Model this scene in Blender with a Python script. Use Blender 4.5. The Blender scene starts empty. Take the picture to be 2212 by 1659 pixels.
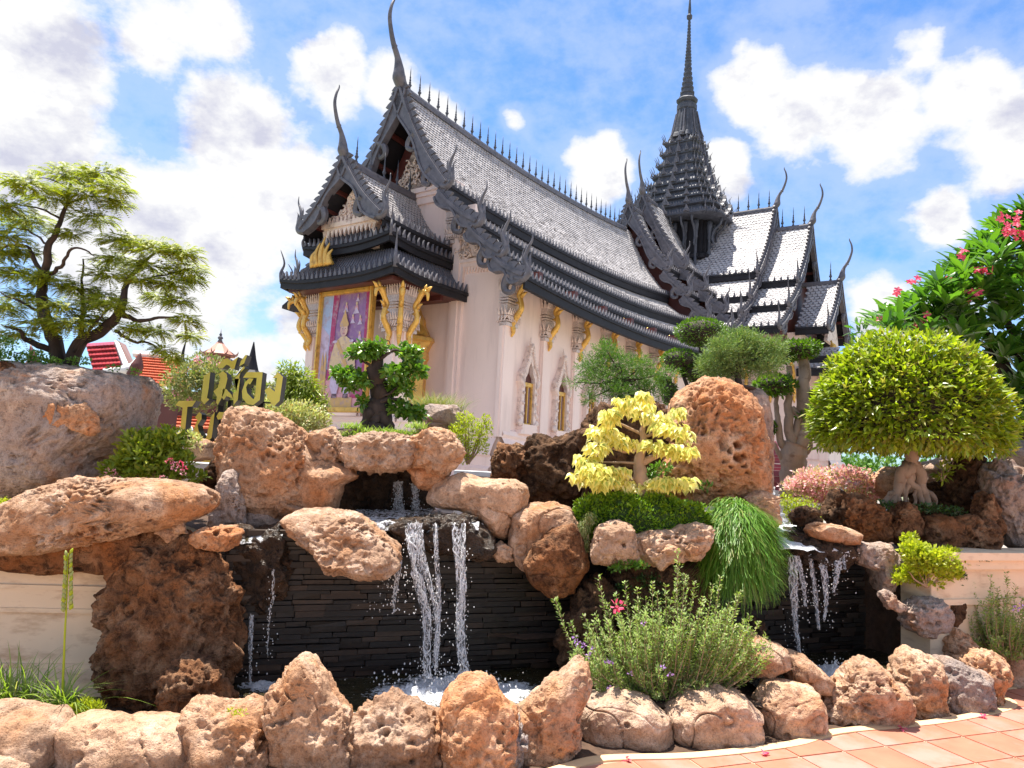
import bpy, bmesh, math, random
import numpy as np
from mathutils import Vector, Matrix
R_ = math.radians
S = bpy.context.scene
# ------------------------------------------------------------------ camera
F_, CX, CY = 1564.0, 1106.0, 829.5
PITCH, ROLL, EYE = R_(5.8), R_(3.0), 1.5
cd = bpy.data.cameras.new('camera'); cam = bpy.data.objects.new('camera', cd)
S.collection.objects.link(cam); S.camera = cam
cd.sensor_fit = 'HORIZONTAL'; cd.sensor_width = 36; cd.lens = 36 * F_ / 2212
cd.clip_start = .05; cd.clip_end = 3000
cam.matrix_world = Matrix.Translation((0, 0, EYE)) @ Matrix.Rotation(R_(90) + PITCH, 4, 'X') @ Matrix.Rotation(ROLL, 4, 'Z')
# ------------------------------------------------------------------ sun, sky, exposure
SUN_EL, SUN_AZ = R_(77), R_(-46)
sd = bpy.data.lights.new('sun', 'SUN'); sd.energy = 4.7; sd.angle = R_(.5); sd.color = (1, .94, .84)
sun = bpy.data.objects.new('sun', sd); S.collection.objects.link(sun)
sv = Vector((math.sin(SUN_AZ) * math.cos(SUN_EL), math.cos(SUN_AZ) * math.cos(SUN_EL), math.sin(SUN_EL)))
sun.rotation_euler = sv.to_track_quat('Z', 'Y').to_euler(); sun.location = (0, 0, 30)
S.view_settings.view_transform = 'Standard'; S.view_settings.look = 'None'
S.view_settings.exposure = 1.25; S.view_settings.gamma = 1; S.view_settings.use_curve_mapping = False
S.cycles.max_bounces = 8; S.cycles.transparent_max_bounces = 12; S.cycles.diffuse_bounces = 4
try: S.cycles.use_denoising = True
except Exception: pass

def ray(x, y):
    u, v = (x - CX), -(y - CY)
    c, s = math.cos(ROLL), math.sin(ROLL)
    u, v = u * c - v * s, u * s + v * c
    return np.array([u, F_ * math.cos(PITCH) - v * math.sin(PITCH), F_ * math.sin(PITCH) + v * math.cos(PITCH)])
def at(x, y, Y):
    r = ray(x, y); return np.array([0, 0, EYE]) + r * (Y / r[1])
def gnd(x, y, z=0.0):
    r = ray(x, y); return np.array([0, 0, EYE]) + r * ((z - EYE) / r[2])

W = bpy.data.worlds.new('World'); S.world = W; W.use_nodes = True
def build_world():
    nt = W.node_tree; nt.nodes.clear(); N = nt.nodes.new; L = nt.links.new
    out = N('ShaderNodeOutputWorld')
    sky = N('ShaderNodeTexSky'); sky.sky_type = 'NISHITA'; sky.sun_disc = False
    sky.sun_elevation = SUN_EL; sky.sun_rotation = SUN_AZ; sky.air_density = 1.0; sky.dust_density = .6; sky.ozone_density = 2.2
    tint = N('ShaderNodeMix'); tint.data_type = 'RGBA'; tint.blend_type = 'MULTIPLY'; tint.inputs[0].default_value = 1
    L(sky.outputs[0], tint.inputs[6]); tint.inputs[7].default_value = (.50, .78, 1.06, 1)
    bs = N('ShaderNodeBackground'); bs.inputs[1].default_value = .096; L(tint.outputs[2], bs.inputs[0])
    tc = N('ShaderNodeTexCoord')
    def math_(op, a, b=None, c=None, clamp=False):
        m = N('ShaderNodeMath'); m.operation = op; m.use_clamp = clamp
        for i, v in enumerate((a, b, c)):
            if v is None: continue
            if isinstance(v, (int, float)): m.inputs[i].default_value = v
            else: L(v, m.inputs[i])
        return m.outputs[0]
    def noise(scale, detail, rough, off=(0, 0, 0), dist=0):
        mp = N('ShaderNodeMapping'); mp.inputs['Location'].default_value = off; mp.inputs['Scale'].default_value = (1, 1, 1.5)
        L(tc.outputs['Generated'], mp.inputs[0])
        n = N('ShaderNodeTexNoise'); n.inputs['Scale'].default_value = scale; n.inputs['Detail'].default_value = detail
        n.inputs['Roughness'].default_value = rough; n.inputs['Distortion'].default_value = dist
        L(mp.outputs[0], n.inputs[0]); return n.outputs[0]
    # cloud banks of the photographed sky as soft bumps of density around directions
    blobs = [(60, 120, 190, .30), (60, 330, 200, .30), (330, 60, 150, .26), (480, 60, 130, .26), (300, 520, 260, .32), (520, 300, 190, .30), (620, 420, 200, .30),
             (720, 180, 130, .30), (850, 190, 110, .28), (480, 560, 200, .26), (350, 640, 200, .26), (660, 720, 120, .28), (520, 800, 150, .26), (940, 260, 90, .24),
             (1115, 255, 55, .20), (1300, 370, 105, .27), (1240, 350, 60, .18), (1560, 380, 110, .27), (1640, 190, 125, .30), (1740, 240, 130, .30), (1900, 260, 150, .30), (1980, 100, 80, .22),
             (2100, 190, 130, .30), (2200, 300, 150, .28), (2040, 455, 95, .28), (1960, 460, 60, .15), (2090, 600, 60, .14), (1900, 680, 130, .28), (2060, 680, 110, .22), (1250, 210, 50, .12),
             (-300, 200, 300, .28), (-300, 700, 300, .28), (2700, 200, 300, .26), (2500, 700, 260, .24)]
    wn = N('ShaderNodeTexNoise'); wn.inputs['Scale'].default_value = 9; wn.inputs['Detail'].default_value = 5; L(tc.outputs['Generated'], wn.inputs[0])
    ws = N('ShaderNodeVectorMath'); ws.operation = 'SUBTRACT'; L(wn.outputs['Color'], ws.inputs[0]); ws.inputs[1].default_value = (.5, .5, .5)
    wm = N('ShaderNodeVectorMath'); wm.operation = 'SCALE'; L(ws.outputs[0], wm.inputs[0]); wm.inputs[3].default_value = .09
    wa = N('ShaderNodeVectorMath'); wa.operation = 'ADD'; L(tc.outputs['Generated'], wa.inputs[0]); L(wm.outputs[0], wa.inputs[1])
    dens = None
    for (x, y, r, a) in blobs:
        d = ray(x, y); d = d / np.linalg.norm(d)
        dist = N('ShaderNodeVectorMath'); dist.operation = 'DISTANCE'; L(wa.outputs[0], dist.inputs[0]); dist.inputs[1].default_value = tuple(d)
        mr = N('ShaderNodeMapRange'); mr.interpolation_type = 'SMOOTHERSTEP'
        mr.inputs['From Min'].default_value = r / F_ * 1.25; mr.inputs['From Max'].default_value = 0.0
        mr.inputs['To Min'].default_value = 0; mr.inputs['To Max'].default_value = a * 1.35
        L(dist.outputs['Value'], mr.inputs['Value'])
        dens = mr.outputs[0] if dens is None else math_('SMOOTH_MAX', dens, mr.outputs[0], .14)
    n1 = noise(3.0, 10, .56, (3.1, 1.2, .4)); n2 = noise(11, 12, .62, (1, 4, 2)); n3 = noise(34, 8, .6, (7, 2, 5))
    dl = (-.010, .004, .036)   # the same billows looked up a little nearer the sun: where they thin out the cloud is lit
    m1 = noise(3.0, 6, .56, (3.1 + dl[0], 1.2 + dl[1], .4 + dl[2] * 1.5)); m2 = noise(11, 8, .62, (1 + dl[0], 4 + dl[1], 2 + dl[2] * 1.5))
    lit = math_('ADD', math_('MULTIPLY', math_('SUBTRACT', n2, m2), 1.5), math_('MULTIPLY', math_('SUBTRACT', n1, m1), 2.2))
    base = math_('ADD', math_('MULTIPLY', n1, .16), math_('MULTIPLY', n2, .36))
    base = math_('ADD', base, math_('MULTIPLY', n3, .16))
    tot = math_('ADD', base, dens)
    # beyond the photographed part the same broken cloud goes on
    mk_ = N('ShaderNodeMapRange'); mk_.interpolation_type = 'SMOOTHSTEP'
    cdv = ray(1106, 829); cdv = cdv / np.linalg.norm(cdv)
    dd = N('ShaderNodeVectorMath'); dd.operation = 'DISTANCE'; L(tc.outputs['Generated'], dd.inputs[0]); dd.inputs[1].default_value = tuple(cdv)
    mk_.inputs['From Min'].default_value = .85; mk_.inputs['From Max'].default_value = 1.1; mk_.inputs['To Max'].default_value = .22; L(dd.outputs['Value'], mk_.inputs['Value'])
    far = math_('MULTIPLY', mk_.outputs[0], noise(2.2, 3, .5, (5, 5, 1)))
    tot = math_('ADD', tot, far)
    cov = N('ShaderNodeMapRange'); cov.interpolation_type = 'SMOOTHSTEP'
    cov.inputs['From Min'].default_value = .46; cov.inputs['From Max'].default_value = .64; L(tot, cov.inputs['Value'])
    thin = N('ShaderNodeMapRange'); thin.interpolation_type = 'SMOOTHSTEP'
    thin.inputs['From Min'].default_value = .33; thin.inputs['From Max'].default_value = .52; thin.inputs['To Max'].default_value = .30; L(tot, thin.inputs['Value'])
    covt = math_('MAXIMUM', cov.outputs[0], thin.outputs[0])
    # cloud colour : bright billows, greyer where thick
    cr = N('ShaderNodeValToRGB'); e = cr.color_ramp.elements
    e[0].position = .22; e[0].color = (.66, .67, .80, 1); e[1].position = .60; e[1].color = (1, 1, 1, 1)
    thick = math_('MULTIPLY', math_('SUBTRACT', tot, .70), -.80)
    L(math_('ADD', math_('ADD', lit, thick), .56), cr.inputs[0])
    bc = N('ShaderNodeBackground'); bc.inputs[1].default_value = .43; L(cr.outputs[0], bc.inputs[0])
    mx = N('ShaderNodeMixShader'); L(covt, mx.inputs[0]); L(bs.outputs[0], mx.inputs[1]); L(bc.outputs[0], mx.inputs[2])
    L(mx.outputs[0], out.inputs[0])
build_world()

# ------------------------------------------------------------------ numeric noise
def _h(ix, iy, iz, s):
    h = (ix * 73856093) ^ (iy * 19349663) ^ (iz * 83492791) ^ (s * 2654435761)
    h &= 0xffffffff; h = ((h ^ (h >> 15)) * 2246822519) & 0xffffffff; h = ((h ^ (h >> 13)) * 3266489917) & 0xffffffff
    return ((h ^ (h >> 16)) & 0xffffff) / 16777215.0
def vn(P, s=0):
    i = np.floor(P).astype(np.int64); f = P - i; u = f * f * (3 - 2 * f); r = 0
    for dx in (0, 1):
        for dy in (0, 1):
            for dz in (0, 1):
                w = (u[:, 0] if dx else 1 - u[:, 0]) * (u[:, 1] if dy else 1 - u[:, 1]) * (u[:, 2] if dz else 1 - u[:, 2])
                r = r + w * _h(i[:, 0] + dx, i[:, 1] + dy, i[:, 2] + dz, s)
    return r * 2 - 1
def fbm(P, o=4, s=0, g=.5):
    r = 0; a = 1
    for k in range(o): r = r + a * vn(P * (2.03 ** k) + k * 7.3, s + k); a *= g
    return r
def worley(P, s=0):
    i = np.floor(P).astype(np.int64); best = np.full(len(P), 9.0)
    for dx in (-1, 0, 1):
        for dy in (-1, 0, 1):
            for dz in (-1, 0, 1):
                a, b, c = i[:, 0] + dx, i[:, 1] + dy, i[:, 2] + dz
                q = np.stack([a + _h(a, b, c, s), b + _h(a, b, c, s + 11), c + _h(a, b, c, s + 23)], 1)
                best = np.minimum(best, ((q - P) ** 2).sum(1))
    return np.sqrt(best)
def nrm(v): return v / np.maximum(np.linalg.norm(v, axis=-1, keepdims=True), 1e-9)

# ------------------------------------------------------------------ mesh helpers
COL = S.collection
class Geo:
    def __init__(s): s.V = []; s.Fs = []; s.M = []; s.n = 0
    def add(s, V, F, m=0):
        V = np.asarray(V, float).reshape(-1, 3)
        if isinstance(F, np.ndarray): F = [F]; groups = F
        else:
            d = {}
            for f in F: d.setdefault(len(f), []).append(f)
            groups = [np.array(x) for x in d.values()]
        for g in groups: s.Fs.append(g + s.n); s.M.append(np.full(len(g), m))
        s.V.append(V); s.n += len(V); return s
    def mesh(s, name, mats, smooth=False):
        V = np.concatenate(s.V); me = bpy.data.meshes.new(name)
        me.vertices.add(len(V)); me.vertices.foreach_set('co', V.astype(np.float32).ravel())
        loops = np.concatenate([f.ravel() for f in s.Fs]); tot = np.concatenate([np.full(len(f), f.shape[1]) for f in s.Fs])
        me.loops.add(len(loops)); me.loops.foreach_set('vertex_index', loops.astype(np.int32))
        me.polygons.add(len(tot)); st = np.concatenate([[0], np.cumsum(tot)[:-1]])
        me.polygons.foreach_set('loop_start', st.astype(np.int32)); me.polygons.foreach_set('loop_total', tot.astype(np.int32))
        me.polygons.foreach_set('material_index', np.concatenate(s.M).astype(np.int32))
        me.polygons.foreach_set('use_smooth', np.full(len(tot), bool(smooth)))
        for m in (mats if isinstance(mats, (list, tuple)) else [mats]): me.materials.append(m)
        me.update(calc_edges=True); me.validate(); return me
    def build(s, name, mats, parent=None, smooth=False, loc=None):
        if loc is not None:
            s.V = [v - np.array(loc) for v in s.V]
        o = bpy.data.objects.new(name, s.mesh(name, mats, smooth)); COL.objects.link(o)
        if loc is not None: o.location = loc
        if parent is not None: o.parent = parent
        return o
def tag(o, label=None, cat=None, group=None, kind=None):
    if label: o['label'] = label
    if cat: o['category'] = cat
    if group: o['group'] = group
    if kind: o['kind'] = kind
    return o
def thing(name, label, cat, loc=(0, 0, 0), rz=0, group=None):
    o = bpy.data.objects.new(name, None); COL.objects.link(o); o.location = loc; o.rotation_euler = (0, 0, rz); o.empty_display_size = .1
    return tag(o, label, cat, group)
def inst(src, parent=None, loc=(0, 0, 0), rz=0, scale=None):
    o = src.copy(); COL.objects.link(o); o.parent = parent; o.location = loc; o.rotation_euler = (0, 0, rz)
    if scale is not None: o.scale = scale
    return o
BOXF = np.array([[0, 3, 2, 1], [4, 5, 6, 7], [0, 1, 5, 4], [1, 2, 6, 5], [2, 3, 7, 6], [3, 0, 4, 7]])
def box(x0, x1, y0, y1, z0, z1):
    return np.array([[x0, y0, z0], [x1, y0, z0], [x1, y1, z0], [x0, y1, z0], [x0, y0, z1], [x1, y0, z1], [x1, y1, z1], [x0, y1, z1]], float), BOXF
def tube(path, rad, n=8, cap=True, flat=1.0):
    P = np.asarray(path, float); m = len(P); rad = np.broadcast_to(np.asarray(rad, float), (m,))
    T = np.gradient(P, axis=0) if m > 2 else np.repeat([P[1] - P[0]], m, 0); T = nrm(T)
    up = np.array([0, 0, 1.]) if abs(T[0][2]) < .9 else np.array([0, 1., 0]); V = []
    a = nrm(np.cross(T[0], up))
    ang = np.linspace(0, 2 * math.pi, n, endpoint=False)
    for i in range(m):
        a = nrm(a - T[i] * np.dot(a, T[i])); b = np.cross(T[i], a)
        V.append(P[i] + rad[i] * (np.cos(ang)[:, None] * a * flat + np.sin(ang)[:, None] * b))
    V = np.concatenate(V); F = []
    for i in range(m - 1):
        for j in range(n): F.append([i * n + j, i * n + (j + 1) % n, (i + 1) * n + (j + 1) % n, (i + 1) * n + j])
    if cap: F.append(list(range(n))[::-1]); F.append([(m - 1) * n + j for j in range(n)])
    return V, F
def smoothpath(pts, k=6):
    P = np.asarray(pts, float)
    if len(P) < 3: return P
    Q = np.concatenate([[2 * P[0] - P[1]], P, [2 * P[-1] - P[-2]]]); out = []
    for i in range(1, len(Q) - 2):
        p0, p1, p2, p3 = Q[i - 1:i + 3]
        for t in np.linspace(0, 1, k, endpoint=False):
            out.append(.5 * ((2 * p1) + (-p0 + p2) * t + (2 * p0 - 5 * p1 + 4 * p2 - p3) * t * t + (-p0 + 3 * p1 - 3 * p2 + p3) * t ** 3))
    out.append(Q[-2]); return np.array(out)
def lathe(prof, n=10, c=(0, 0, 0), sq=None):
    ang = np.linspace(0, 2 * math.pi, n, endpoint=False); V = []
    m = np.ones(n) if sq is None else sq(ang)
    for r, z in prof: V.append(np.stack([c[0] + r * m * np.cos(ang), c[1] + r * m * np.sin(ang), np.full(n, c[2] + z)], 1))
    V = np.concatenate(V); F = []
    for i in range(len(prof) - 1):
        for j in range(n): F.append([i * n + j, i * n + (j + 1) % n, (i + 1) * n + (j + 1) % n, (i + 1) * n + j])
    F.append(list(range(n))[::-1]); F.append([(len(prof) - 1) * n + j for j in range(n)])
    return V, F
def tri2d(poly):
    from mathutils.geometry import tessellate_polygon
    return [list(t) for t in tessellate_polygon([[Vector((p[0], p[1], 0)) for p in poly]])]
def prism(poly, fn, d0, d1):
    """polygon poly (2-D) mapped by fn(u, v, d) -> xyz at depths d0 and d1"""
    n = len(poly); V = [fn(u, v, d0) for u, v in poly] + [fn(u, v, d1) for u, v in poly]; T = tri2d(poly)
    F = [t[::-1] for t in T] + [[i + n for i in t] for t in T] + [[i, (i + 1) % n, n + (i + 1) % n, n + i] for i in range(n)]
    return np.array(V, float), F
def fixn(o):
    bm = bmesh.new(); bm.from_mesh(o.data); bmesh.ops.recalc_face_normals(bm, faces=bm.faces); bm.to_mesh(o.data); bm.free(); return o

# ------------------------------------------------------------------ materials
def _nodes(name):
    m = bpy.data.materials.new(name); m.use_nodes = True; nt = m.node_tree; p = nt.nodes['Principled BSDF']; return m, nt, p
def rgba(c): return (c[0], c[1], c[2], 1)
def mnoise(nt, scale, detail=6, rough=.6, coord='Object', vec=(1, 1, 1), dist=0):
    tc = nt.nodes.new('ShaderNodeTexCoord'); mp = nt.nodes.new('ShaderNodeMapping'); mp.inputs['Scale'].default_value = vec
    oi = nt.nodes.new('ShaderNodeObjectInfo'); ad = nt.nodes.new('ShaderNodeVectorMath'); ad.operation = 'MULTIPLY_ADD'
    nt.links.new(oi.outputs['Random'], ad.inputs[0]); ad.inputs[1].default_value = (31, 17, 23); nt.links.new(tc.outputs[coord], ad.inputs[2])
    nt.links.new(ad.outputs[0], mp.inputs[0])
    n = nt.nodes.new('ShaderNodeTexNoise'); n.inputs['Scale'].default_value = scale; n.inputs['Detail'].default_value = detail; n.inputs['Roughness'].default_value = rough
    n.inputs['Distortion'].default_value = dist
    nt.links.new(mp.outputs[0], n.inputs[0]); return n, mp
def ramp(nt, src, stops):
    r = nt.nodes.new('ShaderNodeValToRGB'); e = r.color_ramp.elements
    while len(e) < len(stops): e.new(.5)
    for i, (p, c) in enumerate(stops): e[i].position = p; e[i].color = rgba(c) if len(c) == 3 else c
    nt.links.new(src, r.inputs[0]); return r
def mixc(nt, fac, a, b, mode='MIX'):
    m = nt.nodes.new('ShaderNodeMix'); m.data_type = 'RGBA'; m.blend_type = mode
    for i, v in ((0, fac), (6, a), (7, b)):
        if isinstance(v, (int, float)): m.inputs[i].default_value = v
        elif isinstance(v, tuple): m.inputs[i].default_value = rgba(v)
        else: nt.links.new(v, m.inputs[i])
    return m.outputs[2]
def bump(nt, p, h, strength, dist):
    b = nt.nodes.new('ShaderNodeBump'); b.inputs['Strength'].default_value = strength; b.inputs['Distance'].default_value = dist
    nt.links.new(h, b.inputs['Height']); nt.links.new(b.outputs[0], p.inputs['Normal']); return b
def simple(name, c, rough=.6, metal=0, var=.12, scale=6, bmp=0, bscale=40, spec=None, vec=(1, 1, 1), dirt=None):
    m, nt, p = _nodes(name); n, _ = mnoise(nt, scale, 6, .6, vec=vec)
    lo = tuple(x * (1 - var) for x in c); hi = tuple(min(1, x * (1 + var)) for x in c)
    col = ramp(nt, n.outputs[0], [(.3, lo), (.7, hi)]).outputs[0]
    if dirt:
        d, _ = mnoise(nt, dirt[1], 8, .65, vec=dirt[4] if len(dirt) > 4 else (1, 1, 1)); f = ramp(nt, d.outputs[0], [(dirt[2], (0, 0, 0)), (dirt[3], (1, 1, 1))]).outputs[0]
        col = mixc(nt, f, col, dirt[0])
    nt.links.new(col, p.inputs['Base Color']); p.inputs['Roughness'].default_value = rough; p.inputs['Metallic'].default_value = metal
    if spec is not None: p.inputs['Specular IOR Level'].default_value = spec
    if bmp:
        b, _ = mnoise(nt, bscale, 5, .6, vec=vec); bump(nt, p, b.outputs[0], .6, bmp)
    return m
def rockmat(name, base, pale, orange, dark, rough=.88, orange_amt=.5, dark_amt=.45, pitb=.004, wet=False, grey=None):
    m, nt, p = _nodes(name)
    n1, _ = mnoise(nt, 3.2, 7, .62, dist=.4); n2, _ = mnoise(nt, 7.5, 8, .68); n3, _ = mnoise(nt, 26, 6, .7); n4, _ = mnoise(nt, 110, 4, .7)
    c = ramp(nt, n2.outputs[0], [(.30, tuple(x * .72 for x in base)), (.48, base), (.66, pale)]).outputs[0]
    c = mixc(nt, ramp(nt, n1.outputs[0], [(.62 - .3 * orange_amt, (0, 0, 0)), (.80 - .3 * orange_amt, (1, 1, 1))]).outputs[0], c, orange)
    n5, _ = mnoise(nt, 12, 9, .72, dist=.8)
    c = mixc(nt, ramp(nt, n5.outputs[0], [(.86 - .5 * dark_amt, (0, 0, 0)), (.98 - .5 * dark_amt, (.85, .85, .85))]).outputs[0], c, dark)
    if grey:
        n6, _ = mnoise(nt, 4.5, 6, .6); c = mixc(nt, ramp(nt, n6.outputs[0], [(.42, (0, 0, 0)), (.56, (1, 1, 1))]).outputs[0], c, grey)
    c = mixc(nt, 1.0, c, ramp(nt, n3.outputs[0], [(.30, (.50, .47, .45)), (.5, (1, 1, 1)), (.75, (1.12, 1.1, 1.08))]).outputs[0], 'MULTIPLY')
    c = mixc(nt, 1.0, c, ramp(nt, n4.outputs[0], [(.32, (.66, .63, .6)), (.5, (1, 1, 1))]).outputs[0], 'MULTIPLY')
    oi = nt.nodes.new('ShaderNodeObjectInfo')    # every boulder a little different in tone
    c = mixc(nt, 1.0, c, ramp(nt, oi.outputs['Random'], [(0, (.80, .76, .74)), (.3, (1.08, 1.0, .92)), (.55, (.92, .93, .95)), (.8, (1.12, 1.06, 1.0)), (1, (.95, .84, .76))]).outputs[0], 'MULTIPLY')
    n8, _ = mnoise(nt, 5.5, 9, .75, vec=(1, 1, .45)); c = mixc(nt, ramp(nt, n8.outputs[0], [(.60, (0, 0, 0)), (.70, (.55, .55, .55))]).outputs[0], c, tuple(x * .35 for x in base))
    nt.links.new(c, p.inputs['Base Color']); p.inputs['Roughness'].default_value = rough; p.inputs['Specular IOR Level'].default_value = .5 if wet else .18
    v = nt.nodes.new('ShaderNodeTexVoronoi'); v.inputs['Scale'].default_value = 55; v.inputs['Randomness'].default_value = 1
    tc = nt.nodes.new('ShaderNodeTexCoord'); nt.links.new(tc.outputs['Object'], v.inputs[0])
    pr = ramp(nt, v.outputs[0], [(.05, (0, 0, 0)), (.32, (1, 1, 1))])
    a = nt.nodes.new('ShaderNodeMath'); a.operation = 'MULTIPLY_ADD'; nt.links.new(n3.outputs[0], a.inputs[0]); a.inputs[1].default_value = 1.6; nt.links.new(n4.outputs[0], a.inputs[2])
    b = nt.nodes.new('ShaderNodeMath'); b.operation = 'MULTIPLY_ADD'; nt.links.new(pr.outputs[0], b.inputs[0]); b.inputs[1].default_value = .5; nt.links.new(a.outputs[0], b.inputs[2])
    bump(nt, p, b.outputs[0], 1.0, pitb * 3.2)
    if wet: p.inputs['Roughness'].default_value = rough
    return m
def leafmat(name, cols, rough=.45, tr=.35, spec=.4, trc=None):
    m, nt, p = _nodes(name); g = nt.nodes.new('ShaderNodeNewGeometry')
    k = len(cols); r = ramp(nt, g.outputs['Random Per Island'], [(i / max(1, k - 1), c) for i, c in enumerate(cols)])
    nt.links.new(r.outputs[0], p.inputs['Base Color']); p.inputs['Roughness'].default_value = rough; p.inputs['Specular IOR Level'].default_value = spec
    t = nt.nodes.new('ShaderNodeBsdfTranslucent'); tcn = mixc(nt, 1.0, r.outputs[0], trc or (1.5, 1.6, .7), 'MULTIPLY'); nt.links.new(tcn, t.inputs[0])
    mx = nt.nodes.new('ShaderNodeMixShader'); mx.inputs[0].default_value = tr
    nt.links.new(p.outputs[0], mx.inputs[1]); nt.links.new(t.outputs[0], mx.inputs[2])
    nt.links.new(mx.outputs[0], nt.nodes['Material Output'].inputs[0]); return m
M = {}
M['rock_tan'] = rockmat('rock_tan', (.54, .35, .235), (.74, .57, .44), (.54, .28, .14), (.19, .095, .05), orange_amt=.42, dark_amt=.5)
M['rock_pale'] = rockmat('rock_pale', (.52, .35, .24), (.67, .50, .38), (.52, .29, .16), (.25, .14, .09), orange_amt=.25, dark_amt=.35, pitb=.0025)
M['rock_orange'] = rockmat('rock_orange', (.56, .34, .21), (.74, .54, .39), (.56, .26, .12), (.21, .085, .04), orange_amt=.6, dark_amt=.45)
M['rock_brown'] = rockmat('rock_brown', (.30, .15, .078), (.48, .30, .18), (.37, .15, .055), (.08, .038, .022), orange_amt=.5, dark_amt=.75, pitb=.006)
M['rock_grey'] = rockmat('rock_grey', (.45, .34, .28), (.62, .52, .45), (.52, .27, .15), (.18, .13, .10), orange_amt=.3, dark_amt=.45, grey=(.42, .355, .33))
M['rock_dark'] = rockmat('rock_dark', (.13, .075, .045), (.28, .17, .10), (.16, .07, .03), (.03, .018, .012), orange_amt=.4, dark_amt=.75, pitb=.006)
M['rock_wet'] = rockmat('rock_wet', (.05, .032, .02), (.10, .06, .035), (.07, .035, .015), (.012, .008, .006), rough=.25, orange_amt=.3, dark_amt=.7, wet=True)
M['slate'] = simple('wet_slate', (.012, .008, .0055), .5, 0, .6, 9, .003, 60, spec=.5)
M['slate_brown'] = simple('wet_brown_slate', (.040, .024, .015), .5, 0, .4, 9, .003, 60, spec=.5)
M['joint'] = simple('dark_backing', (.012, .009, .008), .7)
M['soil'] = simple('soil', (.09, .05, .03), .95, 0, .4, 18, .02, 50)
M['grass_ground'] = simple('ground', (.17, .18, .10), .95, 0, .3, .5, 0)
M['wall_cream'] = simple('painted_wall', (.74, .59, .42), .7, 0, .05, 3, .001, 60, dirt=((.42, .27, .16), 3.5, .52, .75, (1, 1, 3)))
M['pink'] = simple('temple_plaster', (.95, .76, .68), .6, 0, .035, .8, .002, 12, dirt=((.74, .58, .52), 2.2, .50, .78, (1, 1, .16)))
M['pink_carved'] = simple('carved_plaster', (.84, .68, .60), .6, 0, .1, 4, .01, 14, dirt=((.40, .29, .25), 5, .5, .7))
M['roof_grey'] = simple('grey_roof_tile', (.49, .465, .47), .55, 0, .14, 2.5, 0, spec=.22, dirt=((.32, .305, .315), 1.2, .5, .75))
M['roof_dark'] = simple('dark_roof_metal', (.020, .019, .023), .55, 0, .25, 3, 0, spec=.22)
M['roof_trim'] = simple('grey_roof_trim', (.125, .118, .135), .48, 0, .2, 4, .004, 20, spec=.5, dirt=((.06, .06, .075), 5, .5, .7))
M['spire'] = simple('dark_spire_metal', (.075, .08, .10), .6, 0, .3, 4, .01, 12, spec=.3, dirt=((.15, .15, .17), 6, .56, .72))
M['maroon'] = simple('maroon_timber', (.10, .025, .02), .5, 0, .2, 3)
M['gold'] = simple('gold_leaf', (.78, .46, .10), .34, .35, .15, 5, .006, 12, spec=.6, dirt=((.36, .17, .04), 6, .52, .72))
M['glasstile'] = simple('mirror_mosaic', (.62, .53, .50), .3, .1, .35, 30, .006, 22)
M['violet_pane'] = simple('violet_glass', (.20, .13, .22), .2, 0, .4, 16, .004, 16, spec=.8)
M['terracotta'] = simple('terracotta_tile', (.43, .165, .105), .5, 0, .14, 5, .0012, 70, spec=.35, dirt=((.42, .235, .19), 2.2, .46, .62))
M['grout'] = simple('pale_grout', (.55, .36, .24), .8, 0, .08, 9)
M['cream_border'] = simple('cream_border', (.66, .45, .25), .75, 0, .06, 6, .001, 40, dirt=((.60, .38, .22), 6, .55, .8))
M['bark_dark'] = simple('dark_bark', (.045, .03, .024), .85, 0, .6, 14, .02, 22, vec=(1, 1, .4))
M['bark_grey'] = simple('grey_bark', (.30, .215, .16), .8, 0, .25, 8, .008, 26, vec=(1, 1, .4), dirt=((.14, .08, .05), 9, .55, .7))
M['bark_tan'] = simple('tan_bark', (.38, .26, .17), .75, 0, .2, 10, .004, 30)
M['sign_gold'] = simple('gold_letter_face', (1.0, .78, .16), .36, .65, .06, 2.2, 0, spec=.5, dirt=((.88, .66, .11), 2.5, .5, .7))
M['black'] = simple('black_paint', (.018, .017, .018), .4, 0, .2, 4)
M['white'] = simple('white_paint', (.80, .79, .77), .5, 0, .03, 3)
M['lamp_maroon'] = simple('maroon_paint', (.32, .07, .10), .4, 0, .1, 4)
M['thai_tile'] = simple('orange_tile', (.58, .15, .075), .35, 0, .3, 8, 0, spec=.5)
# ================================================================== ground
g = Geo(); g.add([[-400, -60, -.012], [400, -60, -.012], [400, 900, -.012], [-400, 900, -.012]], np.array([[0, 1, 2, 3]]))
tag(g.build('ground', M['grass_ground']), kind='structure')
# ================================================================== temple
rng = np.random.default_rng(4)
TO = (-.29, 20.0, 0.0)
temple = thing('temple', 'large pink walled temple with tiered grey tile roofs and a tall dark spire', 'temple', TO, R_(55))
def sag(a): return .0055 * (np.clip(a, -4, 15) - 6) ** 2
BC = 3.7
class RF:
    """roof frame: x runs along the ridge towards the gable, s runs out from the ridge, z up"""
    def __init__(s, kind, c, sagf=None): s.k = kind; s.c = c; s.sag = sagf or (lambda x: 0 * x)
    def p(s, x, o, z):
        x = np.asarray(x, float); o = np.asarray(o, float); z = np.asarray(z, float) + s.sag(x)
        if s.k == 'A': return np.stack(np.broadcast_arrays(x, s.c - o, z), -1)      # ridge along a, near side = -b
        return np.stack(np.broadcast_arrays(s.c - o, x, z), -1)                    # ridge along -b, near side = -a
def arc(tier, v, curve):
    (s0, z0), (s1, z1) = tier; v = np.asarray(v, float)
    s_ = s0 + (s1 - s0) * v; z_ = z0 + (z1 - z0) * v
    L = math.hypot(s1 - s0, z1 - z0); ns, nz = -(z1 - z0) / L, (s1 - s0) / L
    k = -curve * L * np.sin(np.pi * v); return s_ + abs(ns) * k, z_ + abs(nz) * k
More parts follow.
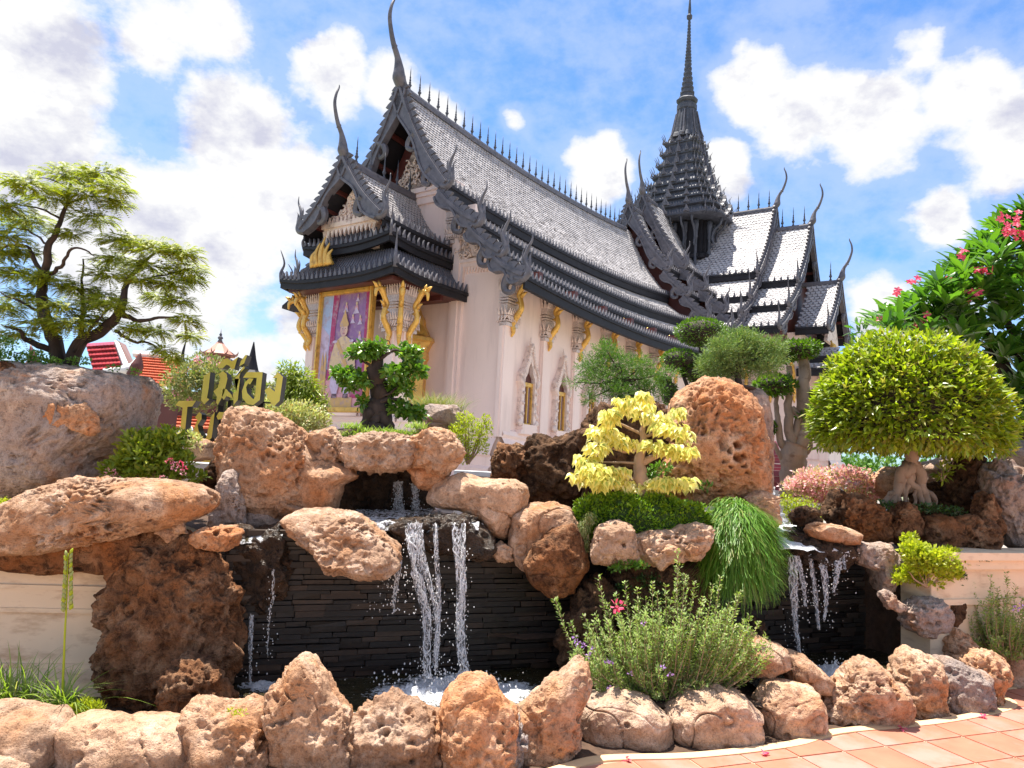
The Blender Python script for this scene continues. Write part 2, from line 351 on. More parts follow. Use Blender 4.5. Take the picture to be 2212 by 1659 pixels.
def tile_master(w, h):
    V = [(-w / 2, 0, .004), (w / 2, 0, .004), (w / 2, -h * .72, .022), (0, -h * 1.12, .030), (-w / 2, -h * .72, .022),
         (w / 2, -h * .72, .002), (0, -h * 1.12, .004), (-w / 2, -h * .72, .002)]
    return np.array(V), [[0, 4, 3, 2, 1][::-1][::-1], [2, 3, 6, 5], [3, 4, 7, 6]]
def slope(fr, tier, x0, x1, parent, curve=.05, tw=.15, th=.13, side=1, singles=0, mat='roof_grey', thick=.1, hip=0):
    L = math.hypot(tier[1][0] - tier[0][0], tier[1][1] - tier[0][1]); nx, nv = max(3, int(abs(x1 - x0) / .6)), 6
    g = Geo(); X = np.linspace(x0, x1, nx); Vv = np.linspace(0, 1, nv); gx, gv = np.meshgrid(X, Vv, indexing='ij')
    so, zo = arc(tier, gv, curve)
    gx2 = gx + (-hip * gv if hip else 0) * ((gx - x1) / (x0 - x1 + 1e-9))
    top = fr.p(gx2, side * so, zo).reshape(-1, 3); bot = fr.p(gx2, side * so, zo - thick).reshape(-1, 3)
    idx = np.arange(nx * nv).reshape(nx, nv); n0 = nx * nv
    q = np.stack([idx[:-1, :-1], idx[1:, :-1], idx[1:, 1:], idx[:-1, 1:]], -1).reshape(-1, 4)
    F = [list(f) for f in q] + [list(f[::-1] + n0) for f in q]
    ed = [idx[0, :], idx[-1, :], idx[:, 0], idx[:, -1]]
    for e in ed: F += [[int(e[i]), int(e[i + 1]), int(e[i + 1] + n0), int(e[i] + n0)] for i in range(len(e) - 1)]
    g.add(np.concatenate([top, bot]), F); fixn(g.build('roof', M['roof_dark'] if not tw else M['roof_trim'], parent))
    if not tw: return
    rows = max(1, int(L / th)); cols = max(1, int(abs(x1 - x0) / tw)); C = []
    V0, F0 = tile_master(tw * .97, th); V0[:, 1:2] *= 1
    cc, rr = np.meshgrid(np.arange(cols), np.arange(rows)); cc = cc.ravel(); rr = rr.ravel()
    xc = x0 + (cc + .5 + .5 * (rr % 2) - .25) * (x1 - x0) / cols
    ok = np.ones(len(xc), bool)
    if hip: ok = (xc > x0 - hip * (rr / rows) + .05) & True
    xc = xc[ok]; rr = rr[ok]; jit = rng.normal(0, .003, len(xc)); tlt = rng.normal(0, .05, len(xc))
    vt = (rr * th) / L
    P = []
    for (dx, dy, dz) in V0:
        v = np.clip(vt - dy / L, 0, 1.03); so, zo = arc(tier, v, curve)
        ns, nz = (tier[0][1] - tier[1][1]) / L, (tier[1][0] - tier[0][0]) / L
        h = dz + abs(jit) + tlt * dx
        P.append(fr.p(xc + dx, side * (so + ns * h), zo + nz * h))
    P = np.stack(P, 1)  # tiles, 8, 3
    def emit(sel, name, kind, single=False):
        if not len(sel): return
        if single:
            for t in sel:
                o0 = P[t].mean(0); g = Geo(); g.add(P[t] - o0, F0); o = g.build(name, M[mat], parent); o.location = o0
            return
        g = Geo(); Q = P[sel].reshape(-1, 3); base = (np.arange(len(sel)) * 8)[:, None]
        for f in F0: g.add(np.zeros((0, 3)), (base + np.array(f)[None, :]))
        g.V.append(Q); g.n += len(Q); tag(g.build(name, M[mat], parent), kind=kind)
    order = np.argsort(xc if fr.k == 'A' else -xc, kind='stable')
    if singles: emit(order[:singles], 'roof_tile', None, True); emit(order[singles:], 'roof_tiles', 'stuff')
    else: emit(order, 'roof_tiles', 'stuff')
# shared antefix and finial meshes
def antefix_mesh():
    g = Geo(); pr = [(-.055, 0), (-.06, .05), (-.035, .11), (-.012, .16), (0, .21), (.012, .16), (.035, .11), (.06, .05), (.055, 0)]
    g.add(*prism(pr, lambda u, v, d: (u, d, v), -.022, .022)); g.add(*box(-.05, .05, -.035, .035, -.02, .03))
    return g.mesh('antefix', M['roof_trim'])
def finial_mesh():
    pf = [(.05, 0), (.05, .05), (.028, .08), (.03, .13), (.055, .17), (.062, .2), (.03, .24), (.04, .28), (.024, .31), (.033, .36), (.02, .4), (.026, .45), (.014, .5), (.014, .62), (.004, .82)]
    g = Geo(); g.add(*lathe(pf, 7)); return g.mesh('ridge_finial', M['spire'], True)
AX = antefix_mesh(); FN = finial_mesh()
def obj(name, me, parent, loc=(0, 0, 0), rz=0, sc=None):
    o = bpy.data.objects.new(name, me); COL.objects.link(o); o.parent = parent; o.location = loc; o.rotation_euler = (0, 0, rz)
    if sc is not None: o.scale = (sc,) * 3 if isinstance(sc, (int, float)) else sc
    return o
ANTE = [0]
def eave(fr, tier, x0, x1, parent, side=1, fh=.3, sp=.2, singles=True, sc=1.0):
    """dark fascia boards under a tier edge with a row of bud-shaped antefixes on top"""
    s1, z1 = tier[1]; X = np.linspace(x0, x1, max(3, int(abs(x1 - x0) / .6)))
    prof = [(.06, .03), (.06, -.07), (.02, -.08), (.02, -fh), (-.05, -fh - .03), (-.05, .0)]
    g = Geo(); V = np.concatenate([fr.p(X, side * (s1 + u), z1 + v) for u, v in prof]); n = len(X); k = len(prof)
    F = [[j * n + i, j * n + i + 1, ((j + 1) % k) * n + i + 1, ((j + 1) % k) * n + i] for j in range(k) for i in range(n - 1)]
    F += [[j * n for j in range(k)], [j * n + n - 1 for j in range(k)]]
    g.add(V, F); fixn(g.build('eave_board', M['roof_dark'], parent))
    m = int(abs(x1 - x0) / sp)
    g = Geo()
    for i in range(m):
        p = fr.p(x0 + (i + .5) * (x1 - x0) / m, side * (s1 + .03), z1 + .03)
        if singles and ANTE[0] < 300: obj('antefix', AX, parent, tuple(p), 0 if fr.k == 'A' else R_(90), sc); ANTE[0] += 1
        else:
            V, F = prism([(-.055, 0), (-.035, .11), (0, .21), (.035, .11), (.055, 0)], (lambda u, v, d: (u, d, v)) if fr.k == 'A' else (lambda u, v, d: (d, u, v)), -.02, .02)
            g.add(V * sc + p, F)
    if g.n: tag(g.build('antefixes', M['roof_trim'], parent), kind='stuff')
def ridge(fr, z, x0, x1, parent, sp=.44, n=None, w=.13, sc=1):
    X = np.linspace(x0, x1, max(3, int(abs(x1 - x0) / .5))); prof = [(-w, -.16), (-w, -.02), (-w * .8, .05), (w * .8, .05), (w, -.02), (w, -.16)]
    g = Geo(); V = np.concatenate([fr.p(X, u, z + v) for u, v in prof]); k = len(prof); m = len(X)
    F = [[j * m + i, j * m + i + 1, ((j + 1) % k) * m + i + 1, ((j + 1) % k) * m + i] for j in range(k) for i in range(m - 1)] + [[j * m for j in range(k)], [j * m + m - 1 for j in range(k)]]
    g.add(V, F); fixn(g.build('ridge_cap', M['roof_trim'], parent))
    cnt = n or int(abs(x1 - x0) / sp)
    for i in range(cnt): obj('ridge_finial', FN, parent, tuple(fr.p(x0 + (i + .6) * (x1 - x0) / cnt, 0, z + .05)), 0, sc)
def barge(fr, x, p0, p1, parent, w=.34, side=1, teeth=.24, hook=True):
    """toothed bargeboard from p0 (upper) to p1 (lower) in the gable plane x"""
    L = math.hypot(p1[0] - p0[0], p1[1] - p0[1]); t = np.array([(p1[0] - p0[0]) / L, (p1[1] - p0[1]) / L]); nn = np.array([-t[1], t[0]])
    if nn[1] < 0: nn = -nn
    k = 22; up = []; lo = []
    for i in range(k + 1):
        q = i / k; c = -.05 * L * math.sin(math.pi * q)
        base = np.array(p0) + t * L * q + nn * c
        up.append(base + nn * (.10)); wv = .10 * math.sin(2 * math.pi * (q * 1.5 + .05)) if hook else 0
        lo.append(base - nn * (w + wv))
    poly = [tuple(a) for a in up] + [tuple(a) for a in lo[::-1]]
    fn = lambda u, v, d: fr.p(x + d, side * u, v)
    g = Geo(); g.add(*prism(poly, fn, -.07, .07)); rib = [tuple(a) for a in [u - nn * .04 for u in up]] + [tuple(a) for a in [u - nn * .13 for u in up][::-1]]
    g.add(*prism(rib, fn, -.12, .12))
    rib = [tuple(a) for a in [l + nn * .05 for l in lo]] + [tuple(a) for a in [l - nn * .02 for l in lo][::-1]]
    g.add(*prism(rib, fn, -.11, .11))
    if hook:   # curled naga throat under the board
        for q in ((.62,) if L < 3 else (.45, .8)):
            b0 = np.array(p0) + t * L * q - nn * (w * .8)
            path = [b0, b0 - nn * .28 + t * .02, b0 - nn * .42 + t * .18, b0 - nn * .32 + t * .36, b0 - nn * .18 + t * .30]
            P = smoothpath([fr.p(x, side * a[0], a[1]) for a in path], 4); g.add(*tube(P, np.linspace(.13, .05, len(P)), 6))
    fixn(g.build('bargeboard', M['roof_trim'], parent))
    m = max(3, int(L / teeth)); g = Geo()
    for i in range(m):
        q = (i + .35) / m; b0 = np.array(p0) + t * L * q + nn * (.09 - .05 * L * math.sin(math.pi * q)); s_ = L / m
        pl = [b0 - t * s_ * .5, b0 - t * s_ * .42 + nn * .10, b0 + t * s_ * .06 + nn * .17, b0 + t * s_ * .5 + nn * .20, b0 + t * s_ * .38 + nn * .05, b0 + t * s_ * .45]
        g.add(*prism([tuple(a) for a in pl], fn, -.045, .045))
    fixn(g.build('toothed_crest', M['roof_trim'], parent))
def flame(fr, x, p, parent, sc=1.0, side=1):
    """upswept flame finial at the foot of a bargeboard"""
    g = Geo()
    strands = [([(-.35, -.10), (-.05, -.16), (.16, .02), (.12, .3), (.02, .55), (.12, .85), (.26, 1.1), (.27, 1.4)], .15),
               ([(-.2, -.05), (0, .0), (.08, .2), (-.02, .45), (-.08, .7), (-.02, .9)], .11),
               ([(.05, .05), (.2, .2), (.2, .45), (.22, .62), (.33, .74)], .08),
               ([(-.3, .0), (-.2, .12), (-.16, .3), (-.22, .42)], .08)]
    for pts, r in strands:
        P = smoothpath([fr.p(x, side * (p[0] + a * sc), p[1] + b * sc) for a, b in pts], 4)
        g.add(*tube(P, r * sc * (1 - np.linspace(0, 1, len(P)) ** 1.3 * .93), 6, flat=.8))
    return g.build('flame_finial', M['roof_trim'], parent, True)
def horn(fr, x, z, parent, sc=1.0):
    """slender hooked horn finial on a gable apex, leaning outward"""
    pts = [(.35, -.25), (.05, .0), (-.10, .25), (-.13, .55), (-.22, .95), (-.42, 1.35), (-.56, 1.8), (-.64, 2.25), (-.60, 2.7), (-.50, 3.05), (-.50, 3.2)]
    rr = [.10, .22, .26, .20, .115, .10, .085, .075, .06, .04, .015]
    P = smoothpath([fr.p(x + a * sc * 1.3, 0, z + b * sc) for a, b in pts], 5); q = np.linspace(0, 1, len(P))
    g = Geo(); g.add(*tube(P, np.interp(q, np.linspace(0, 1, len(rr)), rr) * sc, 9))
    bk = [fr.p(x - .42 * sc, 0, z + 1.32 * sc), fr.p(x - .55 * sc, 0, z + 1.24 * sc), fr.p(x - .60 * sc, 0, z + 1.12 * sc)]
    g.add(*tube(bk, [.09 * sc, .05 * sc, .01], 6))
    return g.build('gable_horn', M['roof_trim'], parent, True)
def gable(fr, x, tiers, parent, sc=1.0, fl=None, back=1.0, both=True, hornsc=1.0, red=True, field1=False):
    for side in ((1, -1) if both else (1,)):
        for i, tr in enumerate(tiers):
            barge(fr, x, tr[0], tr[1], parent, w=(.29 if i == 0 else .20) * sc, side=side, teeth=.26 * sc)
            flame(fr, x, (tr[1][0] + .05, tr[1][1] + .05), parent, (fl or .62) * sc, side)
    horn(fr, x, tiers[0][0][1] + .05, parent, hornsc)
    if red:   # maroon timber gable field set back behind the boards, with purlins
        poly = [(0, tiers[0][0][1] - .1)]
        for tr in (tiers[:1] if field1 else tiers):
            for q in ((.12, .3, .5, .65, .77) if field1 else (.12, .3, .5, .7, .9)): s_, z_ = arc(tr, q, .06); poly.append((s_ - .10, z_ - .16))
        zb = poly[-1][1] - (.02 if field1 else .2); poly[0] = (0, tiers[0][0][1] - .35)
        full = poly + [(poly[-1][0], zb), (-poly[-1][0], zb)] + [(-a, b) for a, b in poly[1:][::-1]]
        g = Geo(); g.add(*prism(full, lambda u, v, d: fr.p(x + back + d, u, v), 0, .06)); fixn(g.build('gable_field', M['maroon'], parent))
        (s0, z0), (s1, z1) = tiers[0]
        for q in (.3, .55, .8):
            s_, z_ = arc(tiers[0], q, .05)
            for side in (1, -1):
                V = [fr.p(x + dx, side * (s_ + ds - .08), z_ + dz - .28) for dx in (.14, back) for ds, dz in ((0, 0), (.12, 0), (.12, .12), (0, .12))]
                g = Geo(); g.add(V, [[0, 1, 2, 3], [7, 6, 5, 4], [0, 4, 5, 1], [1, 5, 6, 2], [2, 6, 7, 3], [3, 7, 4, 0]]); fixn(g.build('purlin', M['maroon'], parent))
def roofset(fr, tiers, x0, x1, parent, tw=.15, th=.13, curve=.05, far=True, singles=0, sp=.2, sc=1.0, asing=True, fh=.3):
    for i, tr in enumerate(tiers):
        slope(fr, tr, x0, x1, parent, curve if i == 0 else .02, tw, th, 1, singles if i == 0 else 0)
        eave(fr, tr, x0, x1, parent, 1, fh, sp, asing, sc)
        if far: slope(fr, tr, x0, x1, parent, curve if i == 0 else .02, 0, th, -1); 

# ---- nave
NAVE = RF('A', BC, sag)
NT = [((0, 12.4), (2.1, 8.95)), ((1.85, 8.75), (3.3, 7.62)), ((3.05, 7.5), (4.15, 6.66)), ((3.95, 6.55), (4.95, 5.95))]
roofset(NAVE, NT, -.95, 15.2, temple, .15, .13, singles=300)
ridge(NAVE, 12.42, -.9, 14.6, temple, n=34)
gable(NAVE, -1.0, NT[:3], temple, 1.0, .8, .85, hornsc=.82, field1=True)
flame(NAVE, -1.0, (4.95, 6.0), temple, .8); barge(NAVE, -1.0, NT[3][0], NT[3][1], temple, .22)
# ---- front arms of the crossing
F1 = RF('A', BC); F1T = [((0, 14.1), (2.1, 10.75)), ((1.9, 10.55), (3.1, 9.45)), ((2.9, 9.3), (4.0, 8.3)), ((3.8, 8.15), (4.9, 7.2))]
F2T = [((0, 15.1), (2.3, 11.2)), ((2.1, 11.0), (3.3, 10.0)), ((3.1, 9.85), (4.3, 8.85)), ((4.1, 8.7), (5.0, 8.0))]
for T_, x0, x1 in ((F1T, 15.0, 16.6), (F2T, 16.5, 20.5)):
    roofset(F1, T_, x0 + .05, x1, temple, .2, .17, asing=False, sp=.22)
    gable(F1, x0, T_, temple, 1.0, .8, .5, hornsc=.68)
    ridge(F1, T_[0][0][1] + .02, x0, x0 + 1.6, temple, n=4)
# ---- transept towards the right, stepping down in three gables
TR = RF('B', 22.0)
TT1 = [((0, 15.4), (2.96, 11.2)), ((2.75, 11.0), (4.05, 9.75)), ((3.85, 9.6), (5.35, 8.7)), ((5.1, 8.55), (6.5, 7.7))]
TT2 = [((0, 14.2), (2.5, 10.75)), ((2.35, 10.55), (4.1, 9.2)), ((3.9, 9.05), (5.7, 7.9))]
TT3 = [((0, 11.1), (2.58, 8.35))]
roofset(TR, TT1, -1.4, 3.2, temple, .22, .2, sp=.3, sc=1.1, asing=False)
roofset(TR, TT2, -3.2, -1.3, temple, .22, .2, sp=.3, sc=1.1, asing=False)
roofset(TR, TT3, -4.6, -3.1, temple, .22, .2, sp=.3, sc=1.1, asing=False)
for T_, x, n in ((TT1, -1.4, 4), (TT2, -3.2, 4), (TT3, -4.6, 3)):
    ridge(TR, T_[0][0][1] + .02, x, x + 2.2, temple, n=n, sc=1.25)
    gable(TR, x, T_, temple, 1.0, .75, .5, hornsc=.66)
# ---- crossing tower : dark pillars, tiered roof of shrinking redented stages, bell, ringed spire
TC = (22.0, BC)
def redent(h):     # plan of a square of half width h with stepped corners
    a, b = h * .97, h * .88; c = h * .77
    q = [(a, c), (a * .92, c), (a * .92, b), (b, b), (b, a * .92), (c, a * .92), (c, a)]
    pts = []
    for k in range(4):
        an = k * math.pi / 2; pts += [(x * math.cos(an) - y * math.sin(an), x * math.sin(an) + y * math.cos(an)) for x, y in q]
    return pts
def stack(secs, name, mat):
    g = Geo(); n = 28; V = []
    for h, z in secs: V += [(TC[0] + x, TC[1] + y, z) for x, y in redent(h)]
    F = [[i * n + j, i * n + (j + 1) % n, (i + 1) * n + (j + 1) % n, (i + 1) * n + j] for i in range(len(secs) - 1) for j in range(n)]
    F += [list(range(n))[::-1], [(len(secs) - 1) * n + j for j in range(n)]]
    g.add(V, F); return g.build(name, mat, temple)
stack([(1.9, 6.0), (1.9, 12.5), (2.2, 12.6), (2.2, 12.8), (2.0, 12.9), (2.0, 15.1)], 'tower_body', M['roof_dark'])
for k in range(4):    # tall clustered columns and brackets under the tower eave
    an = k * math.pi / 2; ca, sa = math.cos(an), math.sin(an)
    for o in (-1.55, -.95, -.35, .35, .95, 1.55):
        x, y = 2.1, o; X, Y = TC[0] + x * ca - y * sa, TC[1] + x * sa + y * ca
        g = Geo(); g.add(*lathe([(.13, 10.9), (.13, 11.1), (.085, 11.2), (.08, 13.6), (.12, 13.7), (.10, 13.9), (.15, 14.3), (.16, 14.6)], 8, (X, Y, 0))); g.build('tower_column', M['spire'], temple, True)
        x2 = 2.05; pts = [(x2 + .02, 13.1), (x2 + .28, 13.3), (x2 + .2, 13.7), (x2 + .3, 14.1), (x2 + .62, 14.4), (x2 + .72, 14.8)]
        P = smoothpath([(TC[0] + q * ca - y * sa, TC[1] + q * sa + y * ca, z) for q, z in pts], 3); g = Geo(); g.add(*tube(P, np.interp(np.linspace(0, 1, len(P)), [0, .5, 1], [.04, .07, .06]), 6)); g.build('tower_bracket', M['spire'], temple, True)
zs = [14.85, 15.45, 16.0, 16.55, 17.1, 17.75, 18.4, 19.1, 19.8]; hs = [2.95, 2.66, 2.36, 2.05, 1.76, 1.48, 1.26, 1.09, .97]
tg = Geo()
for i, (z, h) in enumerate(zip(zs, hs)):
    nx = hs[i + 1] if i < 8 else .78; nz = zs[i + 1] if i < 8 else 20.35; d = nz - z
    stack([(h * .93, z - .12), (h * 1.03, z - .06), (h * 1.03, z + .03), (h * .93, z + .10), (nx * .98, z + d * .62), (nx * .95, z + d * .66), (nx * .95, z + d * .95)], 'tower_stage', M['spire'])
    # small gablets, teeth and flames bristling on every stage
    pl = redent(h * 1.0)
    for j in range(28):
        x0, y0 = pl[j]; x1, y1 = pl[(j + 1) % 28]; L = math.hypot(x1 - x0, y1 - y0); m = max(1, int(L / .15)); ux, uy = (x1 - x0) / L, (y1 - y0) / L
        for k in range(m):
            t = (k + .5) / m; cx_, cy_ = TC[0] + x0 + (x1 - x0) * t, TC[1] + y0 + (y1 - y0) * t; hh = rng.uniform(.14, .30)
            V = [(cx_ - ux * .05 - uy * w, cy_ - uy * .05 + ux * w, z + .03) for w in (-.03, .03)] + [(cx_ + ux * .05 - uy * w, cy_ + uy * .05 + ux * w, z + .03) for w in (.03, -.03)]
            V += [(cx_ + uy * .05, cy_ - ux * .05, z + hh)]
            tg.add(V, [[0, 1, 4], [1, 2, 4], [2, 3, 4], [3, 0, 4], [3, 2, 1, 0]])
        tip = np.array([TC[0] + x0, TC[1] + y0, z + .03]); o = np.array([x0, y0, 0]) / math.hypot(x0, y0)
        if j % 7 in (0, 3, 6): P = smoothpath([tip - o * .05, tip + o * .14 + [0, 0, .06], tip + o * .12 + [0, 0, .26], tip + o * .24 + [0, 0, .50]], 3); tg.add(*tube(P, np.linspace(.055, .008, len(P)), 5))
    for k in range(4):   # gablet (small pediment) in the middle of each face, smaller beside it
        an = k * math.pi / 2; ca, sa = math.cos(an), math.sin(an)
        for o, s_ in ((0, 1), (-h * .45, .7), (h * .45, .7)):
            w = .20 * s_ * (h / 1.8) ** .4; ht = d * .95 * s_
            g = Geo(); fn = lambda u, v, dd: (TC[0] + (h * 1.02 + dd) * ca - (o + u) * sa, TC[1] + (h * 1.02 + dd) * sa + (o + u) * ca, z + v)
            g.add(*prism([(-w, .02), (-w * .8, ht * .3), (-w * .35, ht * .55), (0, ht), (w * .35, ht * .55), (w * .8, ht * .3), (w, .02)], fn, -.16, .03))
            g.add(*prism([(-w * .5, .04), (0, ht * .5), (w * .5, .04)], fn, .03, .07)); fixn(g.build('tower_gablet', M['roof_trim'], temple))
tag(tg.build('tower_ornament', M['roof_trim'], temple), kind='stuff')
st8 = lambda a: 1 + .05 * np.abs(np.cos(4 * a))
def lobed(a): return 1 + .07 * np.cos(14 * a)
g = Geo(); g.add(*lathe([(.95, 20.2), (.86, 20.45), (.80, 20.5), (.74, 20.8), (.64, 21.4), (.53, 21.95), (.50, 22.05)], 56, (*TC, 0), lobed)); g.build('bell', M['spire'], temple, False)
g = Geo(); pr = [(.50, 21.98), (.56, 22.02), (.56, 22.3), (.44, 22.38), (.44, 22.44), (.54, 22.5), (.60, 22.62), (.50, 22.72)]
z = 22.72; r = .46
while z < 27.6:
    stp = .20 + .10 * (z < 24.6); r2 = float(np.interp(z, [22.7, 23.4, 24.4, 26.0, 27.6], [.40, .30, .20, .12, .07])); pr += [(r2 * 1.12, z), (r2 * 1.12, z + stp * .35), (r2 * .9, z + stp * .45), (r2 * .88, z + stp * .9)]; z += stp
pr += [(.07, z), (.15, z + .08), (.16, z + .25), (.08, z + .35), (.09, z + .6), (.05, z + 1.2), (.03, z + 2.8), (.01, z + 4)]
g.add(*lathe(pr, 14, (*TC, 0), st8)); g.build('spire', M['spire'], temple)
for k in range(8):
    an = k * math.pi / 4 + .2; g = Geo(); P = [(TC[0] + rr * math.cos(an), TC[1] + rr * math.sin(an), zz) for rr, zz in ((.97, 20.3), (.83, 20.7), (.72, 21.3), (.6, 21.9))]
    g.add(*tube(P, [.06, .05, .045, .04], 5)); g.build('bell_rib', M['roof_trim'], temple)

# ---- walls. boat shaped plinth, pilasters, capitals, windows
def wallbox(x0, x1, y0, y1, z0, z1, name='wall', m='pink'):
    g = Geo(); g.add(*box(x0, x1, y0, y1, z0, z1)); return g.build(name, M[m], temple)
wallbox(0, 15.6, .0, 7.4, .5, 6.9); wallbox(0.004, .4, 1.3, 6.1, 6.9, 8.9)
g = Geo(); g.add(*prism([(0.06, 6.5), (0.35, 7.3), (1.72, 8.7), (1.86, 9.1), (2.35, 9.62), (5.05, 9.62), (5.54, 9.1), (5.68, 8.7), (7.05, 7.3), (7.34, 6.5)], lambda u, v, d: (d, u, v), .003, .3)); fixn(g.build('gable_wall', M['pink'], temple))
def plinth(fr_pts, name, prof):
    """moulded base: prof (offset outwards, z) swept along the polyline fr_pts (a, b, sag)"""
    P = np.array(fr_pts, float); n = len(P); T = np.gradient(P[:, :2], axis=0); T = nrm(T); N_ = np.stack([T[:, 1], -T[:, 0]], 1); V = []
    for o, z in prof: V.append(np.column_stack([P[:, 0] + N_[:, 0] * o, P[:, 1] + N_[:, 1] * o, P[:, 2] + z]))
    V = np.concatenate(V); k = len(prof); F = [[j * n + i, j * n + i + 1, (j + 1) * n + i + 1, (j + 1) * n + i] for j in range(k - 1) for i in range(n - 1)]
    g = Geo(); g.add(V, F); return fixn(g.build(name, M['pink'], temple))
PP = [(.0, 2.16), (.10, 2.12), (.16, 1.98), (.10, 1.90), (.22, 1.72), (.34, 1.50), (.38, 1.40), (.30, 1.34), (.30, 1.10), (.42, 1.02), (.42, .86), (.60, .70), (.74, .50), (.74, .36), (.62, .30), (.62, .12), (.9, .06), (.9, -.02)]
xs = np.linspace(0, 15.6, 40)
plinth([(x, .0, float(sag(x)) * 1.0 - .05) for x in xs], 'plinth', PP)
ys = np.linspace(0, 7.4, 14)
plinth([(0.0, y, float(sag(0)) - .05) for y in ys[::-1]], 'plinth', PP)
def capital(cx_, cy_, z0, w, d, parent_name='capital'):
    """lotus capital faced with mirror mosaic: banded neck and a crown of upright petals"""
    g = Geo(); H = 1.25
    for a, b, e in ((0, .10, .03), (.12, .16, .055), (.2, .24, .035), (.28, .62, .02), (.64, .69, .05), (.72, .77, .06), (.80, 1.12, .05)):
        g.add(*box(cx_ - w / 2 - e, cx_ + w / 2 + e, cy_ - d / 2 - e, cy_ + d / 2 + e, z0 + a, z0 + b))
    o = g.build(parent_name, M['glasstile'], temple)
    g = Geo()
    for s0, s1, fx in ((-w / 2 - .06, w / 2 + .06, 0), (-d / 2 - .06, d / 2 + .06, 1)):
        m = max(3, int((s1 - s0) / .085))
        for k in range(m):
            u = s0 + (k + .5) * (s1 - s0) / m
            for sg in (-1, 1):
                for zz, hh, dr in ((1.0, .34, 1), (.30, .22, 1), (.28, .20, -1)):
                    q = (w if fx else d) / 2 + .05
                    V = [(u - .04, q - .02, 0), (u + .04, q - .02, 0), (u + .04, q + .03, 0), (u - .04, q + .03, 0), (u, q + .10, hh * dr)]
                    V = [(cx_ + a, cy_ + sg * b, z0 + zz + c) if not fx else (cx_ + sg * b, cy_ + a, z0 + zz + c) for a, b, c in V]
                    g.add(V, [[0, 1, 2, 3], [0, 4, 1], [1, 4, 2], [2, 4, 3], [3, 4, 0]])
    tag(fixn(g.build('petals', M['pink_carved'], o)), kind='stuff')
def bracket(p, out, H, parent, sc=1.0, sw=0):
    """gilded serpent bracket: p = wall foot point, out = unit 2-D direction away from the wall"""
    pts = [(.03, -.10, .04), (.10, .04, .10), (.05, .22, .13), (.18, .42, .15), (.34, .62, .13), (.30, .86, .12), (.24, 1.02, .13), (.36, 1.2, .12), (.46, 1.34, .15), (.56, 1.40, .13), (.70, 1.32, .10), (.72, 1.14, .05)]
    g = Geo(); o = np.array([out[0], out[1], 0.]); P = np.array([np.array(p) + o * (u * .95) * sc + np.array([0, 0, v]) * sc * H / 1.5 for u, v, _ in pts])
    S_ = smoothpath(P, 4); r = np.interp(np.linspace(0, 1, len(S_)), np.linspace(0, 1, len(pts)), [q[2] for q in pts]); g.add(*tube(S_, r * .62 * sc, 7))
    for u, v, du, dv in ((.12, .35, .22, .10), (.30, .75, -.20, .06), (.30, .95, .20, .12), (.44, 1.34, -.16, .14), (.55, 1.40, .06, .20), (.10, .1, -.12, .16), (.62, 1.38, .2, .14)):
        a = np.array(p) + o * u * sc + np.array([0, 0, v]) * sc * H / 1.5; b = a + o * du * sc + np.array([0, 0, dv]) * sc
        g.add(*tube([a, (a + b) / 2 + np.array([0, 0, .03]), b], [.07 * sc, .05 * sc, .008], 5))
    return g.build('gold_bracket', M['gold'], parent, True)
PIL = [.12, 2.1, 4.0, 5.95, 7.9, 9.95, 12.0]
for i, a in enumerate(PIL):
    s_ = float(sag(a)); w = .42 if i else .5
    for e, dd, nm in ((0, .12, 1), (.09, .06, 1)):
        g = Geo(); g.add(*box(a - w / 2 + e * 0 - (.0 if nm else 0) - (.06 - dd / 2), a + w / 2 + (.06 - dd / 2), -dd, .06, 2.05, 5.0 + s_)); g.build('pilaster', M['pink'], temple)
    capital(a, -.05, 4.95 + s_, w, .2)
    g = Geo(); g.add(*box(a - .1, a + .1, -1.05, .05, 6.22 + s_, 6.42 + s_)); g.build('eave_beam', M['maroon'], temple)
    bracket((a + .05, -.10, 4.78 + s_), (0, -1), 1.6, temple)
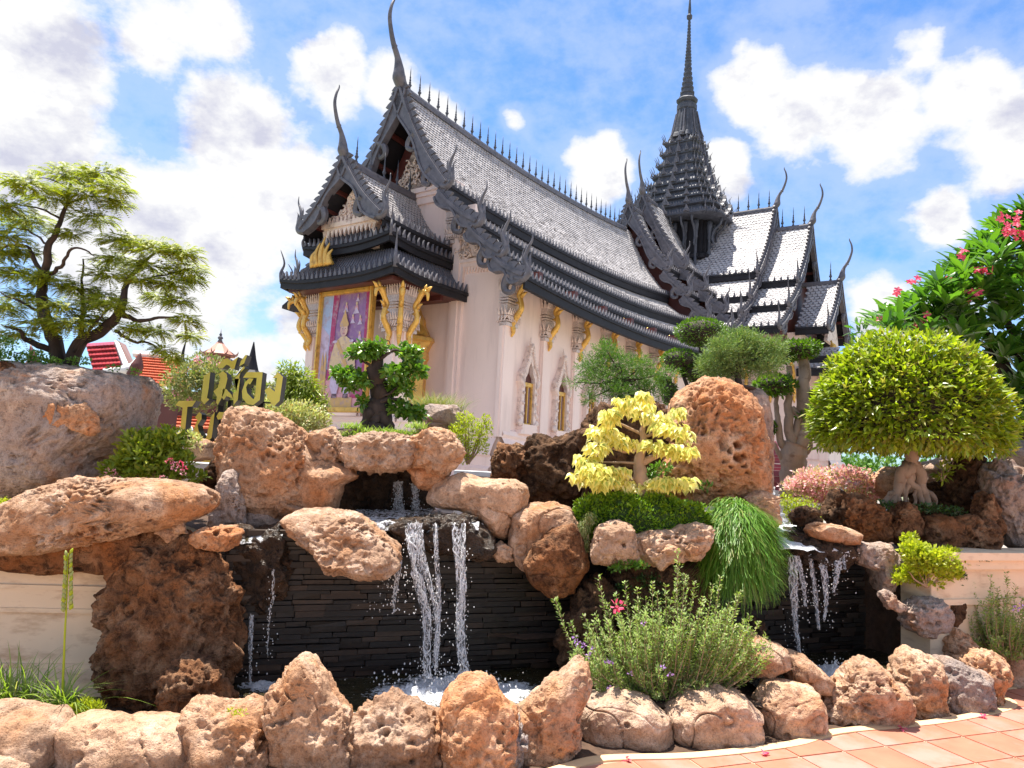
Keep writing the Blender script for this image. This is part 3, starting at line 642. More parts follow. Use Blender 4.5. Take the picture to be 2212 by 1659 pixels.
# window bays
g0 = Geo()
def window(a, s_):
    e = bpy.data.objects.new('window', None); COL.objects.link(e); e.parent = temple; e.location = (a, 0, s_ * .9 - .03)
    def part(n, poly, d0, d1, m): g = Geo(); g.add(*prism(poly, lambda u, v, d: (u, d, v), d0, d1)); return fixn(g.build(n, M[m], e))
    ap = [(-.26, 2.38), (-.26, 3.55), (-.24, 3.72), (-.13, 3.86), (-.10, 4.02), (0, 4.22)]; inner = ap + [(-x, z) for x, z in ap[::-1][1:]]
    op = [(-.40, 2.38), (-.40, 3.45), (-.50, 3.60), (-.46, 3.85), (-.30, 4.05), (-.16, 4.32), (-.05, 4.62), (0, 4.70)]; outer = op + [(-x, z) for x, z in op[::-1][1:]]
    # frame as ring: left and right halves
    for sgn in (-1, 1):
        poly = [(sgn * -x, z) for x, z in op] + [(sgn * -x, z) for x, z in ap[::-1]]
        part('arch_frame', poly, -.16, .02, 'pink_carved')
    g = Geo()
    for sgn in (-1, 1):
        O_ = np.array(op); 
        P = np.array([(sgn * -x, z) for x, z in op]); n = 26
        ts = np.linspace(0, len(P) - 1.001, n)
        for t in ts:
            i = int(t); q = P[i] + (P[i + 1] - P[i]) * (t - i); q[0] *= .84
            V, F = lathe([(.0, -.05), (.045, -.02), (.05, .03), (.0, .06)], 5, (0, 0, 0)); V = V + np.array([q[0], -.18, q[1]]); g.add(V, F)
    for sgn in (-1, 1):
        for z0, r in ((2.42, .10), (2.62, .075), (3.62, .10), (3.8, .07)): V, F = lathe([(.0, -r), (r * .8, -r * .4), (r * .8, r * .4), (0, r * 1.2)], 6); g.add(V + np.array([sgn * .42, -.15, z0]), F)
    V, F = lathe([(.06, 0), (.03, .1), (.035, .16), (.005, .34)], 6); g.add(V + np.array([0, -.1, 4.62]), F)
    g.build('carved_leaves', M['pink_carved'], e, True)
    part('sill', [(-.46, 2.10), (.46, 2.10), (.42, 2.2), (.36, 2.24), (.40, 2.30), (.34, 2.38), (-.34, 2.38), (-.40, 2.30), (-.36, 2.24), (-.42, 2.2)], -.22, .02, 'pink')
    part('pane', [(-.20, 2.42), (.20, 2.42), (.20, 3.46), (-.20, 3.46)], -.03, -.012, 'violet_pane')
    part('tympanum', inner[1:-1] + [], -.028, -.014, 'maroon')
    for x0, x1, z0, z1 in ((-.25, -.19, 2.39, 3.5), (.19, .25, 2.39, 3.5), (-.02, .02, 2.39, 3.5), (-.28, .28, 3.48, 3.60), (-.25, .25, 2.36, 2.42)):
        g = Geo(); g.add(*box(x0, x1, -.09, -.005, z0, z1)); g.build('window_frame', M['gold'], e)
for a in (1.2, 3.08, 5.0, 6.95, 8.95, 11.0): window(a, float(sag(a)))
# corner pilaster strips of the front wall and the carved pediments
for b0, b1 in ((1.55, 2.0), (5.4, 5.85)):
    wallbox(-.10, .0, b0, b1, .9, 8.7, 'pilaster'); wallbox(-.15, .0, b0 + .12, b1 - .12, .9, 8.7, 'pilaster')
for b in (1.98, 5.42): capital(-.04, b, 7.75, .14, .5)
def carve(poly, n, d, name, seed=0, dens=1):
    """carved openwork panel: raised scrolls over a flat field"""
    g = Geo(); fn = lambda u, v, dd: (d - dd, u, v); g.add(*prism(poly, fn, -.03, .03)); o = fixn(g.build(name, M['pink_carved'], temple))
    r = np.random.default_rng(seed); P = np.array(poly); lo, hi = P.min(0), P.max(0); g = Geo(); k = 0; tries = 0
    def inside(x, y):
        c = False; j = len(P) - 1
        for i in range(len(P)):
            if (P[i][1] > y) != (P[j][1] > y) and x < (P[j][0] - P[i][0]) * (y - P[i][1]) / (P[j][1] - P[i][1]) + P[i][0]: c = not c
            j = i
        return c
    while k < n and tries < n * 20:
        tries += 1; x, y = r.uniform(lo, hi)
        if not inside(x, y): continue
        k += 1; R0 = r.uniform(.09, .15); a0 = r.uniform(0, 6.3); sg = r.choice([-1, 1]); th = np.linspace(0, 4.6, 9)
        pts = [(x + R0 * (1 - t / 6) * math.cos(a0 + sg * t), y + R0 * (1 - t / 6) * math.sin(a0 + sg * t)) for t in th]
        g.add(*tube([fn(u, v, .05 + .01 * i) for i, (u, v) in enumerate(pts)], np.linspace(.035, .018, 9), 5))
    tag(g.build('carved_scrolls', M['pink_carved'], o, True), kind='stuff'); return o
carve([(3.7, 11.2), (3.2, 10.3), (2.6, 9.72), (4.8, 9.72), (4.2, 10.3)], 60, -.12, 'pediment', 1)
for z0, z1, e in ((9.55, 9.7, .16), (9.42, 9.55, .10), (9.2, 9.42, .05)): wallbox(-e - .02, .3, 2.0, 5.4, z0, z1, 'cornice')
carve([(1.85, 8.6), (1.85, 7.35), (.55, 7.2)], 34, -.07, 'pediment', 2); carve([(5.55, 8.6), (5.55, 7.35), (6.85, 7.2)], 30, -.07, 'pediment', 3)
for z0, z1, e in ((7.1, 7.2, .14), (6.98, 7.1, .09)): wallbox(-e, .0, .25, 1.95, z0, z1, 'cornice')
g = Geo()
for k in range(16):
    y = .3 + k * .105; g.add(*prism([(y - .05, 6.98), (y, 6.78), (y + .05, 6.98)], lambda u, v, d: (d, u, v), -.06, -.003))
fixn(g.build('leaf_frieze', M['pink'], temple))
# ---- porch
PO = RF('A', BC, lambda x: .03 * (np.clip(x, -3.2, 0)) ** 2 * .5)
PT = [((0, 9.5), (1.62, 7.65))]
slope(PO, ((0, 9.45), (1.62, 7.6)), -2.95, -.02, temple, .09, .13, .12, 1); slope(PO, ((0, 9.45), (1.62, 7.6)), -2.95, -.02, temple, .09, 0, .12, -1)
eave(PO, ((0, 9.45), (1.62, 7.6)), -2.9, -.1, temple, 1, .24, .2, False); eave(PO, ((0, 9.45), (1.62, 7.6)), -2.9, -.1, temple, -1, .24, .2, False)
ridge(PO, 9.5, -2.9, -.1, temple, n=5, w=.1)
gable(PO, -3.0, PT, temple, .85, .85, .55, hornsc=.6)
# hipped skirts wrapping the porch below the gable
def skirt(si, zi, so, zo, xi, xo, name_sc=1.0, fh=.26):
    """sloping skirt: inner rectangle (half width si, front xi, height zi) to outer (so, xo, zo)"""
    g = Geo(); lift = lambda s_: .10 * (abs(s_) / so) ** 3
    segs = [[(0.0, si), (xi, si), (0.0, so), (xo, so)], [(xi, si), (xi, -si), (xo, so), (xo, -so)], [(xi, -si), (0, -si), (xo, -so), (0, -so)]]
    for sg in segs:
        n = 14; V = []; 
        for v in np.linspace(0, 1, 5):
            for u in np.linspace(0, 1, n):
                x = (sg[0][0] * (1 - u) + sg[1][0] * u) * (1 - v) + (sg[2][0] * (1 - u) + sg[3][0] * u) * v
                s_ = (sg[0][1] * (1 - u) + sg[1][1] * u) * (1 - v) + (sg[2][1] * (1 - u) + sg[3][1] * u) * v
                cr = min(1, math.hypot(x - xo, abs(s_) - so) / 1.6); z = zi + (zo - zi) * v - .06 * math.sin(math.pi * v) + .16 * v * (1 - cr) ** 2
                V.append((x, BC - s_, z))
        F = [[j * n + i, j * n + i + 1, (j + 1) * n + i + 1, (j + 1) * n + i] for j in range(4) for i in range(n - 1)]
        F2 = [[q + 5 * n for q in f[::-1]] for f in F]
        g.add(V + [(a, b, c - .08) for a, b, c in V], F + F2)
        top, bot = V[-n:], None
        E_ = np.array(V[-n:]); W2 = np.concatenate([E_ + [0, 0, .03], E_ + [0, 0, -fh]])
        cen = np.array([-1.0, BC, 0]); out = nrm(np.array([[sg[2][0] - sg[0][0] if sg[0][0] == sg[1][0] or False else 0, 0, 0]])) if False else 0
        ge = Geo(); c0 = E_.copy(); c0[:, 2] = 0; 
        if sg is segs[1]: no = np.array([-1, 0, 0.])
        else: no = np.array([0, -1. if sg is segs[0] else 1., 0])
        k = [E_ + no * .02 + [0, 0, .03], E_ + no * .07 + [0, 0, .0], E_ + no * .07 + [0, 0, -.08], E_ + no * .02 + [0, 0, -.1], E_ + no * .02 + [0, 0, -fh], E_ - no * .06 + [0, 0, -fh], E_ - no * .06 + [0, 0, .0]]
        ge.add(np.concatenate(k), [[a * n + i, a * n + i + 1, ((a + 1) % 7) * n + i + 1, ((a + 1) % 7) * n + i] for a in range(7) for i in range(n - 1)] + [[a * n for a in range(7)], [a * n + n - 1 for a in range(7)]])
        fixn(ge.build('eave_board', M['roof_dark'], temple))
        Lr = float(np.linalg.norm(np.diff(E_, axis=0), axis=1).sum()); m = int(Lr / .19); gg = Geo()
        for i in range(m):
            t = (i + .5) / m * (n - 1); j = min(n - 2, int(t)); q = E_[j] + (E_[j + 1] - E_[j]) * (t - j)
            V2, F3 = prism([(-.055, 0), (-.04, .09), (-.015, .15), (.03, .24), (.02, .14), (.045, .08), (.055, 0)], (lambda u, v, d: (u, d, v)) if no[0] == 0 else (lambda u, v, d: (d, u, v)), -.03, .03)
            gg.add(V2 * name_sc + q + no * .03 + [0, 0, .02], F3)
        tag(gg.build('antefixes', M['roof_trim'], temple), kind='stuff')
        # tile ribs on the skirt
        gr = Geo()
        for i in range(int(Lr / .13)):
            t = (i + .5) / int(Lr / .13) * (n - 1); j = min(n - 2, int(t)); f = t - j; path = [np.array(V[r * n + j]) * (1 - f) + np.array(V[r * n + j + 1]) * f + [0, 0, .012] for r in range(5)]
            gr.add(*tube(path, .022, 5))
        tag(gr.build('tile_ribs', M['roof_trim'], temple), kind='stuff')
    fixn(g.build('roof', M['roof_trim'], temple))
skirt(1.25, 7.62, 1.75, 7.2, -2.45, -2.75); skirt(1.65, 6.95, 2.28, 6.2, -2.5, -3.05)
wallbox(-2.42, -.0, 2.5, 4.9, 7.0, 7.62, 'clerestory', 'roof_dark')
for sx in (2.28, -2.28):
    for sc_, zz in ((.55, 6.25),): pass
    g = Geo(); c = np.array([-3.02, BC - sx, 6.25]); o = np.array([-.7, -np.sign(sx) * .7, 0])
    for k_, (hh, rr) in enumerate(((1.0, .07), (.6, .05))):
        b0 = c - o * .25 * k_; P = smoothpath([b0, b0 + o * .06 + [0, 0, hh * .3], b0 - o * .02 + [0, 0, hh * .6], b0 + o * .12 + [0, 0, hh]], 4); g.add(*tube(P, np.linspace(rr, .01, len(P)), 6))
    g.build('corner_flame', M['roof_trim'], temple, True)
    g = Geo(); c = np.array([-2.72, BC - np.sign(sx) * 1.75, 7.25]); P = smoothpath([c, c + o * .08 + [0, 0, .25], c + [0, 0, .5], c + o * .1 + [0, 0, .8]], 4); g.add(*tube(P, np.linspace(.06, .01, len(P)), 6)); g.build('corner_flame', M['roof_trim'], temple, True)
# porch pediment, beams, soffit, gold figure
carve([(3.7, 9.05), (3.3, 8.4), (2.75, 7.95), (4.65, 7.95), (4.1, 8.4)], 46, -2.5, 'pediment', 5)
for z0, z1, e, w in ((7.82, 7.95, .12, 1.15), (7.72, 7.82, .06, 1.1)): wallbox(-2.55 - e, -2.3, BC - w, BC + w, z0, z1, 'cornice', 'pink_carved')
g = Geo()
for k in range(13):
    y = 2.68 + k * .17
    g.add(*prism([(y - .07, 7.74), (y, 7.52), (y + .07, 7.74)], lambda u, v, d: (d, u, v), -2.66, -2.60)); g.add(*prism([(y - .06, 7.95), (y, 8.14), (y + .06, 7.95)], lambda u, v, d: (d, u, v), -2.66, -2.60))
fixn(g.build('leaf_frieze', M['pink_carved'], temple))
for b in (2.75, 4.65): g = Geo(); g.add(*box(-2.62, -2.4, b - .11, b + .11, 7.05, 7.74)); g.build('short_column', M['pink_carved'], temple)
g = Geo()
for (y, z, hh) in ((4.55, 6.75, .55), (4.35, 6.75, .7), (4.15, 6.75, .5), (4.7, 6.75, .35), (4.0, 6.75, .3)):
    P = smoothpath([(-2.95, y, z - .15), (-3.0, y + .04, z + hh * .4), (-2.95, y - .05, z + hh)], 4); g.add(*tube(P, np.linspace(.12, .02, len(P)), 6))
g.add(*prism([(3.9, 6.62), (4.8, 6.62), (4.6, 6.85), (4.35, 7.2), (4.1, 6.85)], lambda u, v, d: (d, u, v), -3.0, -2.9)); g.build('gilded_crest', M['gold'], temple, True)
wallbox(-2.9, -.02, 1.6, 5.8, 5.98, 6.08, 'soffit', 'maroon')
for a_ in (-2.3, -1.6, -.9): wallbox(a_, a_ + .12, 1.65, 5.75, 5.84, 5.978, 'soffit_beam', 'maroon')
for b in (2.08, 5.32):
    cen = []
    wallbox(-2.28, -1.76, b - .26, b + .26, 1.0, 5.98, 'column'); wallbox(-2.34, -1.70, b - .13, b + .13, 1.0, 5.978, 'column'); wallbox(-2.15, -1.89, b - .32, b + .32, 1.0, 5.976, 'column')
    capital(-2.02, b, 4.72, .62, .62)
    for o in ((-1, 0), (0, -1 if b < 3 else 1), (-.7, -.7 if b < 3 else .7)):
        bracket((-2.02 + o[0] * .32, b + o[1] * .32, 4.42), o, 1.55, temple, .95)
plinth([(-2.3, y, .0) for y in np.linspace(5.7, 1.7, 10)], 'plinth', [(.0, 2.42), (.05, 2.40), (.05, 2.3), (.0, 2.25), (.0, 2.1), (.12, 2.0), (.2, 1.8), (.3, 1.7), (.3, 1.2), (.5, 1.0), (.5, 0)])
plinth([(x, 1.72, .0) for x in np.linspace(-2.3, 0, 8)], 'plinth', [(.0, 2.42), (.05, 2.40), (.05, 2.3), (.0, 2.25), (.0, 2.1), (.12, 2.0), (.2, 1.8), (.3, 1.7), (.3, 1.2), (.5, 1.0), (.5, 0)])
wallbox(-2.28, 0, 1.74, 5.66, .3, 2.4, 'porch_floor')
# gilded shrine doorway on the wall behind the porch column
g = Geo(); c = (-.28, 3.25, 0)
g.add(*lathe([(.55, 2.4), (.55, 4.2), (.62, 4.3), (.58, 4.5), (.72, 4.75), (.80, 4.8), (.78, 4.9), (.62, 4.98), (.56, 5.1), (.42, 5.3), (.38, 5.5), (.26, 5.7), (.22, 5.85), (.12, 6.0)], 16, c, lambda a: 1 + .06 * np.cos(8 * a)))
g.build('shrine', M['gold'], temple); wallbox(-.12, -.004, 3.5, 4.9, 2.4, 4.7, 'doorway', 'maroon')
# transept walls and plinths
wallbox(19.6, 24.4, -3.3, .0, .3, 8.2); wallbox(20.6, 23.6, -4.4, -3.2, .3, 7.0); wallbox(15.6, 28.0, .004, 7.4, .3, 7.5)
for y0, x0 in ((-3.3, 19.6),):
    plinth([(x0, y, 0) for y in np.linspace(0, -3.3, 8)], 'plinth', [(-o, z) for o, z in PP]); plinth([(x, -3.3, 0) for x in np.linspace(19.6, 24.4, 8)], 'plinth', PP)
plinth([(x, -4.4, 0) for x in np.linspace(20.4, 24.0, 8)], 'plinth', PP); plinth([(20.5, y, 0) for y in np.linspace(-3.3, -4.4, 5)], 'plinth', [(-o, z) for o, z in PP])
for a_, b_ in ((19.6, -.9), (19.6, -2.0), (19.6, -3.1), (20.6, -4.2)):
    g = Geo(); g.add(*box(a_ - .08, a_ + .3, b_ - .2, b_ + .2, 2.1, 5.3)); g.build('pilaster', M['pink'], temple)
    capital(a_, b_, 5.0, .2, .45); bracket((a_ - .1, b_, 4.9), (-1, 0), 1.6, temple, 1.1)
for a_, b_, z_ in ((20.7, -4.45, 7.1), (21.9, -4.6, 6.4)):
    g = Geo(); P = smoothpath([(a_, b_, z_ - .3), (a_, b_ - .15, z_ + .3), (a_, b_, z_ + .8)], 4); g.add(*tube(P, [.2] * 4 + [.15] * 3 + [.05] * (len(P) - 7), 6)); g.build('gilded_crest', M['gold'], temple, True)
PT3 = RF('B', 22.0)
roofset(PT3, [((1.7, 7.5), (2.5, 6.95)), ((2.3, 6.8), (3.1, 6.3))], -4.9, -3.3, temple, .22, .2, sp=.3, sc=1.1, asing=False)
carve_o = None
g = Geo(); g.add(*prism([(20.6, 7.9), (22, 10.0), (23.4, 7.9)], lambda u, v, d: (u, d, v), -4.3, -4.15)); g.build('pediment', M['pink_carved'], temple)

# ---- the big framed picture leaning between the porch columns
pic = thing('framed_picture', 'tall gold framed picture of a seated figure in cream, standing between the porch columns', 'picture', tuple((Matrix.Translation(TO) @ Matrix.Rotation(R_(55), 4, 'Z')) @ Vector((-2.42, 3.78, 2.5))), R_(55))
def pmat(n, c): return simple(n, c, .35, 0, .12, 7, dirt=((.45, .30, .36), 5, .5, .68))
PC = dict(bg=pmat('picture_violet', (.30, .14, .33)), sky=pmat('picture_sky', (.42, .52, .75)), red=pmat('picture_crimson', (.42, .02, .13)), cream=pmat('picture_cream', (.72, .52, .30)), skin=pmat('picture_skin', (.72, .46, .34)),
          lav=pmat('picture_lavender', (.62, .50, .66)), dk=pmat('picture_dark', (.10, .04, .06)), rose=pmat('picture_rose', (.75, .35, .38)), pg=pmat('picture_gold', (.66, .40, .14)))
def flat(poly, d, m, name='print'):
    g = Geo(); g.add(*prism([(y, z) for y, z in poly], lambda u, v, dd: (-d + dd, u, v), -.003, 0)); return fixn(g.build(name, PC[m], pic))
w2 = .98
for y0, y1, z0, z1 in ((-w2 - .12, -w2, 0, 3.5), (w2, w2 + .12, 0, 3.5), (-w2, w2, 0, .14), (-w2, w2, 3.36, 3.5)):
    g = Geo(); g.add(*box(-.1, .04, y0, y1, z0, z1)); g.add(*box(-.13, -.1, y0 + .03, y1 - .03, z0 + .03, z1 - .03)); g.build('picture_frame', M['gold'], pic)
g = Geo(); g.add(*box(-.01, .03, -w2, w2, .14, 3.36)); g.build('print_backing', PC['bg'], pic)
def circ(cy, cz, ry, rz, n=14, a0=0): return [(cy + ry * math.cos(a0 + 2 * math.pi * i / n), cz + rz * math.sin(a0 + 2 * math.pi * i / n)) for i in range(n)]
# y positive is the left side of the picture
flat([(w2, 1.5), (w2, 3.36), (.55, 3.36), (.62, 1.2)], .014, 'sky'); flat([(w2, .9), (w2, 2.5), (.62, 2.2), (.66, .9)], .018, 'lav')
flat([(.62, .9), (.55, 3.36), (.28, 3.36), (.40, 2.4), (.36, 1.0)], .022, 'red'); flat([(-w2, .9), (-w2, 3.36), (-.78, 3.36), (-.8, .9)], .022, 'red')
for cy_, cz_, s_ in ((.0, 2.95, .11), (-.42, 2.9, .13), (-.3, 2.6, .1), (-.6, 2.55, .1), (-.45, 3.2, .08), (-.62, 2.1, .1), (-.55, 1.85, .12)):
    flat(circ(cy_, cz_, s_ * .55, s_), .02, 'rose'); flat(circ(cy_, cz_ + s_ * 1.2, s_ * .3, s_ * .4), .026, 'cream'); flat([(cy_ - s_, cz_ - s_), (cy_ + s_, cz_ - s_), (cy_, cz_ + s_ * .5)], .024, 'lav')
flat([(w2, .14), (w2, .9), (.5, 1.0), (-.3, .9), (-w2, .95), (-w2, .14)], .02, 'rose'); flat([(w2, .35), (w2, .8), (.62, .8), (.62, .35)], .03, 'red'); flat([(-.35, .4), (-.35, .85), (-w2, .85), (-w2, .4)], .03, 'red')
for cy_ in (.82, .70): flat([(cy_ - .07, .2), (cy_ + .07, .2), (cy_ + .05, 1.4), (cy_, 1.75), (cy_ - .05, 1.4)], .034, 'pg')
flat([(.45, .14), (-.5, .14), (-.5, .42), (.45, .42)], .036, 'pg'); flat([(.36, .42), (-.42, .42), (-.4, .52), (.34, .52)], .04, 'rose')
# seated figure : coat, arms, sash, trousers, shoes, head
flat([(.34, 1.98), (.46, 1.6), (.52, 1.2), (.42, 1.02), (.30, .95), (-.34, .95), (-.46, 1.02), (-.56, 1.2), (-.50, 1.6), (-.38, 1.98), (-.12, 2.14), (.10, 2.14)], .046, 'cream')
flat([(.40, 1.05), (.42, .72), (.30, .50), (.12, .50), (.02, .85), (-.06, .85), (-.16, .50), (-.34, .50), (-.46, .72), (-.44, 1.05)], .05, 'lav')
flat([(.30, .52), (.32, .40), (.10, .40), (.12, .52)], .054, 'dk'); flat([(-.16, .52), (-.14, .40), (-.36, .40), (-.34, .52)], .054, 'dk')
flat([(.30, 2.0), (.20, 2.06), (-.34, 1.16), (-.24, 1.08)], .056, 'pg'); flat(circ(.36, 1.10, .065, .05), .056, 'skin'); flat(circ(-.40, 1.10, .065, .05), .056, 'skin')
flat(circ(-.01, 2.33, .15, .20), .056, 'skin'); flat([(.16, 2.42), (.17, 2.50), (.11, 2.60), (.05, 2.76), (-.01, 2.92), (-.07, 2.76), (-.13, 2.60), (-.19, 2.50), (-.18, 2.42)], .06, 'pg')
for y_ in (.05, -.07): flat(circ(y_, 2.36, .020, .009, 8), .06, 'dk')
flat([(.0, 2.34), (-.02, 2.34), (-.03, 2.28), (.01, 2.28)], .06, 'rose'); flat([(.04, 2.235), (-.06, 2.235), (-.045, 2.22), (.025, 2.22)], .06, 'red')
for z_ in (1.9, 1.72, 1.54, 1.36): flat(circ(-.02, z_, .016, .016, 8), .06, 'pg')
for y_ in (.32, -.35): flat(circ(y_, 2.0, .09, .04, 10), .06, 'lav')

# ================================================================== pavement
BORD = [(-9, 1.6), (-6, 2.4), (-4, 2.85), (-2.6, 3.12), (-1.6, 3.16), (-.7, 3.22), (-.2, 3.32), (0.1, 3.50), (.33, 3.68), (0.55, 3.82), (1.04, 3.92), (1.61, 4.14), (1.96, 4.37), (2.64, 4.61), (3.10, 4.83), (3.36, 4.98), (3.47, 5.12), (3.44, 5.27), (3.62, 5.44), (4.2, 5.62), (5.2, 5.9), (7, 6.3)]
bp = smoothpath([(x, y, 0) for x, y in BORD], 6)
T = nrm(np.gradient(bp, axis=0)); Nn = np.stack([T[:, 1], -T[:, 0], 0 * T[:, 0]], 1)
g = Geo(); a = bp + Nn * .0; b = bp + Nn * .065; n = len(bp); z0, z1 = .018, .034
V = np.concatenate([a + [0, 0, 0], a + [0, 0, z1], b + [0, 0, z1], b + [0, 0, 0]]); F = [[j * n + i, j * n + i + 1, ((j + 1) % 4) * n + i + 1, ((j + 1) % 4) * n + i] for j in range(4) for i in range(n - 1)]
g.add(V, F); tag(fixn(g.build('kerb_edging', M['cream_border'])), kind='structure')
M['paving_far'] = simple('pale_grout_bed', (.52, .33, .22), .8, 0, .08, 9)
# tiled pavement : grout bed and single tiles clipped along the edging
g = Geo(); m = 16; bb = bp[::-1] + Nn[::-1] * .03; poly = [(p[0], p[1]) for p in bb] + [(-9, -25), (30, -25), (30, 6.3)]
g.add(*prism(poly, lambda u, v, d: (u, v, d), -.01, .024)); pav = tag(fixn(g.build('pavement', M['paving_far'])), kind='structure')
def clip(poly, line, off):   # keep the part of a tile outside the edging band
    out = []
    def dist(p):
        d = np.hypot(line[:, 0] - p[0], line[:, 1] - p[1]); i = int(np.argmin(d)); return float((np.array([p[0], p[1]]) - line[i, :2]) @ Nn[i, :2]) - off
    D = [dist(p) for p in poly]
    for i in range(len(poly)):
        j = (i + 1) % len(poly); p, q = poly[i], poly[j]
        if D[i] > 0: out.append(p)
        if (D[i] > 0) != (D[j] > 0): t = D[i] / (D[i] - D[j]); out.append((p[0] + (q[0] - p[0]) * t, p[1] + (q[1] - p[1]) * t))
    return out
ang = R_(21); ux = np.array([math.cos(ang), math.sin(ang)]); uy = np.array([-ux[1], ux[0]]); o0 = np.array([1.88, 4.05]); TS = .30
for i in range(-14, 18):
    for j in range(-9, 8):
        c = o0 + ux * (i + .5) * TS + uy * (j + .5) * TS
        if c[1] < 2.9 or c[0] < .0 or c[0] > 6.5 or c[1] > 6.6: continue
        k = TS / 2 - .006; pl = [tuple(c + ux * a_ * k + uy * b_ * k) for a_, b_ in ((-1, -1), (1, -1), (1, 1), (-1, 1))]
        pl = clip(pl, bp, .069)
        if len(pl) < 3: continue
        ar = abs(sum(pl[q][0] * pl[(q + 1) % len(pl)][1] - pl[(q + 1) % len(pl)][0] * pl[q][1] for q in range(len(pl)))) / 2
        if ar < .004: continue
        g = Geo(); dz = rng.uniform(-.0012, .0012); g.add(*prism([(x - c[0], y - c[1]) for x, y in pl], lambda u, v, d: (u, v, d), .02, .0295 + dz))
        o = fixn(g.build('paving_tile', M['terracotta'])); o.location = (c[0], c[1], 0); o.parent = pav
# the channel between boulders and edging, and garden soil behind
g = Geo(); back = [(-6, 3.2), (-6, 9), (9, 9), (9, 6.5)]
g.add(*prism([(p[0], p[1]) for p in bp] + [(9, 9), (-9, 9)], lambda u, v, d: (u, v, d), -.011, .010)); tag(fixn(g.build('soil_bed', M['soil'])), kind='structure')
# raised soil behind the falls
def terrain(name, x0, x1, y0, y1, zf, mat, nx=50, ny=26):
    X, Y = np.meshgrid(np.linspace(x0, x1, nx), np.linspace(y0, y1, ny), indexing='ij'); P = np.stack([X.ravel(), Y.ravel(), 0 * X.ravel()], 1)
    P[:, 2] = zf(P[:, 0], P[:, 1]) + .03 * fbm(P * 4, 4, 3); idx = np.arange(nx * ny).reshape(nx, ny); g = Geo()
    q = np.stack([idx[:-1, :-1], idx[1:, :-1], idx[1:, 1:], idx[:-1, 1:]], -1).reshape(-1, 4); g.add(P, q); return tag(g.build(name, M[mat], None, True), kind='structure')
terrain('garden_bed', -4.2, 1.3, 5.0, 6.1, lambda x, y: np.where(y < 5.06 + .36 * (x + .6), .3, .92) - .55 * np.clip((y - 5.8) / .3, 0, 1), 'soil')
terrain('garden_bed', 1.0, 5.5, 5.5, 7.2, lambda x, y: np.where(y < 5.45 + .37 * (x - .8), .0, .85) - .0 * y, 'soil')
terrain('shrub_bed', .45, 1.5, 4.2, 4.95, lambda x, y: .16 + .05 * (y - 4), 'soil', 30, 16)

# ---- garden walls
def gwall(name, label, p0, p1, top, mould, th=.25, z0=0, mat='wall_cream'):
    p0 = np.array(p0); p1 = np.array(p1); L = np.linalg.norm(p1 - p0); rz = math.atan2(p1[1] - p0[1], p1[0] - p0[0])
    e = thing(name, label, 'wall', (p0[0], p0[1], z0), rz)
    g = Geo(); g.add(*box(0, L, 0, th, 0, top)); g.build('wall_face', M[mat], e)
    for za, zb, d in mould: g = Geo(); g.add(*box(0, L, -d, -.001, za, zb)); g.build('moulding', M[mat], e)
    return e
gwall('garden_wall', 'low cream painted wall under the long flat boulder, stained along its top', (-7.5, 3.61), (-1.95, 4.42), .78, [(.60, .625, .018), (.47, .495, .018), (.495, .60, .008), (.16, .185, .02), (0, .16, .035)])
gwall('garden_wall', 'cream painted wall with a ledge and mouldings beside the right waterfall', (3.1, 5.35), (6.0, 6.4), .98, [(.93, .985, .10), (.86, .93, .06), (.60, .64, .03), (.64, .86, .012)])
# ================================================================== waterfall wall of stacked slate
def slate_wall(p0, p1, top, singles, name='slate_wall', label=''):
    p0 = np.array(p0); p1 = np.array(p1); L = float(np.linalg.norm(p1 - p0)); rz = math.atan2(p1[1] - p0[1], p1[0] - p0[0])
    e = thing(name, label, 'stone wall', (p0[0], p0[1], 0), rz)
    g = Geo(); g.add(*box(0, L, .03, .4, -.1, top)); g.build('backing', M['joint'], e)
    z = -.02; k = 0; g = Geo(); r = np.random.default_rng(int(L * 100))
    gb = Geo()
    masters = []
    for q in range(6):
        gm = Geo(); b, F = box(-.5, .5, -.5, .5, -.5, .5); b = b + r.uniform(-.06, .06, b.shape) * np.array([.4, .3, 1]); gm.add(b, F); masters.append(gm.mesh('slate', M['slate_brown'] if q < 2 else M['slate']))
    while z < top:
        h = r.uniform(.022, .042); x = -r.uniform(0, .1)
        while x < L:
            w = r.uniform(.09, .30); a, b = max(0, x), min(L, x + w); d = r.uniform(.0, .035)
            if b - a > .02:
                if k < singles and r.random() < .62 and .1 < z:
                    o = bpy.data.objects.new('slate', masters[r.integers(6)]); COL.objects.link(o); o.parent = e; o.location = ((a + b) / 2, .03 - d / 2, z + h / 2); o.scale = (b - a - .004, .05 + d, h - .004); k += 1
                else: V, F = box(a + .002, b - .002, .01 - d, .05, z + .002, z + h - .002); g.add(V + r.uniform(-.002, .002, V.shape), F, int(r.random() < .2))
            x += w
        z += h
    tag(g.build('slates', [M['slate'], M['slate_brown']], e), kind='stuff')
slate_wall((-1.75, 4.42), (.75, 5.30), .95, 300, label='dark wet stacked slate wall behind the main waterfall')
slate_wall((.78, 5.32), (3.0, 6.12), .93, 240, label='dark wet stacked slate wall behind the right hand waterfall')
g = Geo()
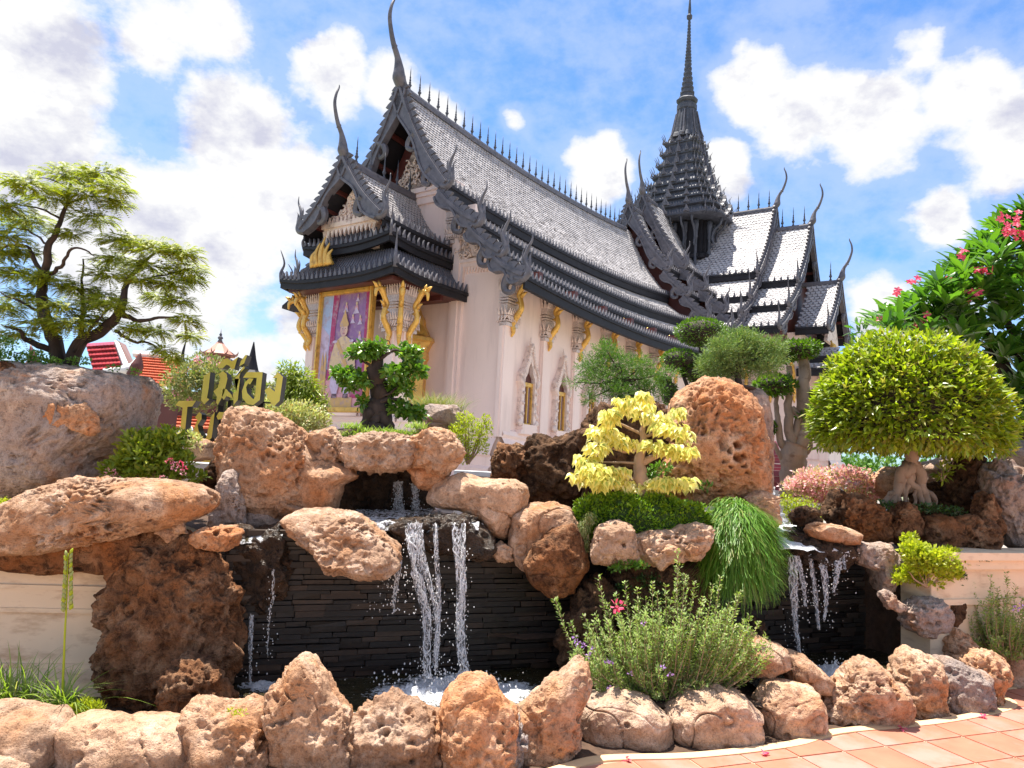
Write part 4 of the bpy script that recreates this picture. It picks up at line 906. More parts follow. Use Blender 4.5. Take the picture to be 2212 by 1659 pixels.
# ================================================================== boulders
_ICO = {}
def ico(n):
    if n not in _ICO:
        bm = bmesh.new(); bmesh.ops.create_icosphere(bm, subdivisions=n, radius=1); bm.verts.ensure_lookup_table()
        _ICO[n] = (np.array([v.co[:] for v in bm.verts]), np.array([[v.index for v in f.verts] for f in bm.faces])); bm.free()
    return _ICO[n]
def rock(label, pts, Y, th, style='pit', mat='rock_tan', sub=6, cat='boulder', name='boulder', group=None, seed=None, amp=1.0, tilt=0.0, pit=1.0, parent=None, boxy=False, hole=1.0, holes=()):
    seed = seed or (abs(int(pts[0][0] * 7 + pts[1][1] * 13)) % 9973 + 1)
    Wp = np.array([at(x, y, Y) for x, y in pts])[:, [0, 2]]
    q = np.concatenate([Wp, Wp[:1]]); seg = np.linalg.norm(np.diff(q, axis=0), axis=1); cu = np.concatenate([[0], np.cumsum(seg)])
    t = np.linspace(0, cu[-1], 360, endpoint=False); X = np.interp(t, cu, q[:, 0]); Z = np.interp(t, cu, q[:, 1]); c = np.array([X.mean(), Z.mean()])
    k_s = 1.0 if boxy else 1.025 if style == 'smooth' else 1.05; X = c[0] + (X - c[0]) * k_s; Z = c[1] + (Z - c[1]) * k_s
    an = np.arctan2(Z - c[1], X - c[0]); rd = np.hypot(X - c[0], Z - c[1]); bins = np.linspace(-math.pi, math.pi, 121); ctr = (bins[:-1] + bins[1:]) / 2
    ii = np.digitize(an, bins) - 1; R = np.array([rd[ii == k].mean() if (ii == k).any() else np.nan for k in range(120)])
    ok = ~np.isnan(R); R = np.interp(ctr, np.concatenate([ctr[ok] - 2 * math.pi, ctr[ok], ctr[ok] + 2 * math.pi]), np.tile(R[ok], 3))
    R = (np.roll(R, 1) + 2 * R + np.roll(R, -1)) / 4
    D, F = ico(sub); D = D.copy(); r = np.random.default_rng(seed)
    th_ = np.arctan2(D[:, 2], D[:, 0]); rho = np.hypot(D[:, 0], D[:, 2])
    mscale = np.ones(len(D)); nf = 16 if style != 'smooth' else 7
    for k in range(nf):
        n_ = r.normal(size=3); n_[1] = -abs(n_[1]) - .25 if k % 4 else abs(n_[1]) + .4; n_ /= np.linalg.norm(n_); h = r.uniform(.80, .95); dt = (D * mscale[:, None]) @ n_
        m = dt > h; mscale[m] *= 1 - (1 - h / dt[m]) * .8
    Rt = np.interp(th_, np.concatenate([ctr - 2 * math.pi, ctr, ctr + 2 * math.pi]), np.tile(R, 3))
    inp = rho ** (.38 if boxy else .6); dep = np.sign(D[:, 1]) * np.abs(D[:, 1]) ** .8
    P = np.stack([c[0] + Rt * inp * np.cos(th_) * (1 - (1 - mscale) * .4), Y + th * dep * mscale, c[1] + Rt * inp * np.sin(th_) * (1 - (1 - mscale) * .4)], 1)
    if tilt: P[:, 1] += tilt * (P[:, 2] - c[1])
    s = float(R.mean()); ax = np.array([c[0], Y, c[1]]); dirn = nrm((P - ax) / np.array([s, max(th, .01), s]) ** 1.0)
    Q = P + seed * 1.37
    d = .085 * s * amp * fbm(Q / s * 1.5, 3, seed) + .026 * s * amp * fbm(Q / s * 4.5, 3, seed + 5)
    if style == 'pit':
        msk = np.clip(fbm(Q / .22, 2, seed + 9) * 1.5 + .5, 0, 1)
        for f_, a_, rr in ((.075, .055, .38), (.036, .026, .44), (.15, .085, .27)):
            w = worley(Q * np.array([1, 1, 1.25]) / f_ + .35 * vn(Q / f_ * 1.4, seed)[:, None], seed + int(f_ * 1000)); d -= pit * a_ * msk * np.clip(1 - (w / rr) ** 2, 0, 1) ** .7
        d += .011 * fbm(Q / .05, 4, seed + 3, .55) + .007 * (1 - np.abs(vn(Q / .08, seed + 4)) * 2) - .010 * np.clip(1 - np.abs(fbm(Q / .2, 2, seed + 31)) / .06, 0, 1)
    elif style == 'crag':
        rg = 1 - np.abs(fbm(Q / .16, 3, seed + 2)); d += .065 * amp * (rg - .6); w = worley(Q / .055 + .3 * vn(Q / .05, seed)[:, None], seed + 5)
        d += .022 * (np.clip(w, 0, 1) - .5) * -1; w2 = worley(Q / .09, seed + 8); d -= .05 * pit * np.clip(1 - (w2 / .33) ** 2, 0, 1); d += .016 * fbm(Q / .035, 3, seed + 6, .6)
    else:
        cr = np.abs(fbm(Q / .33, 2, seed + 2)); d -= .022 * np.clip(1 - cr / .035, 0, 1); cr = np.abs(vn(Q / .17, seed + 7)); d -= .006 * np.clip(1 - cr / .05, 0, 1)
        d += .007 * fbm(Q / .07, 5, seed + 3, .55); w = worley(Q / .06, seed + 4); msk = np.clip(fbm(Q / .25, 2, seed + 9) + .1, 0, 1); d -= .010 * msk * np.clip(1 - (w / .4) ** 2, 0, 1)
        lay = np.sin((P[:, 2] + .06 * fbm(Q / .3, 2, seed)) * 55); d += .0025 * lay
    P = P + dirn * d[:, None]
    nh = int((70 if style == 'pit' else 26 if style == 'crag' else 9) * pit * min(2.2, s / .16) ** 1.4 * hole)
    if nh:
        fr_ = np.where(D[:, 1] < .15)[0]; cl = vn(Q[fr_] / .16, seed + 40); w_ = np.clip(cl + .45, .02, 1) ** 2; pick = r.choice(fr_, nh, p=w_ / w_.sum()); shift = np.zeros(len(P))
        for h_ in pick:
            rr_ = r.uniform(.006, .013) * (1.9 if r.random() < .16 else 1); dl = (P - P[h_]) * np.array([1, 1, r.uniform(.8, 1.6)]); dd_ = np.sqrt((dl ** 2).sum(1)) / rr_; shift = np.maximum(shift, np.clip(1 - dd_ ** 3, 0, 1) * rr_ * 2.0)
        P = P - dirn * shift[:, None]
    for (hx, hy, hr, hd) in holes:
        hp = at(hx, hy, Y - th * .8); dd_ = np.hypot((P[:, 0] - hp[0]) / hr, (P[:, 2] - hp[2]) / (hr * .8)) + .25 * vn(Q / .03, seed + 50); m_ = D[:, 1] < .1; P[:, 1] += np.where(m_, np.clip(1 - dd_ ** 4, 0, 1) * hd, 0)
    g = Geo(); g.add(P, F); zmin = P[:, 2].min(); o = g.build(name, M[mat], parent, True, loc=(c[0], Y, zmin))
    if parent is None: tag(o, label, cat, group)
    return o
KG = 'boulders edging the pool'
# front row of boulders, left to right
rock('broken boulder corner at the bottom left corner of the picture', [(-40, 1640), (10, 1640), (45, 1668), (60, 1740), (-40, 1760)], 3.25, .15, 'smooth', 'rock_pale', 5)
rock('pale rounded boulder at the far left below the grass clumps', [(-60, 1532), (0, 1524), (60, 1533), (120, 1545), (143, 1572), (140, 1620), (130, 1670), (110, 1760), (-60, 1760)], 3.5, .22, 'smooth', 'rock_pale', 6, group=KG)
rock('long pale cracked boulder in front of the bare brown soil', [(140, 1575), (165, 1556), (250, 1549), (340, 1551), (400, 1570), (420, 1600), (428, 1690), (400, 1760), (160, 1760), (132, 1680)], 3.52, .2, 'smooth', 'rock_pale', 6, group=KG)
rock('squat tan boulder between the long pale boulder and the tall peaked one', [(397, 1540), (420, 1520), (480, 1532), (540, 1515), (575, 1535), (600, 1572), (602, 1640), (595, 1760), (440, 1760), (428, 1640), (405, 1590)], 3.58, .22, 'pit', 'rock_tan', 6, group=KG)
rock('clumpy reddish brown rock standing on the soil left of the pool', [(356, 1505), (360, 1450), (395, 1424), (440, 1442), (470, 1475), (490, 1510), (482, 1545), (430, 1560), (370, 1555)], 3.95, .14, 'crag', 'rock_brown', 6)
rock('tall peaked pitted boulder, highest in the front row', [(578, 1530), (582, 1495), (620, 1458), (642, 1432), (672, 1436), (700, 1467), (714, 1502), (748, 1545), (756, 1610), (745, 1760), (600, 1760), (598, 1600)], 3.62, .2, 'pit', 'rock_tan', 7, group=KG)
rock('low cratered boulder with a water splashed crest below the falls', [(750, 1570), (765, 1550), (800, 1527), (835, 1508), (870, 1518), (930, 1533), (960, 1548), (962, 1640), (950, 1760), (770, 1760), (760, 1650)], 3.68, .2, 'crag', 'rock_tan', 7, group=KG, amp=.8)
rock('square topped orange boulder in front of the white foam', [(948, 1570), (962, 1510), (985, 1478), (1035, 1465), (1070, 1482), (1082, 1512), (1110, 1530), (1112, 1580), (1100, 1650), (1090, 1760), (945, 1760)], 3.66, .2, 'pit', 'rock_orange', 7, group=KG, pit=.45)
rock('leaning wedge boulder rising to a thin fin beside the purple flowered shrub', [(1108, 1580), (1120, 1540), (1150, 1505), (1180, 1475), (1215, 1460), (1242, 1424), (1266, 1436), (1272, 1485), (1252, 1545), (1250, 1610), (1215, 1655), (1180, 1700), (1110, 1720), (1098, 1640)], 3.85, .17, 'pit', 'rock_tan', 7, group=KG, pit=.5)
rock('small grey stone wedged between the orange boulder and the leaning wedge', [(1085, 1600), (1100, 1560), (1122, 1552), (1142, 1600), (1125, 1660), (1085, 1670)], 3.7, .1, 'pit', 'rock_grey', 5)
rock('rounded tan boulder with a diagonal crack, under the left of the shrub', [(1245, 1540), (1268, 1507), (1330, 1498), (1400, 1508), (1435, 1540), (1448, 1580), (1440, 1612), (1395, 1626), (1300, 1620), (1255, 1592)], 4.15, .19, 'smooth', 'rock_pale', 7, group=KG)
rock('largest rounded tan boulder with a straight horizontal crack', [(1435, 1530), (1480, 1500), (1550, 1488), (1610, 1500), (1638, 1540), (1645, 1588), (1630, 1615), (1545, 1631), (1470, 1615), (1440, 1578)], 4.2, .2, 'smooth', 'rock_pale', 7, group=KG)
rock('smaller smooth domed boulder right of the largest rounded one', [(1625, 1505), (1660, 1475), (1710, 1470), (1755, 1485), (1777, 1530), (1775, 1578), (1745, 1604), (1665, 1606), (1640, 1572)], 4.38, .18, 'smooth', 'rock_pale', 6, group=KG)
rock('broad rugged boulder in front of the right hand splash', [(1778, 1545), (1790, 1495), (1830, 1450), (1860, 1425), (1890, 1435), (1920, 1470), (1945, 1478), (1957, 1520), (1942, 1570), (1880, 1584), (1800, 1580)], 4.62, .2, 'pit', 'rock_tan', 7, group=KG, pit=.5)
rock('upright brown boulder second from the corner of the edging', [(1930, 1460), (1945, 1420), (1970, 1402), (1992, 1415), (2020, 1435), (2025, 1500), (2032, 1550), (1992, 1566), (1950, 1558), (1935, 1505)], 4.85, .18, 'pit', 'rock_tan', 6, group=KG, pit=.4)
rock('grey brown blocky boulder beside the corner of the edging', [(2018, 1450), (2035, 1424), (2080, 1435), (2120, 1450), (2132, 1500), (2118, 1548), (2055, 1556), (2030, 1542)], 4.98, .18, 'pit', 'rock_grey', 6, group=KG, pit=.5)
rock('overhanging orange topped boulder at the corner of the edging', [(2068, 1425), (2100, 1408), (2130, 1405), (2160, 1425), (2167, 1460), (2152, 1500), (2150, 1545), (2120, 1548), (2105, 1470)], 5.1, .15, 'pit', 'rock_orange', 6, group=KG)
rock('ochre boulder under the right hand shrub', [(2155, 1440), (2160, 1412), (2185, 1410), (2205, 1430), (2208, 1485), (2165, 1494)], 5.55, .13, 'smooth', 'rock_orange', 5, group=KG)
rock('ochre boulder cut off by the right edge of the picture', [(2200, 1425), (2225, 1412), (2270, 1420), (2280, 1490), (2205, 1490)], 5.6, .15, 'smooth', 'rock_orange', 5, group=KG)
# around the pools
rock('flat ledge boulder with fine hollows under the right of the shrub', [(1585, 1395), (1640, 1375), (1695, 1398), (1700, 1430), (1645, 1455), (1590, 1448)], 4.6, .22, 'smooth', 'rock_tan', 6)
rock('sloping tan slab running down to the right hand splash', [(1688, 1408), (1722, 1408), (1762, 1440), (1797, 1470), (1790, 1502), (1750, 1495), (1700, 1465)], 4.7, .16, 'smooth', 'rock_tan', 5)
rock('small dark stone against the slate between shrub and right falls', [(1610, 1355), (1626, 1335), (1645, 1340), (1657, 1385), (1612, 1395)], 5.0, .1, 'pit', 'rock_dark', 5)
rock('round mottled boulder at the right side of the dark basin', [(1948, 1315), (1985, 1290), (2025, 1290), (2045, 1320), (2042, 1355), (2010, 1378), (1975, 1367), (1950, 1340)], 5.35, .16, 'pit', 'rock_grey', 6, pit=.4)
rock('small shell like pale stone bent over the basin edge', [(1898, 1285), (1912, 1272), (1935, 1288), (1958, 1312), (1945, 1326), (1915, 1312)], 5.3, .06, 'pit', 'rock_grey', 5, pit=.4)
rock('dark brown stone behind the mottled boulder on the right', [(2032, 1290), (2055, 1278), (2078, 1300), (2076, 1335), (2055, 1362), (2038, 1352)], 5.5, .1, 'pit', 'rock_dark', 5)
rock('ochre boulder above the corner boulder, below the mottled one', [(2022, 1375), (2050, 1355), (2085, 1370), (2102, 1405), (2080, 1432), (2030, 1425)], 5.45, .14, 'pit', 'rock_orange', 6, pit=.5)
rock('folded pale stone at the right lip of the right waterfall', [(1833, 1185), (1860, 1172), (1920, 1178), (1938, 1200), (1937, 1240), (1918, 1280), (1893, 1275), (1888, 1230), (1850, 1215)], 5.55, .15, 'pit', 'rock_grey', 6, pit=.4)
rock('flat orange slab stone above the right waterfall', [(1738, 1142), (1770, 1128), (1830, 1140), (1862, 1156), (1850, 1176), (1800, 1172), (1755, 1160)], 5.5, .16, 'smooth', 'rock_orange', 6)
rock('dark pitted stone between the yellow green bush and the flat slab', [(1708, 1115), (1728, 1097), (1765, 1100), (1775, 1130), (1720, 1137)], 5.7, .12, 'pit', 'rock_dark', 5)
UG = 'row of boulders below the dome shaped tree'
rock('leaning black brown stone, leftmost below the pink bush', [(1783, 1110), (1795, 1062), (1815, 1058), (1834, 1080), (1825, 1130), (1800, 1150)], 6.0, .14, 'pit', 'rock_dark', 5, group=UG)
rock('broad brown boulder second in the row below the dome shaped tree', [(1810, 1130), (1822, 1075), (1860, 1068), (1895, 1090), (1916, 1110), (1920, 1165), (1880, 1180), (1825, 1175)], 5.95, .17, 'pit', 'rock_brown', 6, group=UG)
rock('peaked narrow boulder in the row, below the roots of the tree', [(1916, 1155), (1924, 1105), (1950, 1085), (1975, 1095), (1987, 1130), (1982, 1160), (1940, 1175)], 5.9, .14, 'pit', 'rock_brown', 6, group=UG)
rock('rounded cracked boulder in the row, above the lime shrub', [(1983, 1145), (1995, 1118), (2040, 1112), (2075, 1130), (2083, 1167), (2050, 1188), (2000, 1182)], 5.9, .15, 'smooth', 'rock_brown', 6, group=UG)
rock('brown boulder at the right end of the row, resting on the wall ledge', [(2058, 1125), (2098, 1113), (2140, 1128), (2157, 1160), (2147, 1192), (2108, 1200), (2073, 1187)], 5.9, .15, 'pit', 'rock_brown', 6, group=UG)
rock('upright stone behind the right end of the boulder row', [(2098, 1120), (2113, 1070), (2135, 1062), (2150, 1100), (2160, 1165), (2128, 1165)], 6.1, .13, 'pit', 'rock_brown', 5, group=UG)
rock('big porous grey brown rock by the right edge of the picture', [(2115, 1090), (2120, 1015), (2150, 1000), (2190, 1005), (2208, 1030), (2240, 1060), (2250, 1175), (2170, 1180), (2145, 1130)], 6.3, .25, 'crag', 'rock_grey', 6)
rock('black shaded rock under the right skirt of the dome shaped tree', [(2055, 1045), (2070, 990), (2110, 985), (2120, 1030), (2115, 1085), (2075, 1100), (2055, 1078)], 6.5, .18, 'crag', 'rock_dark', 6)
rock('smooth grey block above the porous rock by the right edge', [(2163, 975), (2180, 953), (2250, 953), (2260, 1045), (2215, 1045), (2188, 1005)], 7.2, .25, 'smooth', 'rock_grey', 5)
rock('pale boulder behind the left roots of the dome shaped tree', [(1885, 1035), (1920, 1008), (1962, 1012), (1965, 1062), (1910, 1080), (1885, 1060)], 6.9, .25, 'smooth', 'rock_pale', 5)
rock('grey flat boulder behind the right roots of the dome shaped tree', [(1985, 1010), (2020, 990), (2075, 985), (2080, 1020), (2050, 1062), (1995, 1060)], 7.0, .25, 'smooth', 'rock_grey', 5)
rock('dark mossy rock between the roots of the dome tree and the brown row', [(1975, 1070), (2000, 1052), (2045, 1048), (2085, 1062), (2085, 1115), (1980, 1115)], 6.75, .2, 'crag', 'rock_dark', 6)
# centre planter
PG = 'stones forming the planter rim under the yellow tree'
rock('giant orange limestone boulder riddled with holes, tallest of all', [(1445, 905), (1457, 865), (1495, 838), (1530, 818), (1575, 828), (1605, 850), (1640, 880), (1648, 960), (1645, 1068), (1590, 1085), (1500, 1085), (1440, 1075), (1405, 1030), (1430, 960)], 5.5, .34, 'pit', 'rock_orange', 7, amp=.8, pit=1.0, hole=1.1, holes=[(1556, 958, .036, .12), (1570, 972, .022, .12), (1590, 962, .030, .12), (1592, 990, .028, .12), (1604, 985, .018, .1), (1562, 998, .013, .08), (1575, 1008, .012, .08), (1605, 1008, .014, .08), (1548, 895, .014, .06), (1590, 905, .012, .06), (1612, 1020, .012, .06), (1560, 1062, .016, .08)])
rock('grey weathered slab leaning on the back of the giant orange boulder', [(1585, 848), (1650, 840), (1664, 900), (1662, 1075), (1610, 1080), (1600, 900)], 5.75, .2, 'smooth', 'rock_grey', 6)
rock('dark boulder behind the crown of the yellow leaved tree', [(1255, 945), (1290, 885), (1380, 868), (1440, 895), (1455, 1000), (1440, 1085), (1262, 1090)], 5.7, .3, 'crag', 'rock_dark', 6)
rock('pale pitted stone right of the trailing green grass', [(1612, 1080), (1640, 1062), (1676, 1075), (1680, 1130), (1662, 1155), (1622, 1130)], 5.2, .13, 'pit', 'rock_tan', 6)
rock('pink round faced stone with one hole at the left end of the planter rim', [(1275, 1185), (1288, 1137), (1315, 1130), (1340, 1124), (1366, 1136), (1374, 1180), (1378, 1207), (1350, 1217), (1310, 1222), (1283, 1212)], 4.7, .12, 'pit', 'rock_pale', 6, pit=.35, group=PG, holes=[(1347, 1178, .014, .06)])
rock('long ragged topped pink stone forming the front of the planter', [(1362, 1160), (1400, 1148), (1450, 1146), (1500, 1133), (1542, 1140), (1537, 1172), (1512, 1208), (1460, 1214), (1400, 1222), (1368, 1205)], 4.78, .14, 'pit', 'rock_pale', 7, pit=.7, group=PG)
rock('small wedge stone hanging below the planter front', [(1398, 1188), (1435, 1172), (1468, 1187), (1452, 1216), (1422, 1232), (1402, 1208)], 4.66, .08, 'pit', 'rock_pale', 5, pit=.4, group=PG)
rock('little orange knob on the right of the planter front', [(1478, 1186), (1490, 1172), (1508, 1180), (1510, 1198), (1488, 1204)], 4.64, .05, 'smooth', 'rock_orange', 5, group=PG)
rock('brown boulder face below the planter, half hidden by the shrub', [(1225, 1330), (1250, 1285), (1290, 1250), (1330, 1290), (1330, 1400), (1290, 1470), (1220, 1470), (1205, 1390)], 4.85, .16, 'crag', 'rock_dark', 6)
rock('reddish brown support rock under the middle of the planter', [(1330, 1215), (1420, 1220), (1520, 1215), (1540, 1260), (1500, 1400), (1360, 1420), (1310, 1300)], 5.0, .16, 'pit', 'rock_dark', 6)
rock('rounded upper boulder leaning over the right of the main falls', [(1098, 1165), (1113, 1115), (1150, 1090), (1200, 1081), (1235, 1100), (1256, 1150), (1240, 1190), (1170, 1215), (1125, 1235), (1105, 1205)], 4.95, .2, 'smooth', 'rock_tan', 7)
rock('egg shaped brown streaked boulder hanging below the rounded one', [(1133, 1220), (1150, 1172), (1200, 1140), (1238, 1128), (1260, 1170), (1265, 1228), (1240, 1278), (1195, 1292), (1152, 1268)], 4.78, .17, 'smooth', 'rock_brown', 7)
rock('small pink stone right of the main waterfall lip', [(1058, 1182), (1083, 1170), (1110, 1185), (1110, 1212), (1075, 1214)], 4.9, .09, 'pit', 'rock_pale', 5, pit=.4)
rock('broad smooth apricot boulder right of the cave mouth', [(920, 1078), (938, 1050), (970, 1030), (1000, 1021), (1050, 1034), (1110, 1037), (1136, 1050), (1143, 1085), (1112, 1125), (1090, 1165), (1060, 1152), (1040, 1122), (990, 1102), (938, 1096)], 5.05, .24, 'smooth', 'rock_pale', 7)
rock('rough clump of brown rock left of the dark hollow', [(1065, 1000), (1080, 965), (1110, 962), (1142, 978), (1132, 1010), (1127, 1035), (1092, 1045), (1068, 1035)], 6.0, .18, 'crag', 'rock_brown', 6)
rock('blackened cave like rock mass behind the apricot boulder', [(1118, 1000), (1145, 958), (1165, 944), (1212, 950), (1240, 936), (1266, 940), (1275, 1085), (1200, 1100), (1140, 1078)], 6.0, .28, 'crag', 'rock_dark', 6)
# arch over the upper falls
AG = 'stones of the arch over the upper falls'
rock('large domed mottled boulder left of the arch', [(478, 1005), (484, 950), (500, 905), (530, 883), (590, 888), (628, 913), (657, 950), (668, 1000), (670, 1055), (650, 1095), (600, 1120), (560, 1130), (520, 1125), (492, 1080)], 4.95, .3, 'pit', 'rock_orange', 7, amp=.8)
rock('brown sloping rock between domed boulder and cave mouth', [(645, 1000), (660, 955), (700, 990), (760, 1008), (778, 1030), (742, 1048), (728, 1105), (660, 1115), (620, 1105)], 5.0, .2, 'smooth', 'rock_orange', 6)
rock('rounded left shoulder stone of the arch', [(657, 950), (680, 928), (715, 926), (740, 945), (745, 1000), (728, 1016), (690, 992), (662, 970)], 5.05, .17, 'pit', 'rock_tan', 6, pit=.4, group=AG)
rock('long lumpy lintel stone spanning the cave mouth', [(735, 950), (790, 940), (850, 938), (895, 950), (905, 985), (875, 1013), (800, 1018), (765, 1008), (740, 985)], 5.0, .2, 'crag', 'rock_tan', 7, group=AG, amp=.5, pit=.5)
rock('brown knobbly right shoulder stone of the arch', [(885, 955), (930, 928), (970, 938), (1002, 970), (995, 995), (968, 1025), (930, 1030), (895, 1005)], 5.05, .2, 'crag', 'rock_tan', 6, group=AG, amp=.6)
rock('smooth orange support stone under the right shoulder', [(878, 1008), (935, 1000), (968, 1020), (970, 1042), (945, 1058), (905, 1056)], 5.1, .16, 'smooth', 'rock_orange', 6, group=AG)
rock('grey cracked boulder behind the black trunked bonsai', [(900, 895), (935, 874), (985, 876), (1003, 895), (1002, 935), (900, 940)], 6.2, .3, 'smooth', 'rock_grey', 6)
rock('rounded pale rim stone behind the right shoulder of the arch', [(905, 940), (940, 924), (975, 930), (985, 960), (920, 965)], 5.5, .2, 'smooth', 'rock_pale', 5)
rock('upright narrow mottled stone beside the domed boulder', [(460, 1110), (474, 1050), (490, 1016), (513, 1016), (520, 1060), (523, 1100), (530, 1140), (500, 1148), (455, 1142)], 4.65, .1, 'pit', 'rock_grey', 6, pit=.5)
rock('low grey angular stone at the back of the small ledge', [(522, 1135), (535, 1105), (565, 1088), (592, 1105), (610, 1135), (570, 1142)], 4.85, .12, 'smooth', 'rock_grey', 6)
rock('little knobbed orange stone on the water level ledge', [(592, 1080), (607, 1055), (622, 1068), (630, 1090), (655, 1100), (640, 1112), (605, 1112)], 4.8, .08, 'pit', 'rock_tan', 5, pit=.4)
rock('broad tilted tan slab jutting over the dark basin', [(610, 1122), (640, 1106), (700, 1104), (760, 1112), (800, 1135), (855, 1180), (865, 1215), (840, 1240), (790, 1245), (720, 1225), (680, 1190), (640, 1160)], 4.5, .26, 'pit', 'rock_tan', 7, amp=.7, pit=.5, tilt=.5)
# left side
rock('long flat overhanging boulder pocked with holes above the cream wall', [(-50, 1180), (0, 1128), (40, 1085), (90, 1060), (170, 1037), (240, 1040), (330, 1038), (400, 1047), (440, 1058), (457, 1082), (440, 1108), (370, 1135), (300, 1150), (230, 1168), (150, 1188), (60, 1192)], 4.2, .3, 'pit', 'rock_tan', 7, amp=.6, pit=1.1, hole=1.6)
rock('shaded brown rock mass under the long flat boulder', [(-60, 1155), (100, 1148), (250, 1135), (335, 1140), (340, 1200), (300, 1245), (200, 1230), (100, 1234), (0, 1226), (-60, 1215)], 4.32, .22, 'smooth', 'rock_brown', 6)
rock('tall eroded rust brown boulder column right of the cream wall', [(262, 1210), (298, 1160), (345, 1148), (410, 1160), (442, 1182), (472, 1230), (492, 1270), (503, 1320), (508, 1400), (495, 1465), (450, 1490), (385, 1530), (300, 1545), (238, 1520), (222, 1440), (235, 1340), (248, 1260)], 4.3, .24, 'crag', 'rock_brown', 7)
rock('orange capstone on the right of the rust brown column', [(408, 1158), (440, 1140), (500, 1139), (519, 1152), (505, 1177), (480, 1192), (440, 1182), (415, 1170)], 4.2, .13, 'pit', 'rock_orange', 6, pit=.6)
rock('tiny pale layered stone under the tip of the flat boulder', [(346, 1138), (365, 1121), (390, 1130), (396, 1150), (370, 1160), (350, 1152)], 4.25, .06, 'crag', 'rock_pale', 5)
rock('dark dripping rock under the small side waterfall', [(500, 1175), (520, 1145), (600, 1142), (625, 1160), (640, 1230), (615, 1290), (560, 1335), (515, 1310), (500, 1250)], 4.6, .16, 'crag', 'rock_wet', 6)
rock('black wet rock under the main waterfall lip', [(820, 1128), (900, 1118), (1010, 1114), (1045, 1140), (1065, 1190), (1030, 1212), (985, 1195), (880, 1180), (840, 1150)], 4.78, .18, 'crag', 'rock_wet', 6, amp=.5)
rock('dark flat wet rock under the right waterfall lip', [(1660, 1195), (1672, 1148), (1740, 1143), (1835, 1168), (1845, 1195), (1800, 1228), (1740, 1218), (1690, 1218)], 5.72, .34, 'crag', 'rock_wet', 6, amp=.5)
rock('wet black rock wall at the back of the cave', [(725, 1030), (770, 1005), (880, 1005), (935, 1035), (930, 1105), (725, 1110)], 5.55, .1, 'crag', 'rock_wet', 6, amp=.4)
e = rock('huge grey cement faced planter boulder with porous lower half, holding the feathery tree', [(-60, 775), (40, 785), (150, 793), (250, 800), (316, 812), (329, 850), (319, 885), (306, 930), (285, 955), (215, 1002), (190, 1042), (150, 1056), (80, 1072), (30, 1098), (-60, 1110)], 5.1, .45, 'pit', 'rock_grey', 7, amp=.3, pit=.75, boxy=True)
rock('orange inset stone patch on the huge grey planter boulder', [(92, 905), (110, 868), (150, 875), (190, 866), (208, 900), (210, 930), (190, 938), (150, 925), (115, 932)], 4.72, .06, 'pit', 'rock_orange', 6, pit=.35, amp=.6, cat='stone', name='inset_stone')
rock('rust red stone at the top left corner of the planter boulder', [(-20, 790), (18, 782), (36, 815), (20, 840), (-20, 835)], 4.8, .1, 'pit', 'rock_brown', 5)
rock('blackish pitted stone between flower shrub and domed boulder', [(448, 1030), (470, 990), (492, 985), (495, 1040), (470, 1075), (450, 1070)], 5.1, .12, 'crag', 'rock_dark', 5)
rock('pale stone peeping out below the gold sign', [(410, 965), (430, 945), (462, 955), (465, 990), (425, 1000)], 6.2, .15, 'smooth', 'rock_tan', 5)

# ================================================================== water
def watermat(name, base, foam_pts, foam_r, ripple=.02, rs=30, foam_glint_w=1.0, sparkle=0.5):
    m, nt, p = _nodes(name); L = nt.links.new
    n, mp = mnoise(nt, rs, 5, .65); n2, _ = mnoise(nt, 9, 6, .7)
    p.inputs['Base Color'].default_value = rgba(base); p.inputs['Roughness'].default_value = .06; p.inputs['Specular IOR Level'].default_value = .7; p.inputs['IOR'].default_value = 1.33
    bump(nt, p, n.outputs[0], 1.0, ripple)
    tc = nt.nodes.new('ShaderNodeTexCoord'); tot = None
    for q, r in foam_pts:
        d = nt.nodes.new('ShaderNodeVectorMath'); d.operation = 'DISTANCE'; L(tc.outputs['Object'], d.inputs[0]); d.inputs[1].default_value = q
        mr = nt.nodes.new('ShaderNodeMapRange'); mr.inputs['From Min'].default_value = r; mr.inputs['From Max'].default_value = r * .15; L(d.outputs['Value'], mr.inputs['Value'])
        if tot is None: tot = mr.outputs[0]
        else: mm = nt.nodes.new('ShaderNodeMath'); mm.operation = 'MAXIMUM'; L(tot, mm.inputs[0]); L(mr.outputs[0], mm.inputs[1]); tot = mm.outputs[0]
    if tot is None: v = nt.nodes.new('ShaderNodeValue'); v.outputs[0].default_value = foam_glint_w; tot = v.outputs[0]
    n3, _ = mnoise(nt, 38, 6, .75, dist=.6); n4, _ = mnoise(nt, 7, 3, .6)
    a = nt.nodes.new('ShaderNodeMath'); a.operation = 'MULTIPLY_ADD'; L(tot, a.inputs[0]); a.inputs[1].default_value = .42; L(n3.outputs[0], a.inputs[2])
    b_ = nt.nodes.new('ShaderNodeMath'); b_.operation = 'MULTIPLY_ADD'; L(n4.outputs[0], b_.inputs[0]); b_.inputs[1].default_value = .35; L(a.outputs[0], b_.inputs[2])
    f = ramp(nt, b_.outputs[0], [(.80 - .0 * sparkle, (0, 0, 0)), (.93, (1, 1, 1))])
    w = nt.nodes.new('ShaderNodeBsdfPrincipled'); w.inputs['Base Color'].default_value = (.82, .84, .88, 1); w.inputs['Roughness'].default_value = .35
    bump(nt, w, n3.outputs[0], 1, .02)
    mx = nt.nodes.new('ShaderNodeMixShader'); L(f.outputs[0], mx.inputs[0]); L(p.outputs[0], mx.inputs[1]); L(w.outputs[0], mx.inputs[2]); L(mx.outputs[0], nt.nodes['Material Output'].inputs[0]); return m
